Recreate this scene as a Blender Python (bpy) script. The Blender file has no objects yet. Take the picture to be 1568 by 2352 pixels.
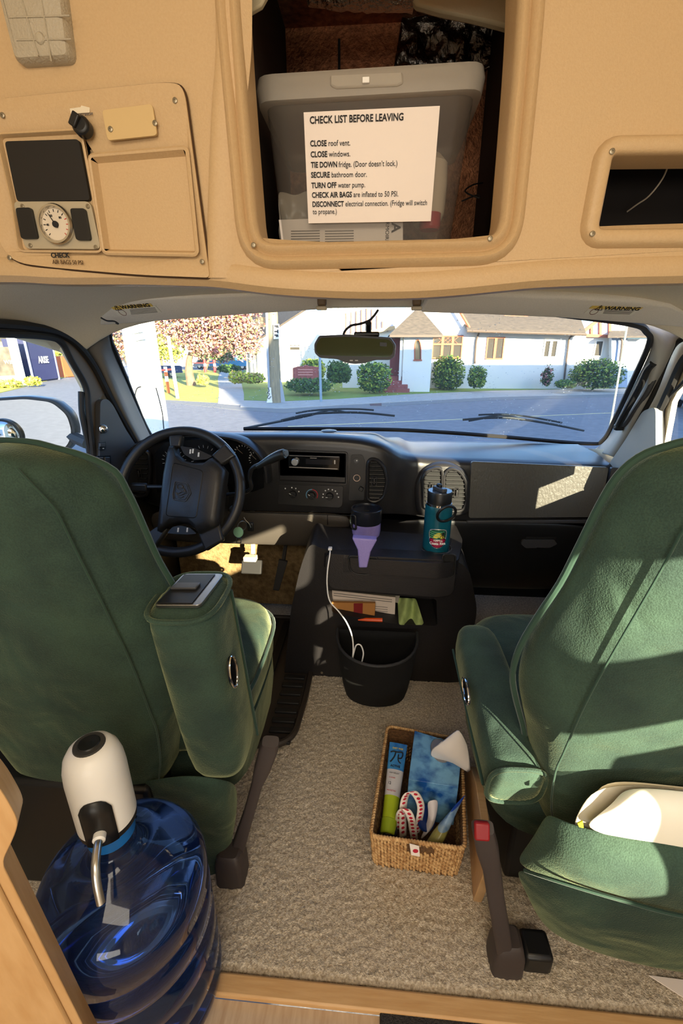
import bpy, bmesh, math, random
from mathutils import Vector as V, Matrix, noise
from mathutils.geometry import tessellate_polygon
random.seed(11)
SC = bpy.context.scene
COL = SC.collection

# ------------------------------------------------------------------ camera
FPX, TH, PSI = 1000.0, math.atan(0.361), math.atan(0.076)      # focal length in pixels of 1568x2352, pitch down, yaw left
CAM = V((0.0, 0.0, 1.13))
FW = V((-math.sin(PSI) * math.cos(TH), math.cos(PSI) * math.cos(TH), -math.sin(TH)))
RT = V((math.cos(PSI), math.sin(PSI), 0))
UP = RT.cross(FW)
cam = bpy.data.objects.new('camera', bpy.data.cameras.new('camera'))
COL.objects.link(cam)
cam.data.sensor_fit = 'VERTICAL'
cam.data.sensor_height = 36.0
cam.data.lens = FPX / 2352 * 36.0
cam.data.clip_start = 0.02
cam.data.clip_end = 600
cam.matrix_world = Matrix(((RT.x, UP.x, -FW.x, CAM.x), (RT.y, UP.y, -FW.y, CAM.y), (RT.z, UP.z, -FW.z, CAM.z), (0, 0, 0, 1)))
SC.camera = cam

# ------------------------------------------------------------------ sky, sun, lamps, exposure
SC.view_settings.view_transform = 'Standard'
SC.view_settings.look = 'None'
SC.view_settings.exposure = 0.0
SC.view_settings.gamma = 1.0
SC.view_settings.use_curve_mapping = False
SUN_AZ, SUN_EL = math.radians(31), math.radians(14)              # the light travels forward and to the left, coming from behind the van
SUN_DIR = V((-math.sin(SUN_AZ) * math.cos(SUN_EL), math.cos(SUN_AZ) * math.cos(SUN_EL), -math.sin(SUN_EL)))
W = bpy.data.worlds.new('sky')
SC.world = W
W.use_nodes = True
nt = W.node_tree
nt.nodes.clear()
o_ = nt.nodes.new('ShaderNodeOutputWorld')
bg = nt.nodes.new('ShaderNodeBackground')
sk = nt.nodes.new('ShaderNodeTexSky')
sk.sky_type = 'NISHITA'
sk.sun_disc = False
sk.sun_elevation = math.radians(20)
sk.sun_rotation = math.radians(149)
sk.air_density = 1.0
sk.dust_density = 0.6
sk.ozone_density = 1.6
bg.inputs['Strength'].default_value = 0.60
tn = nt.nodes.new('ShaderNodeMix'); tn.data_type = 'RGBA'; tn.blend_type = 'MULTIPLY'; tn.inputs[0].default_value = 1.0; tn.inputs[7].default_value = (.80, .97, 1.20, 1)
nt.links.new(sk.outputs[0], tn.inputs[6])
nt.links.new(tn.outputs[2], bg.inputs['Color'])
nt.links.new(bg.outputs[0], o_.inputs['Surface'])
sun = bpy.data.objects.new('sun', bpy.data.lights.new('sun', 'SUN'))
COL.objects.link(sun)
sun.data.energy = 29.0
sun.data.color = (1.0, 0.86, 0.62)
sun.data.angle = math.radians(0.53)
sun.rotation_euler = SUN_DIR.to_track_quat('-Z', 'Y').to_euler()
sun.location = (4, -10, 5)
def area(name, loc, aim, sx, sy, watts, col):
    l = bpy.data.lights.new(name, 'AREA')
    l.shape = 'RECTANGLE'; l.size = sx; l.size_y = sy; l.energy = watts; l.color = col
    o = bpy.data.objects.new(name, l); COL.objects.link(o)
    o.location = loc
    o.rotation_euler = (V(aim) - V(loc)).to_track_quat('-Z', 'Y').to_euler()
    return o
# two unseen fill lights added behind the camera to brighten the cab
area('rear_fill_high', (0.0, -0.75, 1.80), (0.0, 0.9, 0.75), 1.0, 0.6, 17.5, (1.0, 0.88, 0.70))
area('rear_fill_low', (0.0, -2.3, 0.85), (0.0, 1.0, 1.1), 1.4, 0.5, 22, (1.0, 0.95, 0.86))

# ------------------------------------------------------------------ pixel -> place
def ray(px, py):
    return FW + RT * ((px - 784) / FPX) + UP * ((1176 - py) / FPX)
def AY(px, py, y):
    d = ray(px, py); return CAM + d * ((y - CAM.y) / d.y)
def AZ(px, py, z):
    d = ray(px, py); return CAM + d * ((z - CAM.z) / d.z)
def AX(px, py, x):
    d = ray(px, py); return CAM + d * ((x - CAM.x) / d.x)
def AP(px, py, O, N):
    d = ray(px, py); N = V(N); return CAM + d * ((V(O) - CAM).dot(N) / d.dot(N))
def AD(px, py, depth):
    return CAM + ray(px, py) * depth
def ys(pts, y): return [AY(a, b, y) for a, b in pts]

# ------------------------------------------------------------------ materials
MATS = {}
def mat(name, col, rough=0.6, metal=0.0, col2=None, nscale=40.0, bump=0.0, bscale=None, sheen=0.0, spec=0.5, trans=0.0, ior=1.45,
        alpha=1.0, coat=0.0, emit=0.0, detail=3.0, contrast=1.0, stretch=None):
    if name in MATS: return MATS[name]
    m = bpy.data.materials.new(name); m.use_nodes = True
    t = m.node_tree; b = t.nodes['Principled BSDF']
    b.inputs['Base Color'].default_value = (*col, 1)
    b.inputs['Roughness'].default_value = rough
    b.inputs['Metallic'].default_value = metal
    b.inputs['Specular IOR Level'].default_value = spec
    b.inputs['Transmission Weight'].default_value = trans
    b.inputs['IOR'].default_value = ior
    b.inputs['Alpha'].default_value = alpha
    b.inputs['Coat Weight'].default_value = coat
    if sheen:
        b.inputs['Sheen Weight'].default_value = sheen
        b.inputs['Sheen Roughness'].default_value = 0.4
    if emit:
        b.inputs['Emission Color'].default_value = (*col, 1)
        b.inputs['Emission Strength'].default_value = emit
    tc = t.nodes.new('ShaderNodeTexCoord')
    src = tc.outputs['Object']
    if stretch:
        mp = t.nodes.new('ShaderNodeMapping'); mp.inputs['Scale'].default_value = stretch
        t.links.new(src, mp.inputs['Vector']); src = mp.outputs[0]
    if col2 is not None:
        n = t.nodes.new('ShaderNodeTexNoise'); n.inputs['Scale'].default_value = nscale; n.inputs['Detail'].default_value = detail
        r = t.nodes.new('ShaderNodeValToRGB')
        r.color_ramp.elements[0].color = (*col, 1); r.color_ramp.elements[1].color = (*col2, 1)
        w = 0.25 / contrast
        r.color_ramp.elements[0].position = 0.5 - w; r.color_ramp.elements[1].position = 0.5 + w
        t.links.new(src, n.inputs['Vector']); t.links.new(n.outputs['Fac'], r.inputs[0]); t.links.new(r.outputs[0], b.inputs['Base Color'])
    if bump:
        n2 = t.nodes.new('ShaderNodeTexNoise'); n2.inputs['Scale'].default_value = bscale or nscale; n2.inputs['Detail'].default_value = 4
        bp = t.nodes.new('ShaderNodeBump'); bp.inputs['Strength'].default_value = bump; bp.inputs['Distance'].default_value = 0.01
        t.links.new(src, n2.inputs['Vector']); t.links.new(n2.outputs['Fac'], bp.inputs['Height']); t.links.new(bp.outputs[0], b.inputs['Normal'])
    MATS[name] = m
    return m
def srgb(r, g, b):
    f = lambda c: (c / 255 / 12.92) if c <= 10 else ((c / 255 + 0.055) / 1.055) ** 2.4
    return (f(r), f(g), f(b))

# ------------------------------------------------------------------ objects
WL = {}
def tag(o, label=None, cat=None, group=None, kind=None):
    if label: o['label'] = label
    if cat: o['category'] = cat
    if group: o['group'] = group
    if kind: o['kind'] = kind
    return o
def thing(name, loc, label, cat, group=None):
    o = bpy.data.objects.new(name, None); COL.objects.link(o)
    o.empty_display_size = 0.05
    o.location = loc; WL[o] = V(loc)
    return tag(o, label, cat, group)
def mk(name, verts, faces, m, parent=None, smooth=True, bevel=0.0, sub=0, solid=0.0, seg=2, sharp=35, mats=None, fm=None):
    verts = [V(v) for v in verts]
    if parent is not None: off = WL[parent]
    else:
        lo = [min(v[i] for v in verts) for i in range(3)]; hi = [max(v[i] for v in verts) for i in range(3)]
        off = V(((lo[0] + hi[0]) / 2, (lo[1] + hi[1]) / 2, lo[2]))
    me = bpy.data.meshes.new(name)
    me.from_pydata([v - off for v in verts], [], faces)
    for mm in (mats or [m]): me.materials.append(mm)
    if fm:
        for p, i in zip(me.polygons, fm): p.material_index = i
    me.validate()
    bm = bmesh.new(); bm.from_mesh(me); bmesh.ops.recalc_face_normals(bm, faces=bm.faces); bm.to_mesh(me); bm.free()
    if smooth:
        for p in me.polygons: p.use_smooth = True
        if sharp and not sub: me.set_sharp_from_angle(angle=math.radians(sharp))
    o = bpy.data.objects.new(name, me); COL.objects.link(o)
    if parent is not None: o.parent = parent
    else: o.location = off
    WL[o] = off
    if solid:
        md = o.modifiers.new('solid', 'SOLIDIFY'); md.thickness = solid; md.offset = 0
    if sub:
        md = o.modifiers.new('sub', 'SUBSURF'); md.levels = sub; md.render_levels = sub
    if bevel:
        md = o.modifiers.new('bevel', 'BEVEL'); md.width = bevel; md.segments = seg; md.limit_method = 'ANGLE'; md.angle_limit = math.radians(40)
    return o
class MB:
    def __init__(s): s.v = []; s.f = []; s.m = []
    def add(s, v, f, mi=0):
        n = len(s.v); s.v += [V(x) for x in v]; s.f += [[i + n for i in q] for q in f]; s.m += [mi] * len(f); return s
    def make(s, name, m, parent=None, **k):
        if isinstance(m, (list, tuple)): return mk(name, s.v, s.f, None, parent, mats=list(m), fm=s.m, **k)
        return mk(name, s.v, s.f, m, parent, **k)
def g_box(c, s, R=None):
    c = V(c); h = V(s) / 2
    v = [V((x * h.x, y * h.y, z * h.z)) for x in (-1, 1) for y in (-1, 1) for z in (-1, 1)]
    if R is not None: v = [R @ p for p in v]
    return [p + c for p in v], [(0, 1, 3, 2), (4, 6, 7, 5), (0, 4, 5, 1), (2, 3, 7, 6), (0, 2, 6, 4), (1, 5, 7, 3)]
def box(name, c, s, m, parent=None, R=None, bevel=0.0, **k):
    v, f = g_box(c, s, R); return mk(name, v, f, m, parent, bevel=bevel, **k)
def catmull(pts, n=6, closed=False):
    pts = [V(p) for p in pts]; out = []; L = len(pts)
    for i in range(L if closed else L - 1):
        if closed: p0, p1, p2, p3 = pts[i - 1], pts[i], pts[(i + 1) % L], pts[(i + 2) % L]
        else: p0, p1, p2, p3 = pts[max(i - 1, 0)], pts[i], pts[i + 1], pts[min(i + 2, L - 1)]
        for k in range(n):
            t = k / n
            out.append(0.5 * ((2 * p1) + (p2 - p0) * t + (2 * p0 - 5 * p1 + 4 * p2 - p3) * t * t + (3 * p1 - p0 - 3 * p2 + p3) * t ** 3))
    if not closed: out.append(pts[-1])
    return out
def g_loft(rings, closed=True, cap=True):
    n = len(rings[0]); v = [p for r in rings for p in r]; f = []
    for i in range(len(rings) - 1):
        for j in range(n if closed else n - 1):
            a, b = i * n + j, i * n + (j + 1) % n
            f.append((a, b, b + n, a + n))
    if cap and closed:
        if cap != 'end': f.append(tuple(range(n - 1, -1, -1)))
        f.append(tuple(range((len(rings) - 1) * n, len(rings) * n)))
    return v, f
def loft(name, rings, m, parent=None, closed=True, cap=True, **k):
    v, f = g_loft(rings, closed, cap); return mk(name, v, f, m, parent, **k)
def g_tube(pts, r, seg=8, closed=False):
    pts = [V(p) for p in pts]; L = len(pts)
    rs = r if isinstance(r, (list, tuple)) else [r] * L
    T = []
    for i in range(L):
        a = pts[i - 1] if (i > 0 or closed) else pts[i]; b = pts[(i + 1) % L] if (i < L - 1 or closed) else pts[i]
        T.append((b - a).normalized())
    n = T[0].orthogonal().normalized(); rings = []
    for i in range(L):
        n = (n - T[i] * n.dot(T[i])); n = n.normalized() if n.length > 1e-6 else T[i].orthogonal().normalized()
        bb = T[i].cross(n)
        rings.append([pts[i] + (n * math.cos(2 * math.pi * k / seg) + bb * math.sin(2 * math.pi * k / seg)) * rs[i] for k in range(seg)])
    if closed: rings.append(rings[0])
    return g_loft(rings, True, not closed)
def tube(name, pts, r, m, parent=None, seg=8, closed=False, **k):
    v, f = g_tube(pts, r, seg, closed); return mk(name, v, f, m, parent, **k)
def frame(axis):
    a = V(axis).normalized(); u = a.orthogonal().normalized() if abs(a.z) < 0.99 else V((1, 0, 0)); u = (u - a * u.dot(a)).normalized()
    return u, a.cross(u), a
def g_lathe(prof, O, axis=(0, 0, 1), seg=32):
    u, w, a = frame(axis); O = V(O)
    rings = [[O + a * h + (u * math.cos(2 * math.pi * k / seg) + w * math.sin(2 * math.pi * k / seg)) * max(r, 1e-5) for k in range(seg)] for r, h in prof]
    return g_loft(rings, True, True)
def lathe(name, prof, O, m, parent=None, axis=(0, 0, 1), seg=32, **k):
    v, f = g_lathe(prof, O, axis, seg); return mk(name, v, f, m, parent, **k)
def rounded(pts, r, n=5):
    pts = [V(p) for p in pts]; out = []; L = len(pts)
    for i in range(L):
        a, b, c = pts[i - 1], pts[i], pts[(i + 1) % L]
        rr = r[i] if isinstance(r, (list, tuple)) else r
        d1 = min(rr, (a - b).length * 0.48); d2 = min(rr, (c - b).length * 0.48)
        p, q = b + (a - b).normalized() * d1, b + (c - b).normalized() * d2
        for k in range(n + 1):
            t = k / n; out.append(p * (1 - t) ** 2 + b * 2 * t * (1 - t) + q * t * t)
    return out
def g_slab(pts, N, th, holes=()):
    loops = [[V(p) for p in pts]] + [[V(p) for p in h] for h in holes]
    flat = [p for l in loops for p in l]; n = len(flat); N = V(N).normalized() * th
    tris = tessellate_polygon(loops)
    v = flat + [p + N for p in flat]
    f = [tuple(t) for t in tris] + [tuple(i + n for i in reversed(t)) for t in tris]
    s = 0
    for l in loops:
        L = len(l)
        for i in range(L): f.append((s + i, s + (i + 1) % L, s + (i + 1) % L + n, s + i + n))
        s += L
    return v, f
def slab(name, pts, N, th, m, parent=None, holes=(), **k):
    v, f = g_slab(pts, N, th, holes); return mk(name, v, f, m, parent, **k)
FWD = V((0, 1, 0))
def ring_of(O, U, Wv, a, b, n=24, p=2.0):
    out = []
    for k in range(n):
        t = 2 * math.pi * k / n; c, s = math.cos(t), math.sin(t)
        out.append(V(O) + V(U) * (a * math.copysign(abs(c) ** (2 / p), c)) + V(Wv) * (b * math.copysign(abs(s) ** (2 / p), s)))
    return out
def grid(name, rows, m, parent=None, sub=2, solid=0.01, **k):
    n = len(rows[0]); v = [p for r in rows for p in r]
    f = [(i * n + j, i * n + j + 1, (i + 1) * n + j + 1, (i + 1) * n + j) for i in range(len(rows) - 1) for j in range(n - 1)]
    return mk(name, v, f, m, parent, sub=sub, solid=solid, **k)
def text(name, body, O, U, Wv, size, m, parent=None, xs=1.0, bold=0.0, align='LEFT', th=0.0004, fit=None):
    cu = bpy.data.curves.new(name, 'FONT'); cu.body = body; cu.size = size; cu.align_x = align; cu.extrude = th; cu.offset = bold; cu.resolution_u = 3
    tmp = bpy.data.objects.new('tmp', cu); COL.objects.link(tmp)
    me = bpy.data.meshes.new_from_object(tmp.evaluated_get(bpy.context.evaluated_depsgraph_get()))
    bpy.data.objects.remove(tmp)
    me.materials.clear(); me.materials.append(m)
    U = V(U).normalized(); Wv = V(Wv); Wv = (Wv - U * Wv.dot(U)).normalized(); N = U.cross(Wv)
    if fit: xs = fit / max(1e-6, max(v.co.x for v in me.vertices))
    off = WL[parent] if parent is not None else V((0, 0, 0))
    for v in me.vertices:
        v.co = V(O) + U * (v.co.x * xs) + Wv * v.co.y + N * v.co.z - off
    o = bpy.data.objects.new(name, me); COL.objects.link(o)
    if parent is not None: o.parent = parent
    WL[o] = off
    return o
def textmesh(body, size, bold):
    cu = bpy.data.curves.new('t', 'FONT'); cu.body = body; cu.size = size; cu.extrude = .0003; cu.offset = bold; cu.resolution_u = 3
    tmp = bpy.data.objects.new('tmp', cu); COL.objects.link(tmp)
    me = bpy.data.meshes.new_from_object(tmp.evaluated_get(bpy.context.evaluated_depsgraph_get())); bpy.data.objects.remove(tmp)
    return me, max(v.co.x for v in me.vertices)
def copy_thing(o, delta, label=None, parent=None, rotz=None):
    c = o.copy(); COL.objects.link(c)
    if parent is not None: c.parent = parent
    else:
        c.location = o.location + V(delta); WL[c] = WL[o] + V(delta)
        if label: c['label'] = label
        if rotz is not None: c.rotation_euler = (0, 0, rotz)
    for ch in list(o.children): copy_thing(ch, delta, None, c)
    return c
def screw(parent, p, r, N=(0, -1, 0), m=None):
    N = V(N).normalized()
    o = lathe('screw', [(r, 0), (r, .0012), (r * .7, .002), (r * .35, .002), (r * .3, .0008), (0, .0008)], p, m or M_SCREW, parent, N, 12)
    return o
M_SCREW = mat('screw steel', srgb(150, 140, 120), .35, .7)
# ------------------------------------------------------------------ palette
M_SHELL = mat('tan molded plastic', srgb(200, 170, 128), .5, 0, srgb(194, 162, 120), 260, bump=.12, bscale=420)
M_LINER = mat('cream headliner vinyl', srgb(228, 214, 186), .7, 0, srgb(220, 205, 176), 300, bump=.1, bscale=500)
M_VISOR = mat('grey cream visor fabric', srgb(226, 218, 204), .85, 0, srgb(216, 208, 194), 350, bump=.12, bscale=500)
M_DASH = mat('black dash plastic', srgb(36, 35, 36), .32, 0, srgb(40, 39, 40), 200, bump=.04, bscale=380)
M_DASHG = mat('charcoal smooth plastic', srgb(62, 62, 64), .38)
M_BLACK = mat('black plastic', srgb(22, 22, 23), .4)
M_RUBBER = mat('black rubber', srgb(26, 24, 23), .6)
M_GREY = mat('grey pillar plastic', srgb(150, 148, 142), .5, bump=.06, bscale=400)
M_CARPET = mat('beige carpet', srgb(232, 218, 196), .95, 0, srgb(164, 146, 122), 190, sheen=.3, bump=.7, bscale=330, contrast=1.3)
M_WOOD = mat('pale varnished wood', srgb(212, 172, 122), .4, 0, srgb(196, 152, 100), 14, stretch=(1, 12, 1), bump=.05)
M_VINYL = mat('pale wood vinyl', srgb(206, 184, 158), .45, 0, srgb(180, 152, 124), 9, stretch=(14, 2, 2))
M_CHROME = mat('chrome', (.8, .8, .8), .12, 1.0)
M_STEEL = mat('brushed steel', (.62, .62, .6), .3, 1.0)
M_WHITE = mat('white plastic', srgb(238, 236, 232), .35)
M_PAPER = mat('white paper', srgb(240, 228, 220), .8)
M_INK = mat('black ink', srgb(25, 24, 26), .7)
M_TEXTGREY = mat('grey print', srgb(110, 104, 100), .7)
M_LIGHTMARK = mat('pale print', srgb(210, 210, 208), .6)
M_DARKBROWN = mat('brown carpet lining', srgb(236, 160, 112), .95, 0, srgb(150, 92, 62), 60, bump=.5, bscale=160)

def glass(name, tint=(1, 1, 1), gloss=.06, dirt=0.0):
    m = bpy.data.materials.new(name); m.use_nodes = True; t = m.node_tree; t.nodes.clear()
    out = t.nodes.new('ShaderNodeOutputMaterial'); tr = t.nodes.new('ShaderNodeBsdfTransparent'); gl = t.nodes.new('ShaderNodeBsdfGlossy')
    tr.inputs['Color'].default_value = (*tint, 1); gl.inputs['Roughness'].default_value = .02
    fr = t.nodes.new('ShaderNodeFresnel'); fr.inputs['IOR'].default_value = 1.35
    mu = t.nodes.new('ShaderNodeMath'); mu.operation = 'MULTIPLY'; mu.inputs[1].default_value = gloss * 10
    ge = t.nodes.new('ShaderNodeNewGeometry'); iv = t.nodes.new('ShaderNodeMath'); iv.operation = 'SUBTRACT'; iv.inputs[0].default_value = 1
    nb = t.nodes.new('ShaderNodeMath'); nb.operation = 'MULTIPLY'; t.links.new(ge.outputs['Backfacing'], iv.inputs[1]); t.links.new(mu.outputs[0], nb.inputs[0]); t.links.new(iv.outputs[0], nb.inputs[1])
    mx = t.nodes.new('ShaderNodeMixShader')
    t.links.new(fr.outputs[0], mu.inputs[0]); t.links.new(nb.outputs[0], mx.inputs[0]); t.links.new(tr.outputs[0], mx.inputs[1]); t.links.new(gl.outputs[0], mx.inputs[2])
    last = mx
    if dirt:
        tc = t.nodes.new('ShaderNodeTexCoord'); vo = t.nodes.new('ShaderNodeTexVoronoi'); vo.inputs['Scale'].default_value = 62
        vo2 = t.nodes.new('ShaderNodeTexNoise'); vo2.inputs['Scale'].default_value = 9
        a = t.nodes.new('ShaderNodeMapRange'); a.inputs[1].default_value = .10; a.inputs[2].default_value = .17; a.inputs[3].default_value = .75; a.inputs[4].default_value = 0
        gate = t.nodes.new('ShaderNodeMapRange'); gate.inputs[1].default_value = .48; gate.inputs[2].default_value = .62
        mm = t.nodes.new('ShaderNodeMath'); mm.operation = 'MULTIPLY'
        ad = t.nodes.new('ShaderNodeMath'); ad.operation = 'ADD'; ad.inputs[1].default_value = dirt; ad.use_clamp = True
        df = t.nodes.new('ShaderNodeBsdfDiffuse'); df.inputs['Color'].default_value = (.85, .85, .82, 1)
        tl = t.nodes.new('ShaderNodeBsdfTranslucent'); tl.inputs['Color'].default_value = (.85, .85, .82, 1)
        dd = t.nodes.new('ShaderNodeMixShader'); m2 = t.nodes.new('ShaderNodeMixShader')
        t.links.new(tc.outputs['Object'], vo.inputs['Vector']); t.links.new(tc.outputs['Object'], vo2.inputs['Vector'])
        t.links.new(vo.outputs['Distance'], a.inputs[0]); t.links.new(vo2.outputs['Fac'], gate.inputs[0])
        t.links.new(a.outputs[0], mm.inputs[0]); t.links.new(gate.outputs[0], mm.inputs[1]); t.links.new(mm.outputs[0], ad.inputs[0])
        t.links.new(df.outputs[0], dd.inputs[1]); t.links.new(tl.outputs[0], dd.inputs[2])
        t.links.new(ad.outputs[0], m2.inputs[0]); t.links.new(mx.outputs[0], m2.inputs[1]); t.links.new(dd.outputs[0], m2.inputs[2])
        last = m2
    t.links.new(last.outputs[0], out.inputs['Surface'])
    return m
M_WIND = glass('windshield glass', (.97, .985, .98), .05, .03)
M_SIDEGLASS = glass('side window glass', (.95, .97, .96), .06)
def structure(o): return tag(o, kind='structure')

# ------------------------------------------------------------------ floor
YC = AZ(784, 2262, 0).y
YT = AZ(784, 2318, 0).y
def carpet():
    nx, ny = 230, 210; x0, x1, y0, y1 = -.38, .72, YC, 1.42
    v = []; f = []
    for j in range(ny + 1):
        for i in range(nx + 1):
            x = x0 + (x1 - x0) * i / nx; y = y0 + (y1 - y0) * j / ny
            h = noise.noise(V((x * 120, y * 120, 0))) * .0026 + random.uniform(-.0024, .0024)
            if j < 3: h -= .004 * (3 - j)
            v.append((x + random.uniform(-.001, .001), y + random.uniform(-.001, .001), .004 + h))
    for j in range(ny):
        for i in range(nx):
            a = j * (nx + 1) + i; f.append((a, a + 1, a + nx + 2, a + nx + 1))
    b = MB().add(v, f)
    b.add([(-.9, YC, 0), (x0, YC, 0), (x0, 1.42, 0), (-.9, 1.42, 0)], [(0, 1, 2, 3)])
    b.add([(x1, YC, 0), (.9, YC, 0), (.9, 1.42, 0), (x1, 1.42, 0)], [(0, 1, 2, 3)])
    b.add([(-.9, 1.42, 0), (.9, 1.42, 0), (.9, 1.96, 0), (-.9, 1.96, 0)], [(0, 1, 2, 3)])
    structure(b.make('floor', M_CARPET, sharp=0))
carpet()
structure(box('trim_1', (0, (YC + YT) / 2, -.002), (1.8, YC - YT, .016), M_WOOD, bevel=.004))
structure(box('floor', (0, YT - 1.3, -.03), (1.8, 2.6, .04), M_VINYL))
p0 = AZ(872, 2314, .004); p1 = AZ(1492, 2346, .004)
mt = box('floor_mat', ((p0.x + p1.x) / 2, p0.y - .20, -.004), (p1.x - p0.x, .40, .012), mat('charcoal pile mat', srgb(70, 66, 64), .95, 0, srgb(40, 38, 37), 300, bump=.8, bscale=380), bevel=.003)
tag(mt, 'charcoal pile mat lying on the pale wood floor behind the carpet edge', 'floor mat')

# ------------------------------------------------------------------ side walls with their windows
WLX, WRX = -.87, .87
PIL_L = [(165, 765), (192, 795), (222, 845), (248, 905), (278, 965), (318, 1040)]
PIL_R = [(1580, 745), (1575, 770), (1548, 800), (1512, 890), (1462, 985), (1420, 1055)]
def wall(name, X, hole_list, xin):
    fe = [AX(a, b, X) for a, b in (PIL_L if X < 0 else PIL_R)]
    poly = [V((X, -2.7, -.1)), V((X, 2.0, -.1)), V((X, 2.0, .74)), V((X, fe[-1].y + .12, .79))] + fe[::-1] + [V((X, 1.2, 1.27)), V((X, .86, 1.28)), V((X, .86, 1.9)), V((X, -2.7, 1.9))]
    return structure(slab(name, poly, (xin, 0, 0), .016, M_LINER, holes=hole_list))
dwl = [(-60, 772), (113, 775), (141, 788), (166, 833), (196, 891), (199, 949), (214, 1065), (219, 1100)]
win_l = [AX(a, b, WLX) for a, b in dwl]
win_l[0] = V((WLX, .42, 1.17)); 
win_l += [V((WLX, win_l[-1].y, .80)), V((WLX, .42, .80))]
wall('wall_left', WLX, [win_l], -1)
structure(slab('window_2', win_l, (-1, 0, 0), .004, M_SIDEGLASS))
# passenger side: the door window, then unseen windows shaped to cast the sun patches
win_r = [V((WRX, .30, 1.16)), V((WRX, 1.24, 1.15)), V((WRX, 1.36, 1.06)), V((WRX, 1.385, 1.0)), V((WRX, 1.36, .76)), V((WRX, .30, .76))]
sl1 = rounded([V((WRX, -.50, .575)), V((WRX, -.22, .575)), V((WRX, -.20, .60)), V((WRX, .06, .62)), V((WRX, .06, .83)), V((WRX, -.50, .83))], .04)
sl2 = rounded([V((WRX, -.40, .97)), V((WRX, .02, .97)), V((WRX, .02, 1.135)), V((WRX, -.40, 1.135))], .04)
sl3 = rounded([V((WRX, -1.05, .94)), V((WRX, -.52, .94)), V((WRX, -.52, 1.13)), V((WRX, -1.05, 1.13))], .05)
wall('wall_right', WRX, [win_r, sl1, sl2, sl3], 1)
structure(slab('window_3', win_r, (1, 0, 0), .004, M_SIDEGLASS))
for k, s in enumerate((sl1, sl2, sl3)): structure(slab('window_%d' % (4 + k), s, (1, 0, 0), .004, M_SIDEGLASS))
structure(box('wall_rear', (0, -2.72, .9), (1.9, .04, 2.0), M_LINER))
structure(box('ceiling', (0, -.6, 1.92), (1.9, 4.3, .04), M_LINER))
structure(box('wall_front', (0, 1.5, 1.6), (1.9, .04, .62), M_LINER))
cu_ = slab('gobo', [V((.845, y, z)) for y, z in ((.60, .74), (1.03, .74), (1.03, .83), (1.21, .83), (1.21, 1.18), (.60, 1.18))], (1, 0, 0), .012, mat('grey curtain', srgb(150, 146, 138), .9))  # added panel, cut to trim the sun falling on the dash
tag(cu_, 'grey curtain added to trim the sun through the upper passenger door window', 'gobo')
structure(box('wall_front', (0, 1.98, .33), (1.72, .05, .86), M_BLACK))

# ------------------------------------------------------------------ windshield, gasket, pillars
WS0, WSN = V((0, 1.88, .80)), V((0, .435, .61)).normalized()
def WS(px, py, push=0.0): return AP(px, py, WS0 + WSN * push, WSN)
wsp = [(250, 762), (275, 735), (560, 712), (900, 706), (1300, 712), (1470, 745), (1500, 772), (1490, 815), (1400, 1000), (1385, 1016), (1350, 1024), (1000, 1004), (500, 1004), (372, 1030), (335, 985)]
ws = [WS(a, b, .01) for a, b in wsp]
structure(slab('window_1', ws, WSN, .005, M_WIND))
wg = catmull([WS(a, b, 0) for a, b in [(560, 712), (275, 738), (252, 770), (268, 815), (300, 895), (338, 985), (372, 1035)]], 6)
g = tube('trim_2', wg, .0075, M_RUBBER, seg=6); structure(g)
wg = catmull([WS(a, b, 0) for a, b in [(560, 985), (850, 986), (1000, 992), (1150, 1003), (1345, 1019), (1385, 1010), (1415, 955), (1455, 870), (1490, 790), (1485, 762), (1440, 742), (1200, 712)]], 6)
g = tube('trim_3', wg, .0085, M_RUBBER, seg=6); structure(g)
def pillar(name, wpx, mpx, dpx, X, my):
    A = catmull([WS(a, b, -.004) for a, b in wpx], 4); C = catmull([AX(a, b, X) for a, b in dpx], 4)
    B = []
    n = len(A)
    mid = catmull([AX(a, b, X * .955) for a, b in mpx], 4)
    rows = [[A[i], A[i].lerp(mid[i], .4) + V((0, -.012, 0)), mid[i], mid[i].lerp(C[i], .6), C[i]] for i in range(n)]
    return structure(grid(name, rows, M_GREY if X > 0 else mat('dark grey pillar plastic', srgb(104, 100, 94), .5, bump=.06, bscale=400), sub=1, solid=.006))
pillar('trim_4', [(252, 755), (258, 800), (288, 870), (318, 940), (345, 1000), (372, 1050)],
       [(215, 760), (228, 805), (255, 872), (288, 945), (322, 1010), (345, 1050)],
       [(165, 765), (192, 795), (222, 845), (248, 905), (278, 965), (318, 1040)], -.862, 0)
pillar('trim_5', [(1440, 735), (1492, 765), (1494, 800), (1450, 895), (1400, 1000), (1360, 1035)],
       [(1500, 735), (1530, 770), (1525, 820), (1480, 900), (1432, 985), (1395, 1045)],
       [(1580, 745), (1575, 770), (1548, 800), (1512, 890), (1462, 985), (1420, 1055)], .862, 0)
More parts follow.
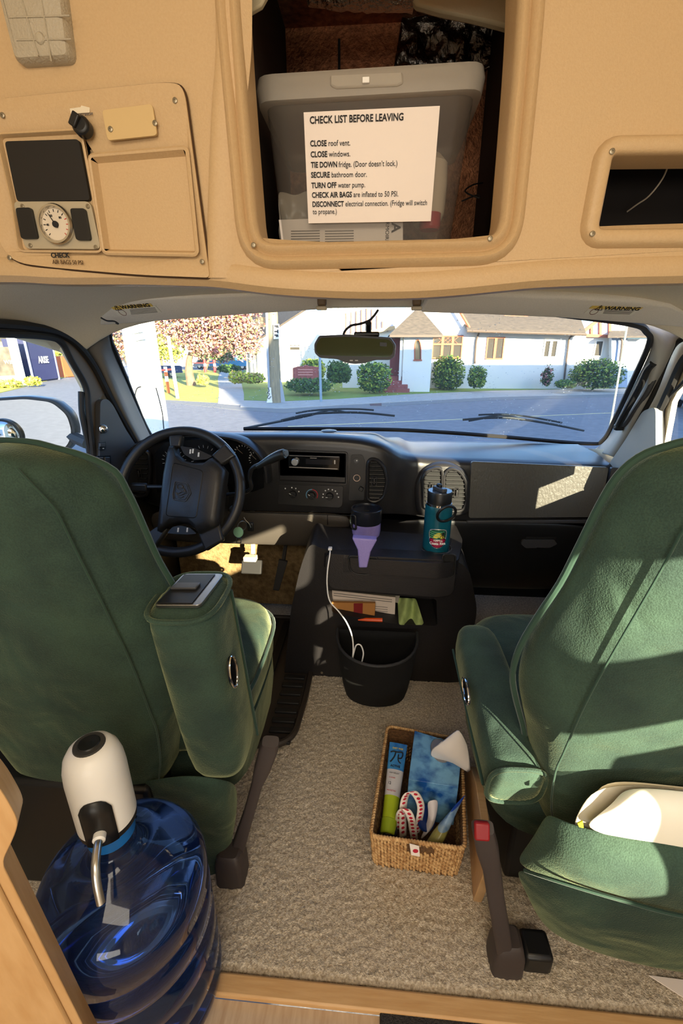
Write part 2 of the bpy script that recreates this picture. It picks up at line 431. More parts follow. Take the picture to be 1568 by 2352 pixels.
# door gaskets
def gasket(name, px, X, r):
    structure(tube(name, catmull([AX(a, b, X) for a, b in px], 6), r, M_RUBBER, seg=8))
gasket('trim_6', [(-40, 742), (0, 744), (70, 750), (130, 762), (175, 790), (213, 838), (242, 893), (270, 945), (330, 1050)], -.85, .011)
gasket('trim_7', [(-40, 764), (0, 766), (100, 772), (140, 786), (165, 830), (197, 890), (203, 950), (216, 1065), (222, 1110)], -.856, .009)
gasket('trim_8', [(1600, 765), (1568, 778), (1540, 805), (1500, 905), (1462, 972), (1415, 1050)], .852, .0075)
gasket('trim_9', [(1600, 800), (1568, 830), (1535, 900), (1505, 960), (1460, 1010), (1400, 1075)], .858, .012)
gasket('trim_10', [(1610, 830), (1568, 880), (1530, 920), (1521, 950), (1520, 1000), (1518, 1060)], .862, .006)
gasket('trim_11', [(186, 900), (188, 950), (200, 1010), (212, 1080)], -.866, .008)

structure(slab('trim_12', [AX(a, b, -.862) for a, b in [(-60, 752), (70, 757), (130, 768), (172, 793), (210, 842), (240, 898), (216, 922), (216, 1100), (203, 950), (198, 889), (168, 831), (142, 784), (113, 771), (-60, 768)]], (1, 0, 0), .008, mat('dark brown door trim', srgb(92, 76, 58), .6)))
structure(slab('trim_13', [V((x, y, z)) for x, y, z in ((-.9, 2.0, .70), (.9, 2.0, .70), (.84, 2.95, .50), (-.84, 2.95, .50))], V((0, 0, -1)), .02, mat('white van paint', srgb(226, 226, 222), .3)))
for s_ in (-1, 1): structure(box('trim_14', (s_ * .862, 1.66, .38), (.012, .62, .74), M_BLACK))
# door corner panels (sail panels) and the door trim below the windows
dl = [AX(a, b, -.858) for a, b in [(216, 920), (232, 915), (246, 930), (275, 985), (335, 1075), (335, 1130), (214, 1130)]]
structure(slab('door_1', rounded(dl, .015), (1, 0, 0), .02, M_DASHG, bevel=.004))
structure(box('door_1', (-.855, .55, .42), (.035, 1.5, .74), M_GREY, bevel=.01))
dr = [AX(a, b, .858) for a, b in [(1521, 938), (1512, 936), (1490, 945), (1450, 1010), (1405, 1075), (1405, 1130), (1522, 1130)]]
structure(slab('door_2', rounded(dr, .015), (-1, 0, 0), .02, M_GREY, bevel=.004))
structure(box('door_2', (.855, .55, .40), (.035, 1.5, .70), M_GREY, bevel=.01))

# ------------------------------------------------------------------ cab headliner
def headliner():
    rows = []
    lip = [(-.92, 1.16), (-.8, 1.225), (-.6, 1.262), (-.3, 1.278), (0, 1.282), (.3, 1.278), (.6, 1.262), (.8, 1.225), (.92, 1.16)]
    for y, dz in ((.90, .035), (1.0, .03), (1.18, .015), (1.27, -.012), (1.30, -.03)):
        rows.append([V((x * (1 if y < 1.2 else .97), y, z + dz - (.02 if abs(x) > .85 and y > 1.1 else 0))) for x, z in lip])
    structure(grid('ceiling', rows, M_LINER, sub=2, solid=.012))
headliner()
# ------------------------------------------------------------------ overhead cab cabinet
YS = .85
S = lambda px: [AY(a, b, YS) for a, b in px]
root = thing('overhead_cabinet', (0, YS, 1.23), 'tan molded overhead cabinet spanning the cab above the windshield', 'cabinet')
OC = root
def off(pts, d, y=None):
    c = sum((V(p) for p in pts), V()) / len(pts); out = []
    L = len(pts)
    for i in range(L):
        a, b, e = V(pts[i - 1]), V(pts[i]), V(pts[(i + 1) % L])
        t = ((e - b).normalized() + (b - a).normalized()); t = t.normalized() if t.length > 1e-6 else V((1, 0, 0))
        n = V((t.z, 0, -t.x))
        if n.dot(b - c) < 0: n = -n
        q = b + n * d
        if y is not None: q.y = y
        out.append(q)
    return out
hole_c = rounded(S([(548, -160), (552, 30), (592, 520), (605, 562), (1128, 549), (1146, 520), (1186, 60), (1192, -160)]), [.02, .3, .02, .03, .03, .02, .3, .02], 5)
oc1 = off(hole_c, .014); oc2 = off(hole_c, .026); oc3 = off(hole_c, .034)
hole_r = rounded(S([(1402, 360), (1760, 356), (1760, 524), (1369, 528)]), .008, 5)
or1 = off(hole_r, .016); or2 = off(hole_r, .024)
bot_l = [(-140, 650), (0, 642), (130, 648), (300, 640), (486, 630)]
bot = [(-260, 640), (0, 630), (130, 634), (300, 634), (487, 630), (500, 640), (620, 658), (740, 666), (850, 669), (960, 667), (1060, 660), (1160, 650), (1250, 641), (1400, 636), (1568, 632), (1800, 625)]
top = [AY(1568, 0, YS)]
outer = [V((-.93, YS, 1.86)), V((.93, YS, 1.86))] + list(reversed([p for p in S(bot) if abs(p.x) < .86] )) 
outer.insert(2, V((.93, YS, 1.235))); outer.append(V((-.93, YS, 1.24)))
slab('shell_face', outer, FWD, .012, M_SHELL, root, holes=[oc3, or2], bevel=.002)
# rolled lip along the bottom, turning forward to the headliner
bl = catmull([p for p in S([(-260, 640), (0, 632), (130, 637), (300, 637), (420, 640), (500, 644), (620, 659), (740, 667), (850, 670), (960, 668), (1060, 661), (1160, 651), (1250, 643), (1400, 637), (1568, 633), (1800, 627)])], 5)
prof = [(.004, .075), (.003, .03), (-.001, .026), (-.004, .012), (-.002, .0), (.008, -.009), (.025, -.010), (.06, -.001), (.12, .012)]
loft('lip', [[p + V((0, dy, dz)) for dy, dz in prof] for p in bl], M_SHELL, root, closed=False, cap=False, solid=.003)
# raised surround of the centre opening
def ringstrip(name, rings, m):
    loft(name, rings, m, root, closed=True, cap=False, solid=0, sharp=60)
ringstrip('opening_surround', [[p + V((0, y, 0)) for p in off(hole_c, d)] for d, y in ((.040, .002), (.0345, -.012), (.028, -.016), (.022, -.012), (.019, -.004), (.017, -.005), (.013, -.013), (.006, -.016), (.001, -.012), (-.001, 0), (-.001, .06))], M_SHELL)
ringstrip('opening_surround', [[p + V((0, y, 0)) for p in off(hole_r, d)] for d, y in ((.027, .001), (.023, -.010), (.017, -.014), (.005, -.013), (.001, -.009), (0, 0), (0, .05))], M_SHELL)
# vertical rolls of the centre bulge
for pts in ([(508, -120), (512, 100), (502, 250), (494, 420), (490, 560), (490, 640)],):
    c = catmull(S(pts), 8)
    loft('center_roll', [[p + V((dx, dy, 0)) for dx, dy in ((-.012, .003), (-.010, -.004), (-.005, -.008), (.004, -.0095), (.014, -.008), (.026, -.005), (.044, .002))] for p in c], M_SHELL, root, closed=False, cap=False)
for p in [(582, 563), (1125, 548)]: screw(root, AY(*p, YS - .016), .0042)
for p in [(1405, 348), (1360, 537)]: screw(root, AY(*p, YS - .014), .0042)
# cavity lining
b = MB()
def quad(b, *p): b.add(p, [(0, 1, 2, 3)])
xl, xr = hole_c[0].x - .06, hole_c[-1].x + .10; zb, zt = AY(850, 552, YS).z - .005, 1.898
DB = 1.42
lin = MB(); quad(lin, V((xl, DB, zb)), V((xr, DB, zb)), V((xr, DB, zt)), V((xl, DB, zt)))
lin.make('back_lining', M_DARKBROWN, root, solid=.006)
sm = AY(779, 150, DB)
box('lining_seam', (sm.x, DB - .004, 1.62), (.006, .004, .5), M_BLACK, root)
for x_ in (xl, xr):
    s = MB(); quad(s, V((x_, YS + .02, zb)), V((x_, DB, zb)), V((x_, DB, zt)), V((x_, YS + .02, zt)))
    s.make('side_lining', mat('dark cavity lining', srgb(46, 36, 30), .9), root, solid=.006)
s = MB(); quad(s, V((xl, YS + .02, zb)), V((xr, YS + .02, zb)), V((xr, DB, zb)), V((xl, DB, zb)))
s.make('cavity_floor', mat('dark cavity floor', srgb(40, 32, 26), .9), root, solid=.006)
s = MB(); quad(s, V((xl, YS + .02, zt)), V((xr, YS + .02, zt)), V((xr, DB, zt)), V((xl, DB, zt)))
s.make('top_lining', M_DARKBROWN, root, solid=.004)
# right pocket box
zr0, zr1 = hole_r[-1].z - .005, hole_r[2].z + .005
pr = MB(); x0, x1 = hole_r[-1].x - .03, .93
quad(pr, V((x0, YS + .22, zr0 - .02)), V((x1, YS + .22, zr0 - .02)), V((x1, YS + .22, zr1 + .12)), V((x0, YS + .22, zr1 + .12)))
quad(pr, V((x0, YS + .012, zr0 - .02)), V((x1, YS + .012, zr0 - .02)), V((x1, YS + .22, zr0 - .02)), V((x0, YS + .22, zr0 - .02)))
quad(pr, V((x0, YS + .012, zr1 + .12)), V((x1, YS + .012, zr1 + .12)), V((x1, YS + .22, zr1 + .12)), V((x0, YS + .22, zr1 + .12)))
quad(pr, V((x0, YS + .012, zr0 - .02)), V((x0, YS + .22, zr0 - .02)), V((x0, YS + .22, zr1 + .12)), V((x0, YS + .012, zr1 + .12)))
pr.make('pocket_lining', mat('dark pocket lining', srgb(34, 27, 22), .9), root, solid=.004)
# lower hand grips under the lip
for i, (a, bq, cq) in enumerate(([(392, 648), (440, 646), (497, 652)], [(1212, 654), (1268, 650), (1325, 645)],)[k] for k in range(2)):
    pa, pb = AY(*a, YS + .02), AY(*cq, YS + .02); mdl = (pa + pb) / 2
    rings = []
    v, f = g_box((mdl.x, YS + .025, mdl.z + .001), ((pb.x - pa.x), .035, .009))
    mk('map_light', v, f, mat('clear lamp lens', srgb(205, 196, 172), .15, coat=.4), root, bevel=.004, seg=3)
# wiring loose in the right pocket and behind the bin
M_WIRE = mat('cream wire', srgb(196, 182, 160), .5)
w = tube('loose_wire', catmull([AY(a, bb, y) for a, bb, y in [(1560, 330, .9), (1538, 372, .94), (1520, 412, .98), (1490, 450, 1.0), (1462, 470, 1.02), (1440, 486, 1.04)]], 6), .0014, M_WIRE)
tag(w, 'thin cream wire hanging loose in the right overhead opening', 'wire')
w = tube('cabinet_wire', catmull([AY(a, bb, y) for a, bb, y in [(1108, 420, 1.3), (1085, 425, 1.25), (1068, 440, 1.2), (1100, 455, 1.18), (1095, 448, 1.2), (1060, 462, 1.22)]], 6), .0016, M_RUBBER)
tag(w, 'dark thin cable coiled in the overhead cabinet right of the plastic bin', 'cable')

# foil insulation, rolled cream sheet at the top of the cabinet
M_FOIL = mat('crumpled foil', (.42, .40, .38), .28, 1.0, bump=.9, bscale=34)
def crumple(P, nx, ny, amp, fr):
    rows = []
    for j in range(ny + 1):
        r = []
        for i in range(nx + 1):
            p = P(i / nx, j / ny); n = noise.noise(p * fr) + .5 * noise.noise(p * fr * 2.3 + V((4, 2, 7)))
            r.append(p + V((0, -amp * n, amp * .3 * n)))
        rows.append(r)
    return rows
a0, a1, a2, a3 = AY(940, -60, 1.40), AY(1230, -60, 1.40), AY(1230, 165, 1.40), AY(905, 150, 1.40)
fo = grid('foil_insulation', crumple(lambda u, v: a0.lerp(a1, u).lerp(a3.lerp(a2, u), v), 44, 30, .012, 34), mat('dark crumpled foil', (.16, .145, .13), .3, 1.0, bump=.6, bscale=60), sub=0, solid=.002)
tag(fo, 'dark crumpled foil insulation sheet on the back of the overhead cabinet', 'insulation')
b0, b1 = AY(705, -26, 1.12), AY(950, -12, 1.12)
pts = [b0.lerp(b1, k / 16) for k in range(17)]
rings = [[p + V((0, math.cos(t) * .035, math.sin(t) * .022)) * (1 + .25 * noise.noise(p * 60 + V((t * 2, t, 0)))) for t in [2 * math.pi * q / 14 for q in range(14)]] for p in pts]
fr = loft('foil_roll', rings, mat('silver foil', (.75, .74, .72), .25, 1.0, bump=.9, bscale=90))
tag(fr, 'rolled strip of shiny silver foil at the top of the overhead cabinet', 'foil roll')
cr = [AY(a, bb, 1.1) for a, bb in [(905, -60), (955, 10), (1010, 26), (1080, 40), (1150, 58), (1183, 68), (1215, 40), (1215, -60)]]
cs = slab('cream_panel', cr, FWD, .02, mat('cream vinyl sheet', srgb(206, 194, 162), .6, bump=.2, bscale=40), bevel=.005)
tag(cs, 'cream curved panel hanging at the top right of the overhead opening', 'panel')
cr = [AY(a, bb, .93) for a, bb in [(535, -60), (551, 40), (600, 12), (640, -60)]]
cs = slab('cream_panel', cr, FWD, .012, mat('cream vinyl sheet', (1, 1, 1)), bevel=.003)
tag(cs, 'small cream panel corner at the top left of the overhead opening', 'panel')

# ------------------------------------------------------------------ ceiling lamp, top left
lr = thing('dome_lamp', AY(100, 160, YS), 'flat frosted dome lamp with square lens, top left of the tan cabinet', 'lamp')
M_LENS = mat('frosted lamp lens', srgb(176, 164, 142), .45, bump=.3, bscale=300)
lp = rounded(S([(-2, -60), (152, -60), (178, 150), (52, 158)]), .012, 5)
loft('lens', [[p + V((0, y, 0)) for p in off(lp, d)] for d, y in ((0, .0), (0, -.012), (-.004, -.019), (-.010, -.021))], M_LENS, lr)
for a, c in [((50, 0), (88, 128)), ((95, 0), (118, 142)), ((20, 40), (160, 36)), ((38, 92), (164, 90))]:
    tube('lens_rib', [AY(*a, YS - .0215), AY(*c, YS - .0215)], .0012, M_LENS, lr, seg=6)
lathe('lens_nut', [(.008, 0), (.006, .003), (.003, .004), (0, .004)], AY(92, 88, YS - .021), M_LENS, lr, (0, -1, 0), 14)

# ------------------------------------------------------------------ control panel, left
cp = thing('control_panel', AY(240, 640, YS), 'tan molded control panel with gauge and black cover, left of overhead cabinet', 'control panel')
cpo = rounded(S([(-8, 236), (395, 196), (428, 206), (486, 640), (330, 634), (120, 616), (40, 605), (8, 560), (-30, 400)]), [.02, .03, .02, .008, .05, .05, .04, .02, .02], 5)
pk = rounded(S([(217, 368), (432, 350), (455, 584), (248, 580)]), .006, 4)
ck = rounded(S([(6, 318), (192, 308), (222, 466), (239, 578), (55, 576), (40, 470)]), .008, 4)
slab('panel_face', [p + V((0, -.010, 0)) for p in cpo], FWD, .010, M_SHELL, cp, holes=[off(pk, .001), off(ck, .001)], bevel=.003, seg=3)
loft('recess', [[p + V((0, y, 0)) for p in off(pk, d)] for d, y in ((.006, -.0105), (.003, -.0125), (0, -.0115), (-.012, .016), (-.014, .018))], M_SHELL, cp, cap='end')
loft('recess', [[p + V((0, y, 0)) for p in off(ck, d)] for d, y in ((.004, -.0105), (.001, -.0115), (0, -.009), (-.001, -.0025), (-.003, -.002))], M_SHELL, cp, cap='end')
edge = catmull([p + V((0, -.004, 0)) for p in cpo], 1, True)
tube('panel_gap', edge, .0028, mat('panel gap shadow line', srgb(70, 48, 26), .9), cp, seg=5, closed=True)
slab('black_cover', [p + V((0, -.009, 0)) for p in rounded(S([(20, 330), (188, 325), (214, 464), (48, 467)]), .006, 4)], FWD, .008, mat('black satin cover', srgb(20, 17, 15), .6), cp, bevel=.002)
gp = slab('gauge_plate', [p + V((0, -.0085, 0)) for p in rounded(S([(38, 466), (214, 466), (238, 575), (66, 574)]), .010, 5)], FWD, .006, mat('cast aluminium plate', srgb(178, 166, 142), .5, .25), cp, bevel=.002)
WL[gp] = WL[cp]
for p in [(52, 474), (202, 474), (70, 564), (220, 568)]: screw(gp, AY(*p, YS - .0085), .0035)
for q in ([(49, 483), (84, 482), (99, 552), (62, 553)], [(172, 484), (206, 484), (219, 556), (186, 556)]):
    sw = slab('rocker_switch', [p + V((0, -.014, 0)) for p in rounded(S(q), .005, 4)], FWD, .008, M_BLACK, gp, bevel=.002)
    c = sum((AY(a, bb, YS - .0145) for a, bb in q), V()) / 4
    WL[sw] = WL[gp]
gc = AY(132, 517, YS - .009)
ga = lathe('gauge', [(.030, 0), (.031, .006), (.029, .010), (.026, .010), (.0245, .007), (.0245, .003), (0, .003)], gc, mat('chrome bezel', (.6, .57, .5), .25, 1.0), cp, (0, -1, 0), 40)
WL[ga] = WL[cp]
lathe('dial', [(.0245, .0035), (0, .0036)], gc, mat('cream gauge dial', srgb(214, 200, 180), .5), ga, (0, -1, 0), 32)
U_, W_ = V((1, 0, 0)), V((0, 0, 1))
mb = MB(); mr = MB()
for k in range(13):
    t = math.radians(225 - 270 * k / 12); d = V((math.cos(t), 0, math.sin(t))); n = V((-d.z, 0, d.x))
    q = gc + V((0, -.0042, 0)); v, f = g_slab([q + d * .0225 + n * .0006, q + d * .0225 - n * .0006, q + d * .0185 - n * .0006, q + d * .0185 + n * .0006], FWD, .0003)
    (mr if k > 8 else mb).add(v, f)
mb.make('scale_mark', M_INK, ga, smooth=False); mr.make('scale_mark', mat('red print', srgb(190, 50, 40), .6), ga, smooth=False)
for k, s_ in ((2, '40'), (5, '60'), (8, '80')): 
    t = math.radians(225 - 270 * k / 12)
    text('dial_lettering', s_, gc + V((math.cos(t) * .0145 - .003, -.0042, math.sin(t) * .0145 - .002)), U_, W_, .005, M_INK, ga)
tn = V((-.52, 0, .85)); v, f = g_tube([gc + V((0, -.0058, 0)) - tn * .006, gc + V((0, -.0058, 0)) + tn * .02], [.0012, .0005], 6)
mk('needle', v, f, M_INK, ga); lathe('needle_hub', [(.005, 0), (.005, .003), (0, .003)], gc + V((0, -.0038, 0)), M_INK, ga, (0, -1, 0), 16)
bp_ = slab('blank_plate', [p + V((0, -.0125, 0)) for p in rounded(S([(244, 262), (358, 248), (369, 319), (257, 331)]), .006, 4)], FWD, .004, mat('tan blank plate', srgb(206, 176, 124), .5), cp, bevel=.0015)
WL[bp_] = WL[cp]
for p in [(254, 297), (356, 283)]: screw(bp_, AY(*p, YS - .0125), .004)
for p in [(6, 265), (402, 231), (22, 592), (464, 601)]: screw(cp, AY(*p, YS - .0102), .004)
kb = AY(196, 299, YS - .01)
kn = MB()
v, f = g_lathe([(.014, 0), (.014, .014), (.011, .018), (0, .018)], kb, (0.1, -1, .1), 24); kn.add(v, f)
v, f = g_box(kb + V((-.004, -.016, .006)), (.012, .014, .02), Matrix.Rotation(.6, 3, 'Y')); kn.add(v, f)
kn.make('knob', M_BLACK, cp, bevel=.002)
lb = slab('label_strip', [p + V((0, -.0104, 0)) for p in S([(170, 257), (194, 254), (196, 250), (215, 255), (215, 266), (172, 269)])], FWD, .0006, mat('worn white label', srgb(226, 212, 186), .7), cp)
text('lettering', 'RADIO ON/OFF', AY(173, 267, YS - .0112), AY(214, 264, YS) - AY(173, 267, YS), W_, .0045, M_TEXTGREY, cp, xs=.95)
text('lettering', 'CHECK', AY(118, 592, YS - .014), U_, W_, .0108, M_INK, cp, xs=.95, bold=.0003)
text('lettering', 'AIR BAGS 50 PSI', AY(121, 606, YS - .0125), AY(195, 607, YS) - AY(121, 605, YS), W_, .0095, mat('brown ink', srgb(80, 56, 30), .7), cp, xs=.86)

# ------------------------------------------------------------------ plastic storage bin with its check list
M_BIN = bpy.data.materials.new('translucent bin plastic'); M_BIN.use_nodes = True
t = M_BIN.node_tree; t.nodes.clear(); o_ = t.nodes.new('ShaderNodeOutputMaterial')
tr = t.nodes.new('ShaderNodeBsdfTransparent'); tr.inputs[0].default_value = (.82, .82, .80, 1)
pb = t.nodes.new('ShaderNodeBsdfPrincipled'); pb.inputs['Base Color'].default_value = (*srgb(126, 118, 110), 1); pb.inputs['Roughness'].default_value = .35
mx = t.nodes.new('ShaderNodeMixShader'); mx.inputs[0].default_value = .22
t.links.new(tr.outputs[0], mx.inputs[1]); t.links.new(pb.outputs[0], mx.inputs[2]); t.links.new(mx.outputs[0], o_.inputs[0])
YB = .955
bn = thing('storage_bin', AY(850, 560, YB + .12), 'translucent clear plastic storage bin with a check list sheet on its front', 'storage bin')
tl, trr, bl_, br = AY(603, 215, YB), AY(1098, 185, YB), AY(650, 590, YB + .02), AY(1033, 580, YB + .02)
dp = .30
def bring(u, ins, dy=0):
    L = tl.lerp(bl_, u); R = trr.lerp(br, u); 
    p = [L + V((ins, ins, 0)), R + V((-ins, ins, 0)), R + V((-ins, dp - ins - u * .03, 0)), L + V((ins, dp - ins - u * .03, 0))]
    return rounded(p, .03, 4)
v1, f1 = g_loft([bring(u, 0) for u in (-.02, .1, .3, .5, .75, 1.0)], True, False)
n = len(bring(0, 0)); f1.append(tuple(range(5 * n, 6 * n)))
mk('body', v1, f1, M_BIN, bn)
ld = MB()
v, f = g_loft([[p + V((0, 0, z)) for p in bring(-.02, i)] for i, z in ((-.004, -.022), (-.010, -.020), (-.013, .0), (-.010, .016), (.004, .018), (.012, .012))], True, True); ld.add(v, f)
M_LID = bpy.data.materials.new('frosted lid plastic'); M_LID.use_nodes = True
t = M_LID.node_tree; t.nodes.clear(); o_ = t.nodes.new('ShaderNodeOutputMaterial')
tr = t.nodes.new('ShaderNodeBsdfTransparent'); tr.inputs[0].default_value = (.85, .84, .82, 1)
pb = t.nodes.new('ShaderNodeBsdfPrincipled'); pb.inputs['Base Color'].default_value = (*srgb(205, 196, 182), 1); pb.inputs['Roughness'].default_value = .4
mx = t.nodes.new('ShaderNodeMixShader'); mx.inputs[0].default_value = .42
t.links.new(tr.outputs[0], mx.inputs[1]); t.links.new(pb.outputs[0], mx.inputs[2]); t.links.new(mx.outputs[0], o_.inputs[0])
ld.make('lid', M_LID, bn)
slab('latch', [AY(a, c, YB - .016) for a, c in [(757, 173), (925, 166), (926, 190), (912, 196), (772, 202), (758, 196)]], FWD, .008, M_LID, bn, bevel=.003)
box('latch_tab', AY(840, 184, YB - .018), (.012, .004, .008), M_WHITE, bn, bevel=.001)
# sheet
sh = thing('check_list_sheet', AY(850, 515, YB), 'white printed check list sheet taped to the front of the clear bin', 'paper sheet')
def FP(px, py, push=0.0): return AP(px, py, tl + V((0, -push, 0)), (trr - tl).cross(bl_ - tl))
sp = [FP(a, c, .004) for a, c in [(697, 258), (1010, 243), (989, 508), (708, 513)]]
slab('page', sp, FWD, .001, M_PAPER, sh)
def line(px0, py0, px1, parts, size, m=M_INK):
    pass
UU = (sp[1] - sp[0]).normalized(); WW = (sp[0] - sp[3]).normalized()
def lettering(px, py, px1, body, size, bold):
    o = text('lettering', body, FP(px, py, .0052), FP(px1[0], px1[1]) - FP(px, py), WW, size, M_INK, sh, bold=bold)
    return o
LINES = [((711, 284), (926, 276), [('CHECK LIST BEFORE LEAVING', 1)]),
         ((712, 336), (804, 334), [('CLOSE', 1), (' roof vent.', 0)]),
         ((713, 361), (804, 359), [('CLOSE', 1), (' windows.', 0)]),
         ((714, 385), (912, 381), [('TIE DOWN', 1), (' fridge. (Door doesn\u2019t lock.)', 0)]),
         ((714, 408), (842, 406), [('SECURE', 1), (' bathroom door.', 0)]),
         ((715, 432), (838, 430), [('TURN OFF', 1), (' water pump.', 0)]),
         ((716, 454), (914, 451), [('CHECK AIR BAGS', 1), (' are inflated to 50 PSI.', 0)]),
         ((717, 475), (980, 471), [('DISCONNECT', 1), (' electrical connection. (Fridge will switch', 0)]),
         ((718, 492), (773, 491), [('to propane.)', 0)])]
for (p0, p1, segs) in LINES:
    size = .0142 if len(segs) == 1 and segs[0][1] else .0118
    A, B = FP(*p0, .0052), FP(*p1, .0052); tot = (B - A).length
    objs = [textmesh(body.strip(), size, .0003 if bold else 0) for body, bold in segs]
    nat = sum(w_ for _, w_ in objs) + (len(objs) - 1) * size * .28
    k = tot / nat; x = 0; U = (B - A).normalized(); Wv = (WW - U * WW.dot(U)).normalized(); N = U.cross(Wv)
    for me, w_ in objs:
        me.materials.clear(); me.materials.append(M_INK)
        for v in me.vertices: v.co = A + U * ((x + v.co.x) * k) + Wv * v.co.y + N * v.co.z - WL[sh]
        o = bpy.data.objects.new('lettering', me); COL.objects.link(o); o.parent = sh; WL[o] = WL[sh]
        x += w_ + size * .28
# things inside the bin
lf = thing('printed_leaflet', AY(790, 556, YB + .03), 'printed instruction leaflet standing in the clear bin below the check list', 'leaflet')
lq = [AY(a, c, YB + .035) for a, c in [(640, 505), (925, 495), (925, 575), (650, 582)]]
slab('page', lq, FWD, .002, M_PAPER, lf)
mb = MB()
for r in range(6):
    for cx in range(2):
        y = 530 + r * 6; x = 668 + cx * 78
        v, f = g_slab([AY(x, y, YB + .034), AY(x + 66, y - 1, YB + .034), AY(x + 66, y + 1, YB + .034), AY(x, y + 2, YB + .034)], FWD, .0003); mb.add(v, f)
mb.make('print_line', M_TEXTGREY, lf, smooth=False)
text('lettering', 'ARMOIRE', AY(886, 500, YB + .034), V((0, 0, -1)), V((1, 0, 0)), .010, M_INK, lf)
text('lettering', 'A', AY(900, 512, YB + .034), V((0, 0, -1)), V((1, 0, 0)), .024, M_INK, lf, bold=.0005)
bc = AY(985, 420, YB + .10)
bo = thing('squeeze_bottle', bc - V((0, 0, .10)), 'white squeeze bottle with red cap lying inside the clear bin', 'bottle')
lathe('body', [(.001, -.02), (.026, -.018), (.034, .0), (.036, .05), (.034, .085), (.02, .10), (.012, .104)], bc - V((0, 0, .055)), mat('cream bottle plastic', srgb(226, 206, 180), .5), bo, seg=24)
lathe('cap', [(.0, -.028), (.018, -.028), (.021, -.024), (.021, 0), (0, 0)], AY(988, 492, YB + .08), mat('red cap plastic', srgb(180, 36, 52), .4), bo, seg=20)
cl = AY(680, 505, YB + .06)
cf = grid('plastic_bag', crumple(lambda u, v: AY(640 + 80 * u, 440 + 110 * v, YB + .05), 8, 8, .02, 30), mat('crinkled clear film', srgb(200, 190, 175), .2, alpha=.45), sub=1, solid=.001)
tag(cf, 'crinkled clear plastic bag inside the bin at its lower left', 'plastic bag')
tr_ = [AY(a, c, YB + .05) for a, c in [(640, 430), (665, 450), (650, 560), (640, 540)]]
# ------------------------------------------------------------------ sun visors, clips, rear view mirror
M_YEL = mat('yellow label', srgb(222, 190, 92), .6)
M_LABEL = mat('white label', srgb(226, 220, 204), .6)
def visor(label, top, bot, yt, yb, lab):
    r = thing('sun_visor', AY(*bot[1], 1.24), label, 'sun visor', 'sun visors')
    q0, q1, q2 = lab['plane']
    O = AY(*q0); N = (AY(*q1) - O).cross(AY(*q2) - O).normalized()
    if N.y > 0: N = -N
    grid('panel', [[AP(a, b, O, N) for a, b in top], [AP(a, b, O, N) for a, b in bot]], M_VISOR, r, sub=0, solid=.022, bevel=.008, seg=3)
    O = O + N * .0116
    q = [AP(a, b, O, N) for a, b in lab['white']]
    l = slab('warning_label', q, N, .0006, M_LABEL, r)
    slab('warning_strip', [AP(a, b, O, N) + N * .0004 for a, b in lab['yellow']], N, .0006, M_YEL, l)
    A, B = AP(*lab['t'][0], O, N) + N * .0015, AP(*lab['t'][1], O, N) + N * .0015
    upv = AP(lab['t'][0][0], lab['t'][0][1] - 10, O, N) + N * .0015 - A
    h = (AP(lab['t'][0][0], lab['t'][0][1] - 8, O, N) - AP(*lab['t'][0], O, N)).length
    text('lettering', '\u26A0WARNING', A, B - A, upv, h * 1.2, M_INK, l, xs=(B - A).length / (h * 1.2 * 6.1), bold=.0003)
    c = AP(*lab['c'], O, N) + N * .001
    u = (B - A).normalized(); w = upv.normalized(); w = (w - u * w.dot(u)).normalized()
    tube('pictogram', ring_of(c, u, w, .0085, h * .8, 20), .0006, mat('dark red print', srgb(110, 50, 44), .6), l, seg=5, closed=True)
    mbx = MB()
    for k in range(5):
        p0 = AP(*lab['l0'], O, N).lerp(AP(*lab['l1'], O, N), k / 4) + N * .0009; p1 = AP(*lab['r0'], O, N).lerp(AP(*lab['r1'], O, N), k / 4) + N * .0009
        t_ = w * h * .055; v, f = g_slab([p0 - t_, p1 - t_, p1 + t_, p0 + t_], N, .0002); mbx.add(v, f)
    mbx.make('print_line', M_TEXTGREY, l, smooth=False)
    return r
visor('grey cream sun visor above the steering wheel with a warning label at its outer end',
      [(205, 690), (245, 680), (470, 672), (600, 668), (728, 668)], [(166, 744), (262, 739), (480, 722), (610, 713), (738, 705)],
      [1.15, 1.18, 1.19, 1.19, 1.19], [1.17, 1.25, 1.27, 1.27, 1.27],
      dict(plane=((270, 739, 1.26), (738, 705, 1.27), (470, 672, 1.19)), white=[(258, 710), (272, 725), (371, 717), (357, 702)], yellow=[(252, 704), (262, 711), (352, 703), (346, 697)], t=[(263, 710), (346, 703)], c=(281, 717),
           l0=(298, 711), l1=(301, 721), r0=(356, 706), r1=(362, 716)))
visor('grey cream sun visor above the glove box with a warning label at its outer end',
      [(985, 668), (1120, 668), (1300, 674), (1470, 684), (1540, 694), (1600, 724)], [(965, 711), (1120, 716), (1300, 724), (1470, 737), (1530, 742), (1604, 748)],
      [1.19, 1.19, 1.19, 1.18, 1.16, 1.12], [1.27, 1.27, 1.27, 1.26, 1.2, 1.14],
      dict(plane=((965, 711, 1.27), (1470, 737, 1.26), (1250, 672, 1.19)), white=[(1350, 711), (1340, 720), (1450, 724), (1468, 711)], yellow=[(1360, 702), (1352, 708), (1468, 711), (1477, 706)], t=[(1364, 709), (1466, 712)], c=(1364, 715),
           l0=(1388, 711), l1=(1384, 719), r0=(1456, 713), r1=(1446, 721)))
M_CLIP = mat('brown clip plastic', srgb(104, 84, 58), .5)
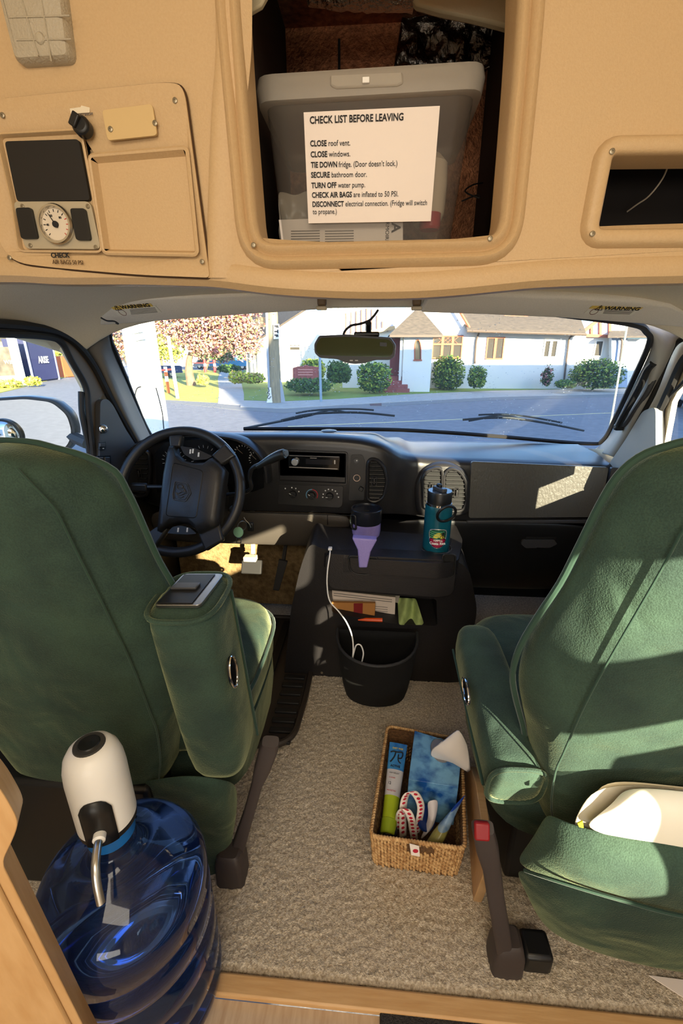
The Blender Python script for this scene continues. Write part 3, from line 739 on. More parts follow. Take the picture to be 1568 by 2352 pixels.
for i, x in enumerate((739, 957)):
    c = AY(x, 690, 1.17)
    t = thing('visor_clip', c, ('visor clip at the inner end of the driver sun visor', 'visor clip at the inner end of the passenger sun visor')[i], 'clip', 'visor clips')
    box('clip_body', c, (.022, .02, .028), M_CLIP, t, bevel=.006)
    box('clip_hook', c + V((0, -.008, -.018)), (.026, .016, .009), mat('pale clip', srgb(190, 176, 150), .5), t, bevel=.003)
for nm, pts, lb in (('coat_hook', [(232, 730), (246, 737), (262, 738), (272, 744), (266, 742)], 'small black wire hook under the outer end of the driver sun visor'),):
    tag(tube(nm, catmull([AY(a, b, 1.16) for a, b in pts], 4), .0022, M_BLACK, seg=6), lb, 'hook')
hk = thing('garment_hook', AX(207, 780, -.84), 'black plastic hook on the left pillar beside the driver window', 'hook')
box('hook_base', AX(203, 772, -.845), (.02, .03, .035), M_BLACK, hk, bevel=.006)
tube('hook', catmull([AX(a, b, -.835) for a, b in [(204, 766), (207, 778), (214, 784), (220, 778)]], 5), .005, M_BLACK, hk)

mr = thing('rear_view_mirror', AY(815, 830, 1.3), 'black rear view mirror hanging from the middle of the windshield', 'mirror')
YM = 1.30
ho = rounded([AY(a, b, YM) for a, b in [(722, 790), (733, 771), (800, 768), (897, 775), (909, 793), (906, 818), (895, 827), (862, 827), (838, 834), (815, 836), (793, 833), (775, 825), (735, 822), (723, 811)]], .006, 4)
loft('housing', [[p + V((0, y, 0)) for p in off(ho, d)] for d, y in ((-.004, -.012), (-.001, -.012), (0, -.007), (0, .008), (-.006, .022), (-.014, .03))], M_BLACK, mr)
gl_ = rounded([AY(a, b, YM) for a, b in [(727, 792), (737, 776), (800, 774), (893, 780), (904, 794), (901, 813), (892, 820), (735, 816), (727, 808)]], .008, 4)
slab('mirror_glass', [p + V((0, -.0125, 0)) for p in gl_], FWD, .001, mat('tinted mirror', (.075, .11, .095), .03, 1.0), mr, sharp=20)
slab('compass_display', [AY(a, b, YM - .013) for a, b in [(872, 786), (888, 787), (888, 796), (872, 795)]], FWD, .0006, M_BLACK, mr)
b = MB()
for x in (803, 815): v, f = g_slab([AY(a, c, YM - .013) for a, c in [(x, 827), (x + 7, 827), (x + 7, 829), (x, 829)]], FWD, .0004); b.add(v, f)
b.make('print_mark', M_LIGHTMARK, mr, smooth=False)
box('mount', AY(842, 768, 1.31), (.07, .04, .012), M_BLACK, mr, bevel=.004)
tube('arm', [AY(846, 776, 1.31), AY(846, 768, 1.33), WS(846, 742, -.005)], .008, M_BLACK, mr)
tube('cable', catmull([AY(a, c, y) for a, c, y in [(788, 770, 1.315), (792, 760, 1.305), (806, 748, 1.3), (826, 744, 1.29), (846, 737, 1.28), (858, 726, 1.27), (868, 712, 1.26)]], 5), .0032, M_RUBBER, mr)

# grab handle on the right pillar
gh = thing('grab_handle', AX(1440, 970, .83), 'black grab handle on the right windshield pillar', 'handle')
hp = [(1492, 840), (1480, 862), (1460, 900), (1442, 935), (1424, 970), (1418, 980)]
tube('grip', catmull([AX(a, b, .805) for a, b in [(1500, 834), (1486, 850), (1470, 885), (1448, 925), (1426, 965), (1420, 978)]], 6), .0105, M_BLACK, gh, seg=10)
tube('rail', catmull([AX(a, b, .835) for a, b in [(1502, 838), (1505, 855), (1488, 895), (1462, 935), (1438, 970), (1422, 980)]], 6), .010, M_DASHG, gh, seg=10)
box('mount', AX(1503, 842, .825), (.03, .022, .022), M_BLACK, gh, bevel=.006); box('mount', AX(1421, 981, .825), (.03, .022, .022), M_BLACK, gh, bevel=.006)
slab('backing_plate', [AX(a, b, .845) for a, b in [(1493, 858), (1500, 866), (1462, 930), (1430, 976), (1424, 976), (1462, 905)]], (1, 0, 0), .004, M_LINER, gh)

# door corner controls
sw = thing('mirror_switch', AX(235, 985, -.855), 'chrome mirror adjuster knob on the driver door corner panel', 'switch')
lathe('knob', [(.013, 0), (.014, .012), (.011, .02), (.004, .024), (0, .024)], AX(236, 985, -.838), M_CHROME, sw, (.6, -.8, 0.1), 24)
for nm, px, lb in (('window_switch', [(229, 1016), (243, 1014), (244, 1028), (241, 1034), (229, 1034)], 'single black rocker switch on the driver door corner panel'),
                   ('window_switch', [(224, 1047), (254, 1046), (255, 1066), (250, 1072), (224, 1072)], 'double black window switch on the driver door corner panel, below the single one')):
    s = thing(nm, AX(*px[0], -.84), lb, 'switch')
    slab('switch_bezel', rounded([AX(a, b, -.834) for a, b in px], .003), (-1, 0, 0), .004, M_BLACK, s, bevel=.001)
    xs_ = [p[0] for p in px]; yy = [p[1] for p in px]; x0, x1, y0, y1 = min(xs_), max(xs_), min(yy), max(yy)
    for k in range(1 if x1 - x0 < 20 else 2):
        n_ = 1 if x1 - x0 < 20 else 2; a0 = x0 + (x1 - x0) * (k + .15) / n_; a1 = x0 + (x1 - x0) * (k + .85) / n_
        slab('rocker', [AX(a, b, -.829) for a, b in [(a0, y0 + 4), (a1, y0 + 4), (a1, y1 - 8), (a0, y1 - 8)]], (-1, 0, 0), .006, M_DASHG, s, bevel=.001)
    slab('switch_mark', [AX(a, b, -.8325) for a, b in [(x0 + 7, y1 - 5), (x1 - 5, y1 - 5), (x1 - 5, y1 - 3), (x0 + 7, y1 - 3)]], (-1, 0, 0), .001, M_LIGHTMARK, s)

# ------------------------------------------------------------------ dashboard
db = thing('dashboard', (0, 1.5, .45), 'black dashboard with vents, radio and glove box below the windshield', 'dashboard')
YF, YG = 1.44, 1.51
secs = [(-.86, 1.50, .80, .60), (-.78, 1.455, .845, .60), (-.70, YF, .868, .60), (-.50, YF, .872, .60), (-.25, YF, .874, .60), (-.08, YF, .868, .60), (.0, YF, .855, .60), (.045, 1.446, .838, .60),
        (.075, 1.462, .82, .595), (.105, 1.488, .803, .585), (.15, YG - .003, .79, .575), (.25, YG, .783, .56), (.5, YG, .778, .555), (.72, YG + .01, .773, .555), (.84, YG + .05, .765, .56)]
rings = []
for X, yf, zf, zb in secs:
    zbk = .818 if X < .02 else (.80 if X < .12 else .782)
    pr = [(1.88, zb), (1.88, zbk - .03), (1.86, zbk), (1.70, zbk + (zf - zbk) * .35 + .004), (yf + .055, zf + .003), (yf + .022, zf), (yf + .007, zf - .006), (yf + .001, zf - .017), (yf, zf - .034), (yf, (zf + zb) / 2), (yf + .004, zb + .012), (yf + .012, zb)]
    rings.append([V((X, y, z)) for y, z in pr])
rr = []
cols = [catmull([r[k] for r in rings], 3) for k in range(len(rings[0]))]
rr = [[c[i] for c in cols] for i in range(len(cols[0]))]
loft('body', rr, M_DASH, db, sharp=50)
# lower knee panel left, lower dash right
M_KNEE = mat('grey brown lower dash plastic', srgb(74, 68, 62), .55, bump=.08, bscale=300)
lk = [V((-.84, 1.40, .60)), V((-.02, 1.39, .60)), V((-.02, 1.40, .50)), V((-.10, 1.46, .435)), V((-.30, 1.45, .43)), V((-.80, 1.47, .43))]
grid('knee_panel', [[V((x, 1.455, .60)) for x in (-.84, -.6, -.4, -.2, -.06)], [V((x, 1.47, .52)) for x in (-.84, -.6, -.4, -.2, -.08)], [V((x, 1.51, .44)) for x in (-.84, -.6, -.4, -.24, -.13)]], M_KNEE, db, sub=2, solid=.02)
grid('lower_panel', [[V((x, YG + .005, .565)) for x in (.06, .25, .5, .84)], [V((x, YG + .02, .48)) for x in (.06, .25, .5, .84)], [V((x, YG + .05, .33)) for x in (.06, .25, .5, .84)], [V((x, YG + .16, .2)) for x in (.06, .25, .5, .84)]], M_BLACK, db, sub=2, solid=.02)
P = lambda px, y: [AY(a, b, y) for a, b in px]
# instrument hood and cluster
hood = catmull(P([(300, 1048), (330, 1018), (380, 1002), (460, 997), (540, 1003), (585, 1024), (612, 1058), (618, 1100)], YF), 5)
loft('instrument_hood', [[p + V((0, dy, 0)) + (p - AY(455, 1090, YF)).normalized() * dr for dy, dr in ((.0, .012), (-.035, .012), (-.05, .006), (-.05, -.001), (-.04, -.006), (.0, -.012))] for p in hood], M_DASH, db, closed=False, cap=False)
cl = slab('instrument_cluster', P([(355, 1040), (380, 1016), (460, 1008), (540, 1014), (580, 1032), (604, 1064), (606, 1120), (580, 1130), (360, 1130)], YF - .004), FWD, .004, mat('cluster black', srgb(12, 12, 13), .25), db)
for cx, cy, r in ((400, 1060, 28), (470, 1055, 32), (557, 1042, 20), (588, 1055, 17)):
    mb = MB(); c = AY(cx, cy, YF - .006); R_ = (AY(cx + r, cy, YF) - AY(cx, cy, YF)).x
    for k in range(13):
        t = math.radians(210 - 240 * k / 12); d = V((math.cos(t), 0, math.sin(t))); n = V((-d.z, 0, d.x)) * .0006
        v, f = g_slab([c + d * R_ + n, c + d * R_ - n, c + d * R_ * .82 - n, c + d * R_ * .82 + n], FWD, .0005); mb.add(v, f)
    g = mb.make('dial_marks', M_LIGHTMARK, cl, smooth=False)
    tn = V((math.cos(2.4), 0, math.sin(2.4))); v, f = g_tube([c, c + tn * R_ * .85], .0008, 5); mk('needle', v, f, mat('dim needle', srgb(120, 110, 100), .5), cl)
# vents
def vent(px, y, n, lever, name='vent', m=M_DASH, surround=True, tilt=0):
    o = P(px, y); o = rounded(o, .012, 4)
    if surround: v_ = loft(name, [[p + V((0, dy, 0)) for p in off(o, d)] for d, dy in ((.011, .002), (.009, -.006), (.005, -.009), (.001, -.007), (-.001, 0), (-.002, .0018))], m, db, cap='end')
    else: v_ = slab(name, o, FWD, .002, M_BLACK, db)
    zs = [p.z for p in o]; z0, z1 = min(zs), max(zs); mb = MB()
    slab('vent_throat', [p + V((0, -.0005, 0)) for p in off(o, -.002)], FWD, .001, mat('vent throat black', (.004, .004, .004), .8), v_)
    for k in range(n):
        z = z0 + (z1 - z0) * (k + .6) / n; xs_ = []
        for i in range(len(o)):
            a, b2 = o[i - 1], o[i]
            if (a.z - z) * (b2.z - z) < 0: xs_.append(a.x + (b2.x - a.x) * (z - a.z) / (b2.z - a.z))
        if len(xs_) >= 2:
            x0, x1 = min(xs_) + .002, max(xs_) - .002
            v, f = g_box(((x0 + x1) / 2, y - .004, z), (x1 - x0, .010, .0028), Matrix.Rotation(-.5, 3, 'X')); mb.add(v, f)
    mb.make('vent_slats', m, v_)
    c = AY(*lever, y - .008)
    fr_ = [c + V((sx * .008, 0, sz * .017)) for sx, sz in ((-1, -1), (1, -1), (1, 1), (-1, 1))]
    tube('vent_lever', rounded(fr_, .005, 3), .0018, m, v_, seg=6, closed=True); box('vent_tab', c + V((0, -.002, 0)), (.006, .008, .022), m, v_, bevel=.002)
    return v_
vent([(300, 1052), (318, 1038), (340, 1040), (342, 1080), (336, 1134), (316, 1138), (298, 1122), (293, 1090)], YF - .002, 9, (319, 1088))
vent([(847, 1066), (852, 1057), (866, 1060), (879, 1075), (886, 1105), (878, 1140), (862, 1150), (846, 1146)], YF - .003, 10, (859, 1105))
# double vent on the right of the console with its hump
hump = rounded(P([(955, 1160), (952, 1110), (970, 1075), (1005, 1062), (1040, 1066), (1070, 1082), (1078, 1120), (1074, 1180), (960, 1182)], YG - .003), .03, 5)
loft('vent_hump', [[p + V((0, dy, 0)) for p in off(hump, d)] for d, dy in ((.004, .006), (.001, -.012), (-.004, -.019), (-.012, -.022))], M_DASH, db)
vent([(972, 1100), (980, 1085), (1002, 1077), (1012, 1080), (1012, 1165), (976, 1165)], YG - .028, 9, (992, 1120))
vent([(1022, 1090), (1034, 1078), (1052, 1084), (1066, 1105), (1068, 1150), (1060, 1170), (1022, 1172)], YG - .028, 10, (1048, 1132))
# radio bay
bay = P([(638, 1034), (796, 1040), (795, 1111), (640, 1104)], YF - .001)
loft('radio_bay', [[p + V((0, dy, 0)) for p in off(rounded(bay, .006, 3), d)] for d, dy in ((.004, .0), (.003, -.006), (-.001, -.006), (-.004, .0), (-.005, .001))], M_DASH, db, cap='end')
ra = thing('car_radio', AY(718, 1078, YF), 'slim black car radio with a silver knob in the middle of the dashboard', 'car radio')
slab('faceplate', rounded(P([(662, 1044), (780, 1048), (778, 1080), (662, 1075)], YF - .016), .003, 3), FWD, .018, mat('gloss black', srgb(14, 14, 15), .12, coat=.3), ra, bevel=.001)
lathe('knob', [(.0125, 0), (.0125, .012), (.011, .014), (0, .014)], AY(678, 1060, YF - .016), mat('brushed knob', (.55, .55, .54), .28, 1.0), ra, (0, -1, 0), 28)
slab('display', P([(702, 1054), (762, 1057), (762, 1068), (702, 1066)], YF - .0165), FWD, .001, mat('dark display', srgb(30, 30, 34), .15), ra)
for q, nm in (([(664, 1072), (775, 1076.5), (775, 1078), (664, 1073.8)], 'chrome_line'), ([(664, 1046), (778, 1049.5), (778, 1050.2), (664, 1046.8)], 'chrome_line'), ([(767, 1057), (770, 1057), (770, 1066), (767, 1066)], 'button'), ([(712, 1051.5), (727, 1052), (727, 1053), (712, 1052.5)], 'maker_mark')):
    slab(nm, P(q, YF - .0168), FWD, .001, mat('dim steel line', (.30, .28, .26), .4, 1.0), ra)
# climate controls
cb = slab('climate_panel', rounded(P([(640, 1113), (788, 1117), (786, 1160), (780, 1166), (638, 1158)], YF - .003), .006, 4), FWD, .006, M_DASHG if False else M_DASH, db, bevel=.002)
for cx, cy, ang in ((673, 1134, 2.55), (716, 1137, 2.5), (757, 1139, 3.14)):
    c = AY(cx, cy, YF - .003); kn = lathe('control_knob', [(.0135, 0), (.0125, .010), (.011, .012), (0, .012)], c, M_BLACK, cb, (0, -1, 0), 24)
    d = V((math.cos(ang), 0, math.sin(ang))); v, f = g_box(c + V((0, -.015, 0)), (.024, .008, .006), Matrix.Rotation(-ang, 3, 'Y')); mk('knob_grip', v, f, M_BLACK, kn, bevel=.001)
    v, f = g_box(c + V((0, -.0195, 0)) + d * .009, (.007, .001, .0016), Matrix.Rotation(-ang, 3, 'Y')); mk('pointer', v, f, M_LIGHTMARK, kn)
c = AY(716, 1137, YF - .0045)
for nm, a0, a1, mm in (('cold_arc', 1.5, 3.75, mat('blue grey print', srgb(96, 140, 168), .5)), ('hot_arc', -.6, 1.5, mat('red arc print', srgb(168, 44, 52), .5))):
    loft(nm, [[c + V((math.cos(t), 0, math.sin(t))) * r for r in (.0185, .0215)] for t in [a0 + (a1 - a0) * k / 16 for k in range(17)]], mm, cb, closed=False, cap=False, solid=.0006)
mb = MB()
for cx, cy in ((655, 1122), (670, 1120), (679, 1122), (686, 1129), (742, 1135), (747, 1127), (754, 1124), (763, 1125), (770, 1128), (774, 1134), (741, 1142), (777, 1142)):
    v, f = g_box(AY(cx, cy, YF - .0045), (.004, .001, .004)); mb.add(v, f)
mb.make('climate_marks', M_LIGHTMARK, cb, smooth=False)
# switch column
sc_ = slab('switch_column', rounded(P([(806, 1044), (832, 1044), (838, 1060), (836, 1150), (800, 1150)], YF - .002), .008, 4), FWD, .004, M_BLACK, db, bevel=.001)
lathe('power_socket', [(.0085, 0), (.0085, .004), (.007, .004), (.007, .001), (0, .001)], AY(818, 1058, YF - .002), M_DASHG, sc_, (0, -1, 0), 24)
box('socket_mark', AY(819, 1058, YF - .0065), (.004, .001, .004), M_LIGHTMARK, sc_)
tube('lighter_ring', ring_of(AY(819, 1098, YF - .004), V((1, 0, 0)), V((0, 0, 1)), .011, .011, 28), .0011, mat('pale ring', srgb(220, 190, 170), .35, .4), sc_, seg=6, closed=True)
lathe('lighter_plug', [(.0095, 0), (.0095, .002), (0, .002)], AY(819, 1098, YF - .002), M_BLACK, sc_, (0, -1, 0), 24)
box('toggle', AY(829, 1123, YF - .008), (.014, .014, .014), M_BLACK, sc_, R=Matrix.Rotation(.5, 3, 'Y'), bevel=.002)
# grooves
for px, y in (([(905, 1182), (925, 1162), (935, 1130), (930, 1090), (912, 1058), (880, 1034), (840, 1020)], YF + .002),):
    pass
tube('panel_groove', P([(560, 1176), (760, 1182), (870, 1188)], YF - .0005), .0016, mat('groove black', (.004, .004, .004), .8), db, seg=5)
tube('panel_groove', P([(752, 1183), (752, 1205)], YF + .012), .0016, mat('groove black', (0, 0, 0)), db, seg=5)
# glove box
gb = slab('glove_box_door', rounded(P([(1082, 1060), (1398, 1074), (1376, 1188), (1076, 1190)], YG - .010), .010, 4), FWD, .012, mat('grained grey black dash', srgb(80, 78, 73), .42, bump=.3, bscale=150, stretch=(1, 1, .5)), db, bevel=.004, seg=3)
slab('dash_trim', rounded(P([(1404, 1074), (1440, 1077), (1440, 1190), (1384, 1190)], YG - .008), .006, 4), FWD, .012, M_DASHG, db, bevel=.003)
slab('lower_ledge', P([(1072, 1196), (1440, 1194), (1440, 1203), (1072, 1203)], YG - .004), FWD, .02, M_DASHG, db, bevel=.003)
hd = slab('ashtray_pull', rounded(P([(1200, 1240), (1272, 1240), (1280, 1250), (1262, 1259), (1206, 1259), (1196, 1250)], YG + .0), .006, 4), FWD, .02, M_DASHG, db, bevel=.004)
slab('ashtray_recess', rounded(P([(1208, 1233), (1278, 1233), (1276, 1241), (1206, 1241)], YG + .004), .003, 3), FWD, .01, mat('groove black', (0, 0, 0)), db)
# oval sensor cap on the dash top
lathe('sensor_cap', [(.032, 0), (.03, .004), (.02, .006), (0, .006)], AZ(755, 991, .850), M_DASHG, db, seg=28)

# ------------------------------------------------------------------ steering column, wheel, levers
TW = math.radians(27)
WC = AY(413, 1127, 1.22); WN = V((0, -math.cos(TW), math.sin(TW)))
sc2 = thing('steering_column', WC - WN * .12, 'black steering column shroud with stalk and shift lever behind the steering wheel', 'steering column')
cu = V((1, 0, 0)); cw = WN.cross(cu)
if cw.z < 0: cw = -cw
loft('shroud', [ring_of(WC - WN * d, cu, cw, a, b, 24, 3) for d, a, b in ((.05, .05, .05), (.055, .062, .062), (.12, .075, .075), (.2, .085, .085))], M_DASH, sc2)
tube('turn_stalk', [WC - WN * .06 + cu * -.04, AY(372, 1118, 1.25), AY(340, 1118, 1.25)], [.006, .006, .007], M_BLACK, sc2)
st = AY(320, 1119, 1.25); box('stalk_grip', st, (.055, .016, .026), M_BLACK, sc2, bevel=.006, seg=3)
tube('shift_lever', catmull([WC - WN * .09 + cu * .07, AY(570, 1128, 1.25), AY(573, 1095, 1.24), AY(580, 1075, 1.23), AY(610, 1062, 1.22)], 5), .0065, M_BLACK, sc2)
tube('shift_knob', catmull([AY(590, 1072, 1.225), AY(612, 1060, 1.22), AY(640, 1046, 1.21), AY(654, 1042, 1.205)], 4), [.007, .008, .009, .010, .0115, .013, .014, .0145, .0145, .0145, .0145, .014, .013], M_BLACK, sc2, seg=14)
lathe('knob_button', [(.010, 0), (.010, .003), (0, .0035)], AY(656, 1041, 1.2), M_DASHG, sc2, (.9, -.4, .2), 16)
lathe('ignition', [(.014, 0), (.014, .02), (0, .02)], AY(535, 1170, 1.27), M_STEEL, sc2, (.6, -.7, 0), 20)

wh = thing('steering_wheel', WC, 'black four-spoke steering wheel with a shield emblem on its pad', 'steering wheel')
RR = .186
M_WHEEL = mat('black wheel plastic', srgb(38, 38, 40), .36, bump=.08, bscale=400)
rim_pts = ring_of(WC, cu, cw, RR, RR, 72)
tube('rim', rim_pts, .0155, M_WHEEL, wh, seg=14, closed=True)
WP = lambda px, d: [AP(a, b, WC + WN * d, WN) for a, b in px]
pad = WP([(389, 1024), (399, 1023), (403, 1040), (421, 1057), (449, 1063), (475, 1061), (488, 1051), (504, 1064), (517, 1080), (513, 1112), (503, 1191), (500, 1207), (458, 1226), (452, 1217), (436, 1204), (411, 1200), (385, 1207), (373, 1219), (368, 1223), (361, 1219), (368, 1153), (375, 1089), (385, 1034)], .03)
pc = sum(pad, V()) / len(pad)
pad2 = [pc + (p - pc) * .93 + WN * .012 for p in pad]; pad3 = [pc + (p - pc) * .80 + WN * .016 for p in pad]; pad0 = [p - WN * .035 for p in pad]
loft('pad', [pad0, pad, pad2, pad3], M_WHEEL, wh, sharp=50)
tri = rounded(WP([(397, 1062), (466, 1081), (450, 1190), (380, 1185)], .0465), .012, 5)
tube('pad_seam', tri, .0012, M_BLACK, wh, seg=5, closed=True)
em = tube('emblem', rounded(WP([(402, 1105), (429, 1110), (438, 1133), (426, 1152), (398, 1148), (396, 1135)], .0475), .004, 3), .0011, M_DASHG, wh, seg=6, closed=True)
tube('emblem_rim', rounded(WP([(405, 1108), (427, 1112), (434, 1132), (424, 1148), (401, 1145), (399, 1134)], .0475), .004, 3), .0007, M_DASHG, em, seg=6, closed=True)
mb = MB()
for px, r in (([(407, 1113), (414, 1112), (419, 1117), (416, 1121), (411, 1119)], .0013), ([(406, 1115), (407, 1122), (413, 1126), (420, 1129), (427, 1128)], .0014), ([(404, 1131), (409, 1133), (415, 1130), (421, 1127)], .0013), ([(405, 1134), (410, 1138), (417, 1136), (423, 1133), (428, 1132)], .0013), ([(408, 1141), (414, 1143), (421, 1140)], .0013), ([(419, 1120), (423, 1124), (424, 1130)], .0012)):
    v, f = g_tube(catmull(WP(px, .0478), 4), r, 6); mb.add(v, f)
mb.make('emblem_relief', M_DASHG, em)
for q in ([(386, 1000), (418, 998), (413, 1026), (389, 1027)], [(540, 1046), (516, 1018), (484, 1046), (506, 1068)], [(332, 1228), (352, 1262), (386, 1214), (360, 1208)], [(512, 1240), (470, 1266), (452, 1222), (502, 1196)]):
    v, f = g_slab(WP(q, .022), -WN, .024); mk('spoke', v, f, M_WHEEL, wh, bevel=.006, seg=3)
for nm, px, marks in (('audio_buttons', [(413, 1024), (450, 1030), (488, 1048), (474, 1055), (445, 1057), (422, 1043)], [(437, 1037), (443, 1036), (456, 1044)]), ('cruise_buttons', [(383, 1225), (396, 1210), (415, 1207), (436, 1212), (452, 1226), (430, 1228)], [(409, 1217), (430, 1217)])):
    pod = slab(nm, rounded(WP(px, .03), .006, 3), -WN, .03, M_BLACK, wh, bevel=.002)
    for mx_, my_ in marks: 
        slab('button_mark', WP([(mx_ - 1.5, my_ - 5), (mx_ + 2, my_ - 5), (mx_ + 1, my_ + 5), (mx_ - 2.5, my_ + 5)], .031), -WN, .001, M_LIGHTMARK, pod)
# keys
ky = thing('key_ring', AY(548, 1240, 1.27), 'key ring with a pale green tag hanging under the steering wheel', 'keys')
tube('split_ring', ring_of(AY(556, 1208, 1.27), V((.7, .7, 0)), V((0, 0, 1)), .016, .016, 24), .0013, M_STEEL, ky, seg=6, closed=True)
tube('cord', catmull([AY(a, b, 1.27) for a, b in [(560, 1188), (564, 1195), (572, 1203), (576, 1212)]], 4), .0012, M_STEEL, ky, seg=6)
lathe('tag', [(.0, 0), (.017, 0), (.017, .004), (.014, .005), (0, .005)], AY(548, 1222, 1.26), mat('pale green tag', srgb(150, 200, 168), .4), ky, (-.2, -1, .2), 24)
box('fob', AY(575, 1210, 1.275), (.022, .01, .03), M_BLACK, ky, bevel=.004)
tube('key_blade', [AY(545, 1235, 1.265), AY(543, 1247, 1.265), AY(553, 1247, 1.265), AY(554, 1236, 1.265)], .002, M_STEEL, ky, seg=5, closed=True)

# ------------------------------------------------------------------ pedals and driver mat
M_PAD = mat('pedal rubber', srgb(30, 28, 27), .7)
pd = thing('brake_pedal', AY(575, 1300, 1.52), 'wide black brake pedal on a pale arm in the driver footwell', 'pedal')
pc_ = AY(578, 1302, 1.5)
box('pedal_pad', pc_, (.08, .015, .055), M_PAD, pd, R=Matrix.Rotation(-.5, 3, 'X'), bevel=.004)
tube('pedal_arm', [pc_ + V((.0, .02, .0)), pc_ + V((.0, .05, .14)), pc_ + V((0, .07, .25))], .009, mat('pale pedal arm', srgb(210, 196, 170), .5), pd)
box('pedal_bracket', AY(575, 1282, 1.5), (.05, .03, .02), mat('pale pedal arm', (0, 0, 0)), pd, bevel=.003)
pd = thing('accelerator_pedal', AY(632, 1350, 1.45), 'tall black accelerator pedal beside the engine cover', 'pedal')
slab('pedal_pad', [AY(640, 1285, 1.5), AY(660, 1290, 1.5), AY(640, 1358, 1.46), AY(626, 1356, 1.46)], FWD, .012, M_PAD, pd, bevel=.003)
tube('pedal_arm', [AY(650, 1290, 1.51), AY(650, 1290, 1.51) + V((.01, .08, .12))], .008, M_PAD, pd)
box('firewall_pad', (-.45, 1.70, .32), (.8, .03, .5), mat('tan jute footwell lining', srgb(150, 124, 84), .95, 0, srgb(100, 78, 48), 50, bump=.6, bscale=120), None)
tag(bpy.context.scene.objects['firewall_pad'], 'tan fuzzy footwell lining behind the pedals', 'lining')
ml = [AZ(a, b, .016) for a, b in [(470, 1325), (635, 1318), (655, 1400), (660, 1470), (645, 1560), (628, 1600), (600, 1590), (560, 1500)]]
fm_ = thing('rubber_mat', sum(ml, V()) / len(ml), 'ribbed dark rubber mat on the driver side floor beside the engine cover', 'floor mat')
mo = [V((-.80, 1.66, .012)), V((-.215, 1.66, .012)), V((-.215, 1.18, .012)), V((-.225, 1.02, .012)), V((-.27, .98, .012)), V((-.80, .98, .012))]
slab('mat_base', rounded(mo, .04, 5), V((0, 0, -1)), .010, mat('dark brown rubber', srgb(52, 44, 38), .55), fm_, bevel=.003)
mb = MB(); mb2 = MB()
for k in range(16):
    y = 1.0 + .04 * k; v, f = g_box((-.27, y, .016), (.075, .018, .010)); mb.add(v, f)
for k in range(8):
    x = -.75 + .055 * k; v, f = g_box((x, 1.45, .016), (.03, .36, .010)); mb2.add(v, f)
mb.make('rib', M_RUBBER, fm_, bevel=.002); mb2.make('rib', M_RUBBER, fm_, bevel=.002)
tube('mat_edge', rounded([p + V((0, 0, .006)) for p in mo], .04, 5), .010, mat('dark brown rubber', (0, 0, 0)), fm_, seg=8, closed=True)
# ------------------------------------------------------------------ engine cover between the seats
ec = thing('engine_cover', (0.0, 1.45, 0), 'black plastic engine cover console with cup tray, below the middle of the dashboard', 'console')
M_CONS = mat('black console plastic', srgb(34, 32, 33), .38, bump=.12, bscale=320)
ZT = .545
YE = 1.26
FO, FN = V((0, 1.31, 0)), V((0, 1, .136)).normalized()
PE = lambda px, d=0: [AP(a, b, FO - FN * d, FN) for a, b in px]
hole = rounded(PE([(752, 1354), (1002, 1376), (1004, 1438), (900, 1432), (762, 1408)]), .012, 4)
fas = rounded(PE([(742, 1262), (1040, 1284), (1078, 1306), (1096, 1400), (1066, 1566), (870, 1575), (652, 1552), (668, 1400), (690, 1300), (712, 1246)]), [.02, .02, .05, .04, .01, .01, .01, .04, .05, .03], 5)
slab('fascia', fas, FN, .14, M_CONS, ec, holes=[hole], bevel=.010, seg=3)
b = MB(); v, f = g_loft([[V((p.x * (1 + k * .12), p.y + .141 + k * .38, max(.005, p.z * (1 - .32 * k)))) for p in fas] for k in (0, .4, 1)], True, True); b.add(v, f); b.make('housing', M_CONS, ec)
tray = rounded([AZ(a, b_, ZT) for a, b_ in [(722, 1226), (736, 1262), (757, 1279), (1015, 1295), (1052, 1288), (1062, 1240), (1046, 1205), (880, 1192), (735, 1200)]], .02, 5)
mugc, emc, botc = AZ(840, 1238, ZT), AZ(916, 1257, ZT), AZ(1000, 1258, ZT)
circ = lambda c, r, n=28: [c + V((math.cos(2 * math.pi * k / n) * r, math.sin(2 * math.pi * k / n) * r, 0)) for k in range(n)]
sq = rounded([AZ(a, b_, ZT) for a, b_ in [(740, 1230), (745, 1256), (788, 1264), (791, 1230)]], .012, 4)
slab('cup_tray', tray, V((0, 0, -1)), .05, M_CONS, ec, holes=[circ(mugc, .048), circ(emc, .043), circ(botc, .050), sq], bevel=.008, seg=3)
b = MB(); v, f = g_slab([p - V((0, 0, .10)) for p in off(tray, 0)] if False else [p + V((0, .03, -.09)) for p in tray], V((0, 0, -1)), .02); b.add(v, f); b.make('tray_floor', M_CONS, ec)
fr2 = P([(748, 1272), (1040, 1288), (1048, 1300), (1040, 1366), (1000, 1372), (760, 1352), (748, 1330)], YE - .055)
slab('tray_front', rounded(fr2, .02, 4), FWD, .06, M_CONS, ec, bevel=.012, seg=3)
for px in ([(800, 1276), (868, 1280), (860, 1312), (846, 1320), (816, 1318), (803, 1308)], [(1016, 1272), (1046, 1274), (1044, 1318), (1036, 1326), (1020, 1322)]):
    tube('handle_slot', rounded(P(px, YE - .057), .012, 4), .003, M_BLACK, ec, seg=6, closed=True)
    slab('slot_hollow', rounded(P(px, YE - .056), .012, 4), FWD, .002, mat('groove black', (0, 0, 0)), ec)
lathe('fastener', [(.005, 0), (.004, .002), (0, .002)], PE([(739, 1545)], .001)[0], M_SCREW, ec, (0, -1, 0), 12)

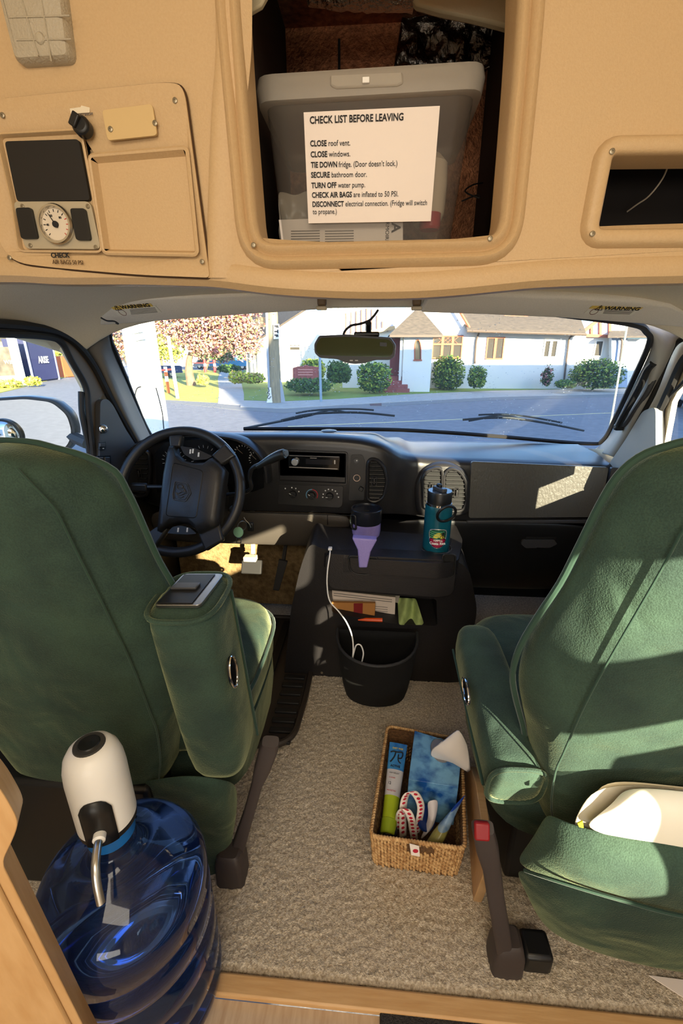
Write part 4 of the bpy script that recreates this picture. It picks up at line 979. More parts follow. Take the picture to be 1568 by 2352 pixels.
M_RIMG = mat('lighter console edge', srgb(64, 64, 68), .35)  # rims a tone lighter than the console, outlining the cup holes
tube('cup_rim', circ(emc + V((0, 0, .001)), .043), .0025, M_RIMG, ec, seg=6, closed=True)
tube('cup_rim', circ(botc + V((0, 0, .001)), .050), .0025, M_RIMG, ec, seg=6, closed=True)
tube('pocket_rim', [p + V((0, 0, .001)) for p in sq], .0025, M_RIMG, ec, seg=6, closed=True)

# travel mug
def depth_of(p): return (p - CAM).dot(FW)
mz = AY(838, 1166, mugc.y).z; mr_ = .0335 * depth_of(V((mugc.x, mugc.y, mz)))
mg = thing('travel_mug', V((mugc.x, mugc.y, ZT - .05)), 'lilac travel mug with black lid standing in the left cup holder', 'mug')
hb = ZT - .05; M_LILAC = mat('lilac enamel', srgb(150, 138, 205), .32, 0, srgb(140, 128, 196), 200)
lathe('body', [(0, 0), (mr_ * .62, 0), (mr_ * .66, .03), (mr_ * .95, .07), (mr_, .085), (mr_, mz - hb - .045), (0, mz - hb - .045)], V((mugc.x, mugc.y, hb)), M_LILAC, mg, seg=36)
lathe('lid', [(mr_ * 1.0, mz - hb - .05), (mr_ * 1.06, mz - hb - .045), (mr_ * 1.08, mz - hb - .002), (mr_ * 1.04, mz - hb), (mr_ * .96, mz - hb), (mr_ * .93, mz - hb - .006), (0, mz - hb - .006)], V((mugc.x, mugc.y, hb)), mat('black lid', srgb(26, 28, 36), .3), mg, seg=36)
q = V((mugc.x - mr_ * .92, mugc.y - mr_ * .55, mz - .035))
tube('clip', rounded([q + V((-.004, -.004, .02)), q + V((.01, -.012, .02)), q + V((.012, -.012, -.028)), q + V((-.002, -.004, -.028))], .006, 3), .0035, M_BLACK, mg, seg=8, closed=True)
tube('clip_trim', [q + V((-.006, -.006, .02)), q + V((-.007, -.007, 0)), q + V((-.003, -.006, -.024))], .0016, M_CHROME, mg, seg=6)
slab('spout_bar', [V((mugc.x, mugc.y, mz - .005)) + V(d) for d in ((-.008, -.02, 0), (.008, -.02, 0), (.008, .02, 0), (-.008, .02, 0))], V((0, 0, 1)), .003, M_BLACK, mg)
# handle stem of the mug showing through the slot
slab('stem', P([(808, 1236), (866, 1240), (851, 1268), (843, 1305), (824, 1305), (821, 1264)], YE - .062), FWD, .03, M_LILAC, mg, bevel=.004)

# teal water bottle
bz = AY(1003, 1128, botc.y).z; r = .031 * depth_of(V((botc.x, botc.y, bz - .05)))
wb = thing('water_bottle', V((botc.x, botc.y, ZT - .03)), 'teal water bottle with black flip lid and round sticker, in the right cup holder', 'water bottle')
O = V((botc.x, botc.y, ZT - .03)); H = bz - O.z
lathe('body', [(0, 0), (r * .95, 0), (r, .006), (r, H - .058), (r * .985, H - .048), (r * .93, H - .042), (0, H - .042)], O, mat('teal enamel', srgb(16, 88, 104), .28, 0, srgb(14, 80, 98), 90), wb, seg=40)
lathe('neck_ring', [(r * .93, H - .044), (r * .93, H - .036), (0, H - .036)], O, M_CHROME, wb, seg=36)
lathe('lid', [(r * .88, H - .038), (r * .9, H - .004), (r * .86, H), (0, H)], O, M_BLACK, wb, seg=40)
lathe('lid_top', [(r * .86, H), (r * .85, H + .0025), (0, H + .0025)], O, mat('glossy lid top', srgb(60, 66, 76), .18), wb, seg=40)
v, f = g_box(O + V((-.002, -.004, H + .008)), (.018, .05, .012), Matrix.Rotation(.55, 3, 'Z')); mk('flip_spout', v, f, M_DASHG, wb, bevel=.003)
v, f = g_box(O + V((-.003, .004, H + .016)), (.014, .018, .014), Matrix.Rotation(.55, 3, 'Z')); mk('spout_tip', v, f, M_BLACK, wb, bevel=.005, seg=3)
hc = O + V((.016, -r - .010, H - .055))
tube('carry_loop', ring_of(hc, V((.92, .3, 0)), V((.12, -.3, .9)), .030, .030, 32), .0042, M_BLACK, wb, seg=8, closed=True)
# sticker wrapped on the bottle front
def on_cyl(u, h, e=.0006):
    a = -math.pi / 2 - .06 + u / r
    return O + V((math.cos(a) * (r + e), math.sin(a) * (r + e), h))
S0, SH, SWD = .045, .066, .060
def stick(name, outl, m, e, par):
    n = 14
    pts = rounded([V((x, y, 0)) for x, y in outl], .3, 4); c = sum(pts, V()) / len(pts)
    vs = []; fs = []
    rings_ = [[c + (p - c) * k for p in pts] for k in (1, .8, .6, .4, .2, .02)]
    flat = [[on_cyl(p.x * SWD / 2, S0 + (p.y + 1) * SH / 2, e) for p in rg] for rg in rings_]
    return loft(name, flat, m, par, True, True, sharp=0)
so = [(-.98, .5), (-.9, .9), (-.5, 1), (.5, 1), (.9, .9), (.98, .5), (.85, -.4), (.5, -.85), (0, -1), (-.5, -.85), (-.85, -.4)]
stk = stick('sticker', so, mat('white sticker', srgb(230, 226, 214), .4), .0006, wb)
ins = [(x * .9, y * .92) for x, y in so]
stick('sticker_sky', [(x, max(y, -.05)) for x, y in ins], mat('sticker green', srgb(24, 92, 66), .5), .0010, stk)
mb = MB()
for k in range(4):
    arc = [on_cyl((-.82 + 1.6 * i / 12) * SWD / 2, S0 + (1 + .78 - .2 * k - .12 * math.sin(math.pi * i / 12) - .0 * i) * SH / 2, .0013) for i in range(13) if (-.82 + 1.6 * i / 12) < .75 - .22 * k]
    v, f = g_tube(arc, .0009, 5); mb.add(v, f)
mb.make('sky_stripes', mat('sticker pale green', srgb(96, 178, 130), .5), stk)
stick('sticker_sun', [(.1 + .62 * math.cos(t), .02 + .62 * math.sin(t)) for t in [math.pi * k / 10 for k in range(11)] if .1 + .62 * math.cos(t) < .86] , mat('sticker yellow', srgb(222, 202, 70), .5), .0014, stk)
stick('sticker_ground', [(-.86, .05), (.86, .05), (.84, -.25), (.7, -.55), (.4, -.82), (0, -.92), (-.4, -.82), (-.7, -.55), (-.84, -.25)], mat('sticker crimson', srgb(150, 20, 62), .5), .0016, stk)
mb = MB()
pc2 = (.5, .42)
for dx, dy in ((-.35, .0), (-.28, -.28), (-.05, -.36), (.2, -.3), (.28, .02), (.18, .28), (-.05, .3)):
    arc = [on_cyl((pc2[0] + dx * s_) * SWD / 2, S0 + (1 + pc2[1] + dy * s_ + .1 * math.sin(math.pi * s_)) * SH / 2, .0019) for s_ in (0, .33, .66, 1)]
    v, f = g_tube(arc, [.0012, .0014, .001, .0004], 5); mb.add(v, f)
v, f = g_tube([on_cyl((pc2[0] + .05 * s_) * SWD / 2, S0 + (1 + pc2[1] - .42 * s_) * SH / 2, .0018) for s_ in (0, .5, 1)], .0008, 5); mb.add(v, f)
mb.make('palm_print', M_INK, stk)
def cyl_text(body, h, size, u0, u1, bold):
    me, w_ = textmesh(body, size, bold)
    for vx in me.vertices:
        p = on_cyl(u0 + (u1 - u0) * vx.co.x / w_, h + vx.co.y, .0022 + vx.co.z); vx.co = p - WL[stk]
    me.materials.clear(); me.materials.append(M_WHITE)
    n_ = bpy.data.objects.new('lettering', me); COL.objects.link(n_); n_.parent = stk
cyl_text('Costa Rica', S0 + .0145, .0115, -.0235, .0255, .0004)
cyl_text('Pura Vida', S0 + .0245, .0095, -.012, .015, 0)

# white charging cable from the tray into the bin
cpts = [(758, 1262, 1.225, 0), (757, 1275, 1.195, 0), (752, 1310, 1.175, 0), (751, 1345, 1.175, 0), (757, 1380, 1.175, 0), (778, 1405, 1.165, 0), (796, 1430, 1.145, 0), (808, 1460, 1.125, 0), (811, 1490, 1.115, 0), (809, 1515, 1.115, 0), (812, 1500, 1.115, 0), (818, 1482, 1.105, 0), (828, 1482, 1.105, 0), (834, 1498, 1.105, 0), (832, 1515, 1.105, 0), (828, 1528, 1.105, 0)]
cc = thing('charging_cable', AY(758, 1262, 1.225), 'thin white charging cable hanging from the console tray into the black bin', 'cable')
tube('cord', catmull([AY(a, b_, y) for a, b_, y, _ in cpts], 6), .0021, M_WHITE, cc, seg=8)
box('plug', AY(758, 1260, 1.23), (.012, .016, .008), M_WHITE, cc, bevel=.002)

# papers and cloth in the cubby
def sheet(name, px, y, m, lb, cat_, th=.002, **k):
    o = slab(name, P(px, y), FWD, th, m, **k); return tag(o, lb, cat_)
e1 = sheet('printed_form', [(762, 1356), (908, 1372), (906, 1425), (764, 1405)], YE + .06, mat('dim white paper', srgb(208, 192, 178), .8), 'printed white paper form standing in the console cubby', 'paper')
mb = MB()
for k in range(4):
    v, f = g_slab(P([(860, 1392 + k * 5), (890, 1395 + k * 5), (890, 1396 + k * 5), (860, 1393 + k * 5)], YE + .059), FWD, .0004); mb.add(v, f)
for k in range(2):
    v, f = g_slab(P([(766, 1362 + k * 5), (900, 1377 + k * 5), (900, 1378.4 + k * 5), (766, 1363.4 + k * 5)], YE + .059), FWD, .0004); mb.add(v, f)
mb.make('print_line', M_TEXTGREY, e1, smooth=False)
e2 = sheet('plastic_folder', [(764, 1352), (918, 1368), (914, 1385), (764, 1362)], YE + .075, mat('grey folder', srgb(150, 142, 130), .35), 'grey plastic folder edge behind the papers in the console cubby', 'folder')
e3 = slab('gift_card_box', P([(752, 1384), (862, 1386), (860, 1424), (752, 1412)], YE + .035), FWD, .012, mat('brown kraft card', srgb(170, 116, 58), .7), bevel=.002)
tag(e3, 'flat brown card box with a dark red band in the console cubby', 'box')
slab('band', P([(812, 1386), (833, 1386), (832, 1421), (812, 1418)], YE + .034), FWD, .0145, mat('dark red band', srgb(120, 20, 18), .6), e3)
pn = tube('orange_marker', [AY(822, 1424, YE + .01), AY(840, 1423, YE + .01), AY(878, 1424, YE + .01)], [.002, .006, .007], mat('orange plastic', srgb(226, 84, 30), .4))
tag(pn, 'orange marker pen lying at the front edge of the console cubby', 'marker pen')
def cloth(px, y0, y1, m):
    rows = []
    for j in range(7):
        r_ = []
        for i in range(7):
            u, v_ = i / 6, j / 6
            a = V((px[0][0], px[0][1], 0)).lerp(V((px[1][0], px[1][1], 0)), u); b_ = V((px[3][0], px[3][1], 0)).lerp(V((px[2][0], px[2][1], 0)), u); c = a.lerp(b_, v_)
            r_.append(AY(c.x, c.y, y0 + (y1 - y0) * v_ + .02 * math.sin(u * 9 + v_ * 4) + .012 * noise.noise(V((u * 4, v_ * 4, 3)))))
        rows.append(r_)
    return grid('green_cloth', rows, m, sub=2, solid=.003)
c1 = cloth([(912, 1372), (955, 1374), (975, 1436), (915, 1436)], YE + .07, YE + .02, mat('pale green cloth', srgb(160, 176, 110), .9, 0, srgb(140, 156, 92), 60))
tag(c1, 'crumpled pale green cloth stuffed in the right end of the console cubby', 'cloth')
rl = []
for k in range(13):
    t = 3.6 * k / 12
    rl.append([AY(918 + 10 * j / 3 * 4, 1440 - 22 * math.sin(t * .9) + j * 2, YE + .02) + V((.022 * (1 - math.cos(t)) - .012, 0, .006 * math.sin(t))) for j in range(4)])
# black hanging bin
bi = thing('waste_bin', V((AZ(865, 1560, 0).x, 1.24, 0)), 'black half-round waste bin on the carpet in front of the engine cover', 'bin')
rimL, rimR = AY(775, 1440, YE - .012), AY(957, 1462, YE - .012)
def half(xa, xb, yb, d, z, n=18):
    return [V(((xa + xb) / 2 - math.cos(math.pi * k / n) * (xb - xa) / 2, yb - math.sin(math.pi * k / n) ** .8 * d, z)) for k in range(n + 1)]
zr = .255; xa, xb = rimL.x, rimR.x
lv = [(.012, .80, .088), (.05, .86, .105), (.12, .93, .135), (.2, .98, .165), (zr, 1.0, .18)]
cx_ = (xa + xb) / 2; hw = (xb - xa) / 2
outr = [half(cx_ - hw * k, cx_ + hw * k, YE - .008, d, z) for z, k, d in lv]
inr = [half(cx_ - hw * k + .005, cx_ + hw * k - .005, YE - .012, d - .009, max(z, .018)) for z, k, d in reversed(lv)]
M_BINB = mat('black fabric bin', srgb(10, 10, 11), .85, bump=.1, bscale=300)
loft('bin_shell', outr + inr, M_BINB, bi, True, True, sharp=60)
tube('bin_rim', half(cx_ - hw, cx_ + hw, YE - .008, .18, zr), .0045, mat('dark rim', srgb(46, 46, 48), .6), bi, seg=8)

# ------------------------------------------------------------------ captain chairs
def velvet():
    m = bpy.data.materials.new('green velour'); m.use_nodes = True; t = m.node_tree; b = t.nodes['Principled BSDF']
    tc = t.nodes.new('ShaderNodeTexCoord'); n1 = t.nodes.new('ShaderNodeTexNoise'); n1.inputs['Scale'].default_value = 9; n1.inputs['Detail'].default_value = 3
    n2 = t.nodes.new('ShaderNodeTexNoise'); n2.inputs['Scale'].default_value = 420; n2.inputs['Detail'].default_value = 2
    r = t.nodes.new('ShaderNodeValToRGB'); r.color_ramp.elements[0].position = .36; r.color_ramp.elements[1].position = .66
    r.color_ramp.elements[0].color = (*srgb(46, 64, 58), 1); r.color_ramp.elements[1].color = (*srgb(60, 82, 70), 1)
    mx = t.nodes.new('ShaderNodeMix'); mx.data_type = 'RGBA'; mx.blend_type = 'MULTIPLY'; mx.inputs[0].default_value = .45
    r2 = t.nodes.new('ShaderNodeValToRGB'); r2.color_ramp.elements[0].position = .35; r2.color_ramp.elements[1].position = .65; r2.color_ramp.elements[0].color = (.45, .45, .45, 1)
    bp = t.nodes.new('ShaderNodeBump'); bp.inputs['Strength'].default_value = .35; bp.inputs['Distance'].default_value = .004
    L = t.links.new
    L(tc.outputs['Object'], n1.inputs['Vector']); L(tc.outputs['Object'], n2.inputs['Vector']); L(n1.outputs['Fac'], r.inputs[0]); L(n2.outputs['Fac'], r2.inputs[0])
    L(r.outputs[0], mx.inputs[6]); L(r2.outputs[0], mx.inputs[7]); L(mx.outputs[2], b.inputs['Base Color']); L(n2.outputs['Fac'], bp.inputs['Height'])
    n3 = t.nodes.new('ShaderNodeTexNoise'); n3.inputs['Scale'].default_value = 7; n3.inputs['Detail'].default_value = 2; n3.inputs['Distortion'].default_value = .6; L(tc.outputs['Object'], n3.inputs['Vector'])
    b2 = t.nodes.new('ShaderNodeBump'); b2.inputs['Strength'].default_value = .55; b2.inputs['Distance'].default_value = .03; L(n3.outputs['Fac'], b2.inputs['Height']); L(b2.outputs[0], bp.inputs['Normal']); L(bp.outputs[0], b.inputs['Normal'])
    b.inputs['Roughness'].default_value = .85; b.inputs['Sheen Weight'].default_value = .5; b.inputs['Sheen Roughness'].default_value = .35; b.inputs['Sheen Tint'].default_value = (*srgb(215, 220, 165), 1)
    b.inputs['Specular IOR Level'].default_value = .2
    return m
M_VEL = velvet()
M_PIPE = mat('dark green piping', srgb(30, 58, 46), .8, sheen=.3)
def interp(tab, z):
    if z <= tab[0][0]: return tab[0][1]
    for (z0, a), (z1, b) in zip(tab, tab[1:]):
        if z <= z1: return a + (b - a) * (z - z0) / (z1 - z0)
    return tab[-1][1]
WT = [(.27, .165), (.34, .175), (.476, .210), (.563, .240), (.613, .252), (.672, .249), (.736, .232), (.80, .211), (.857, .199), (.934, .184), (.976, .172), (1.004, .152), (1.02, .122), (1.032, .07)]
ST = [(.27, .15), (.34, .165), (.45, .187), (.64, .174), (.767, .154), (.826, .143), (.946, .124), (1.0, .09), (1.032, .04)]
def seat(Xc, Yb, label, topk, WT=WT, cshift=0.0):
    r = thing('captain_chair', V((Xc, Yb + .2, 0)), label, 'seat', 'captain chairs')
    zs = [.27, .34, .40, .476, .52, .563, .613, .672, .736, .80, .857, .90, .934, .976, 1.004, 1.02, 1.032]
    rings = []; eL = []; eR = []; sL = []; sR = []
    for z in zs:
        w, s = interp(WT, z), interp(ST, z); lean = -.1 * (z - .4)
        s = min(s, w - .012)
        k = 1.0 if z < .97 else max(.25, 1 - (z - .97) / .075)
        ys_, yo = Yb + lean + .02 * (1 - k), Yb + .085 + lean
        fr_ = yo + .065 * k
        half_ = [(0, ys_ - .014 * k), (s * .55, ys_ - .011 * k), (s, ys_), ((s + w) / 2, ys_ + (yo - ys_) * .42), (w, yo), (w - .026, yo + .04 * k), (w * .66, fr_), (w * .35, fr_ - .012)]
        pr = [V((Xc + x, y, z)) for x, y in half_] + [V((Xc, fr_ - .02, z))] + [V((Xc - x, y, z)) for x, y in reversed(half_[1:])]
        rings.append([V((p.x, p.y, p.z if p.z < .9 else .9 + (p.z - .9) * topk)) for p in pr])
        z = z if z < .9 else .9 + (z - .9) * topk
        eL.append(V((Xc - w, yo, z))); eR.append(V((Xc + w, yo, z))); sL.append(V((Xc - s, ys_ - .0005, z))); sR.append(V((Xc + s, ys_ - .0005, z)))
    loft('backrest', rings, M_VEL, r, True, True, sub=2)
    top = [V((Xc, Yb + .085 - .062, 1.036))]
    path = eL[1:] + eR[1:][::-1]
    tube('piping', catmull(path, 3), .0055, M_PIPE, r, seg=8)
    for q in (sL, sR): tube('seam', catmull([p + V((0, -.001, 0)) for p in q[:-2]], 3), .0018, M_PIPE, r, seg=6)
    # cushion
    cy0, cy1 = Yb + .08, Yb + .52; Xs = Xc; Xc = Xc + cshift
    cr_ = []
    for z, k in ((.30, .94), (.33, 1), (.40, 1.0), (.44, .97), (.458, .9), (.462, .6)):
        cr_.append([V((Xc, (cy0 + cy1) / 2, z)) + V((p.x, p.y, 0)) for p in ring_of((0, 0, 0), (1, 0, 0), (0, 1, 0), .245 * k, .23 * k, 32, 4)])
    loft('cushion', cr_, M_VEL, r, True, True, sub=1)
    cpipe = ring_of(V((Xc, (cy0 + cy1) / 2, .412)), (1, 0, 0), (0, 1, 0), .247, .232, 48, 4); tube('piping', cpipe, .005, M_PIPE, r, seg=8, closed=True)
    Xk = Xc
    loft('cushion_skirt', [[V((Xc, (cy0 + cy1) / 2, z)) + p for p in ring_of((0, 0, 0), (1, 0, 0), (0, 1, 0), .238 * k, .222 * k, 32, 4)] for z, k in ((.31, 1), (.24, 1.0), (.17, .96))], M_VEL, r, True, True)
    Xc = Xs
    box('pedestal', (Xc, Yb + .29, .10), (.36, .36, .20), M_BLACK, r, bevel=.01)
    return r
chairR = seat(.50, .57, 'green velour captain chair in front of the glove box, its back pocket stuffed with papers', .98)
chairL = seat(-.572, .60, 'green velour captain chair behind the steering wheel', .80, WT[:-3] + [(1.004, .132), (1.02, .088), (1.032, .045)], .062)
def arm(par, A, B, U, Wv, a, b, ends, cap_at):
    A, B = V(A), V(B); ax = (B - A).normalized(); U = V(U); U = (U - ax * U.dot(ax)).normalized(); Wv = ax.cross(U)
    rings = []
    for t, k in ends: rings.append(ring_of(A.lerp(B, t), U, Wv, a * k, b * k, 28, 3.2))
    o = loft('armrest', rings, M_VEL, par, True, True, sub=1)
    for t in cap_at:
        k = interp(ends, t); tube('armrest_piping', ring_of(A.lerp(B, t), U, Wv, a * k, b * k, 40, 3.2), .0045, M_VEL, par, seg=8, closed=True)
    return ax, U, Wv
M_BADGE = mat('black badge', srgb(14, 14, 18), .15)
def badge(par, c, N, along, a=.026, b=.013):
    N = V(N).normalized(); along = V(along); along = (along - N * along.dot(N)).normalized(); w = N.cross(along)
    bd = slab('badge', ring_of(V(c), along, w, a, b, 28), N, .004, M_BADGE, par)
    tube('badge_rim', ring_of(V(c) + N * .004, along, w, a, b, 32), .0022, M_CHROME, bd, seg=8, closed=True)
# right chair: armrest folded down
A = AY(1186, 1812, .585); B = AY(1083, 1452, .96)
ax, U, Wv = arm(chairR, A, B, (1, 0, 0), None or (0, 0, 1), .050, .052, [(0, .93), (.008, 1), (.5, 1.08), (.85, 1.05), (.95, .85), (1.0, .5)], [.012])
tube('armrest_piping', catmull([A.lerp(B, t) + U * -.052 + V((0, 0, -.02)) for t in (.05, .3, .6, .9)], 4), .003, M_PIPE, chairR, seg=6)
badge(chairR, AP(1073, 1587, A + U * -.0565, U), -U, ax, .030, .019)
# left chair: armrest folded up
A2 = AY(522, 1738, .655); B2 = AY(436, 1362, .625)
ax2, U2, W2 = arm(chairL, A2, B2, (1, 0, 0), (0, 1, 0), .058, .070, [(0, .6), (.04, .85), (.12, 1), (.6, 1.04), (.97, 1.04), (1.0, 1.0)], [.985])
if W2.y > 0: W2 = -W2
tube('armrest_piping', catmull([A2.lerp(B2, t) + U2 * .060 + V((0, .03, 0)) for t in (.08, .3, .6, .97)], 4), .003, M_PIPE, chairL, seg=6)
badge(chairL, AP(531, 1543, A2.lerp(B2, .5) + U2 * .0605, U2), U2, ax2, .032, .016)
ct = B2 + ax2 * .002
sp_ = slab('switch_plate', rounded([ct + U2 * x + W2 * y for x, y in ((-.040, .045), (.036, .045), (.044, -.048), (-.030, -.048))], .008, 4), ax2, .006, mat('satin chrome plate', (.42, .42, .44), .3, 1.0), chairL, bevel=.002)
slab('switch_well', [ct + ax2 * .0065 + U2 * x + W2 * y for x, y in ((-.036, .041), (.022, .041), (.030, -.044), (-.026, -.044))], ax2, .001, M_BLACK, sp_)
slab('rocker', [ct + ax2 * .0075 + U2 * x + W2 * y for x, y in ((-.030, .004), (.014, .004), (.016, -.012), (-.026, -.012))], ax2, .004, M_DASHG, sp_, bevel=.001)
# rear pocket and skirts
def px3(rows): return [[AY(a, b_, y) for a, b_, y in r_] for r_ in rows]
grid('pocket', px3([[(1256, 1862, .545), (1290, 1885, .515), (1400, 1916, .49), (1568, 1941, .482), (1720, 1950, .50), (1860, 1930, .545)],
                    [(1236, 1900, .545), (1285, 1935, .500), (1400, 1965, .470), (1568, 1990, .462), (1720, 2000, .48), (1860, 1990, .545)],
                    [(1205, 1945, .545), (1280, 1985, .490), (1400, 2020, .458), (1568, 2050, .450), (1720, 2060, .47), (1880, 2040, .545)],
                    [(1172, 1986, .545), (1280, 2024, .490), (1420, 2066, .462), (1568, 2104, .455), (1720, 2120, .48), (1880, 2100, .545)]]), M_VEL, chairR, sub=3, solid=.008)
grid('rear_skirt', px3([[(1172, 1984, .555), (1280, 2022, .51), (1420, 2064, .485), (1568, 2102, .48), (1720, 2110, .49), (1880, 2100, .545)],
                        [(1196, 2030, .550), (1290, 2082, .50), (1420, 2118, .485), (1568, 2150, .48), (1720, 2165, .49), (1880, 2160, .545)],
                        [(1222, 2085, .550), (1300, 2135, .505), (1420, 2165, .49), (1568, 2195, .485), (1720, 2205, .49), (1880, 2200, .545)],
                        [(1250, 2130, .545), (1310, 2168, .515), (1420, 2205, .50), (1568, 2238, .495), (1720, 2250, .50), (1880, 2250, .545)]]), M_VEL, chairR, sub=3, solid=.008)
tube('seam', catmull([AY(a, b_, y - .006) for a, b_, y in [(1204, 1999, .527), (1280, 2024, .490), (1420, 2066, .462), (1568, 2104, .455), (1720, 2120, .48)]], 5), .003, M_PIPE, chairR, seg=6)
grid('rear_skirt', px3([[(250, 1800, .625), (330, 1795, .605), (430, 1775, .60), (520, 1790, .615), (545, 1800, .66)],
                        [(262, 1850, .63), (340, 1830, .61), (450, 1818, .595), (525, 1835, .61), (545, 1850, .66)],
                        [(280, 1900, .65), (350, 1870, .63), (455, 1862, .61), (520, 1880, .62), (540, 1890, .66)],
                        [(300, 2000, .66), (380, 1980, .645), (460, 1970, .63), (505, 1965, .63), (530, 1950, .66)],
                        [(300, 2100, .66), (380, 2080, .645), (460, 2050, .64), (495, 2030, .64), (515, 2010, .66)]]), M_VEL, chairL, sub=3, solid=.008)
box('under_seat_dark', (-.66, .76, .16), (.46, .34, .32), M_BLACK, chairL, bevel=.01)  # black block added to darken the void under the chair

# documents in the pocket of the right chair
M_CREAM = mat('cream document paper', srgb(236, 222, 190), .6)
M_SLEEVE = mat('clear plastic sleeve', srgb(225, 218, 200), .12, alpha=.5)
d1 = grid('plastic_sleeve', px3([[(1358, 1810, .522), (1450, 1796, .524), (1568, 1812, .524), (1720, 1822, .524)], [(1325, 1860, .514), (1450, 1860, .516), (1568, 1870, .516), (1720, 1880, .516)], [(1296, 1920, .512), (1450, 1940, .508), (1568, 1960, .506), (1720, 1970, .508)]]), M_SLEEVE, sub=2, solid=.0015)
tag(d1, 'clear plastic sleeve sticking out of the right chair pocket behind the papers', 'document sleeve')
d2 = grid('document', px3([[(1372, 1794, .528), (1450, 1790, .53), (1568, 1806, .53), (1720, 1816, .53)], [(1345, 1860, .522), (1450, 1865, .524), (1568, 1875, .524), (1720, 1885, .524)], [(1322, 1920, .518), (1450, 1940, .516), (1568, 1960, .515), (1720, 1970, .515)]]), M_CREAM, sub=2, solid=.0015)
tag(d2, 'beige document page at the back of the papers in the right chair pocket', 'document')
d3 = grid('folded_paper', px3([[(1424, 1822, .516), (1448, 1808, .512), (1520, 1810, .510), (1600, 1820, .510), (1720, 1830, .510)], [(1405, 1846, .505), (1440, 1838, .490), (1520, 1850, .488), (1600, 1864, .488), (1720, 1870, .49)], [(1368, 1874, .500), (1430, 1880, .486), (1520, 1892, .482), (1600, 1900, .480), (1720, 1910, .482)], [(1330, 1900, .500), (1420, 1930, .488), (1520, 1948, .484), (1600, 1958, .482), (1720, 1965, .486)]]), mat('bright white paper', srgb(246, 240, 222), .7), sub=2, solid=.003)
tag(d3, 'thick folded white paper at the front of the papers in the right chair pocket', 'folded paper')
yt_ = slab('yellow_tab', P([(1326, 1892), (1338, 1886), (1340, 1902), (1330, 1900)], .497), FWD, .002, mat('yellow highlighter tab', srgb(220, 214, 40), .5)); tag(yt_, 'small bright yellow tab at the lower left corner of the pocket papers', 'tab')
wp = slab('white_envelope', [AZ(a, b_, .012) for a, b_ in [(1490, 2240), (1568, 2250), (1640, 2262), (1650, 2300), (1568, 2290)]], V((0, 0, -1)), .002, M_PAPER)
tag(wp, 'corner of a white envelope lying on the carpet under the right chair', 'envelope')

# seat belt buckles
M_BUCK = mat('dark brown buckle plastic', srgb(62, 54, 52), .5)
def buckle(name, pts, r_, base, lb, red):
    t = thing(name, base, lb, 'seat belt buckle', 'seat belt buckle stalks')
    v, f = g_loft([ring_of(p, (1, 0, 0), (0, .8, .5), a, b_, 16, 4) for p, (a, b_) in zip(pts, r_)], True, True); mk('stalk', v, f, M_BUCK, t)
    return t
f0 = AZ(530, 2030, 0)
pts = [AY(532, 2005, .645), AY(545, 1950, .65), AY(572, 1865, .665), AY(590, 1800, .68), AY(602, 1765, .685), AY(618, 1715, .70), AY(621, 1703, .70)]
bl = buckle('seat_belt_buckle', pts, [(.017, .014), (.016, .013), (.0125, .011), (.0125, .011), (.018, .014), (.021, .015), (.018, .012)], f0, 'dark seat belt buckle stalk standing on the carpet beside the left chair', False)
rings_ = [ring_of(V((f0.x + .0, .64, z)), (1, 0, 0), (0, 1, 0), a, b_, 20, 5) for z, a, b_ in ((0.002, .033, .03), (.06, .032, .028), (.085, .026, .024), (.09, .02, .02))]
loft('base', rings_, M_BUCK, bl)
f1 = AZ(1160, 2225, 0)
pts = [AZ(1160, 2195, .05), AY(1150, 2130, .525), AY(1138, 2060, .54), AY(1128, 1990, .555), AY(1118, 1945, .56), AY(1108, 1900, .568)]
bl = buckle('seat_belt_buckle', pts, [(.015, .012), (.016, .012), (.016, .012), (.017, .013), (.021, .014), (.020, .012)], f1, 'dark seat belt buckle with a red button standing beside the right chair', True)
v, f = g_box(AY(1106, 1908, .552), (.027, .012, .03), Matrix.Rotation(-.5, 3, 'X')); mk('release_button', v, f, mat('red button', srgb(140, 22, 30), .4), bl, bevel=.004, seg=3)
rings_ = [ring_of(V((f1.x, f1.y + .012, z)), (1, 0, 0), (0, 1, 0), a, b_, 20, 5) for z, a, b_ in ((0.002, .031, .03), (.05, .030, .028), (.075, .024, .022), (.08, .018, .018))]
loft('base', rings_, M_BUCK, bl)
f2 = AZ(1235, 2225, 0); v, f = g_box((f2.x - .006, f2.y + .015, .026), (.055, .05, .052)); mk('floor_bracket', v, f, M_BLACK, bl, bevel=.008)
# ------------------------------------------------------------------ wicker basket and its contents
R0, R1, R2, R3 = AZ(890, 1667, .115), AZ(1060, 1697, .115), AZ(1068, 1950, .115), AZ(850, 1920, .115)
bc = (R0 + R1 + R2 + R3) / 4
bk = thing('wicker_basket', V((bc.x, bc.y, 0)), 'small rectangular wicker basket full of odds and ends on the beige carpet', 'basket')
def brim(k, z):
    return rounded([bc + (p - bc) * k + V((0, 0, z - .115)) for p in (R0, R1, R2, R3)], .015, 4)
M_WICK = mat('wicker straw', srgb(222, 184, 130), .65, 0, srgb(164, 118, 70), 90, bump=.3, bscale=300, contrast=1.4)
inner = [[p for p in brim(k, z)] for k, z in ((.93, .004), (.95, .05), (.965, .112))]
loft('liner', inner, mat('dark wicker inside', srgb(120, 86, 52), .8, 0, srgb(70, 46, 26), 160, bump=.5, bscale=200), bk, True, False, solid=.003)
slab('bottom', brim(.93, .008), V((0, 0, -1)), .004, mat('dark wicker inside', (0, 0, 0)), bk)
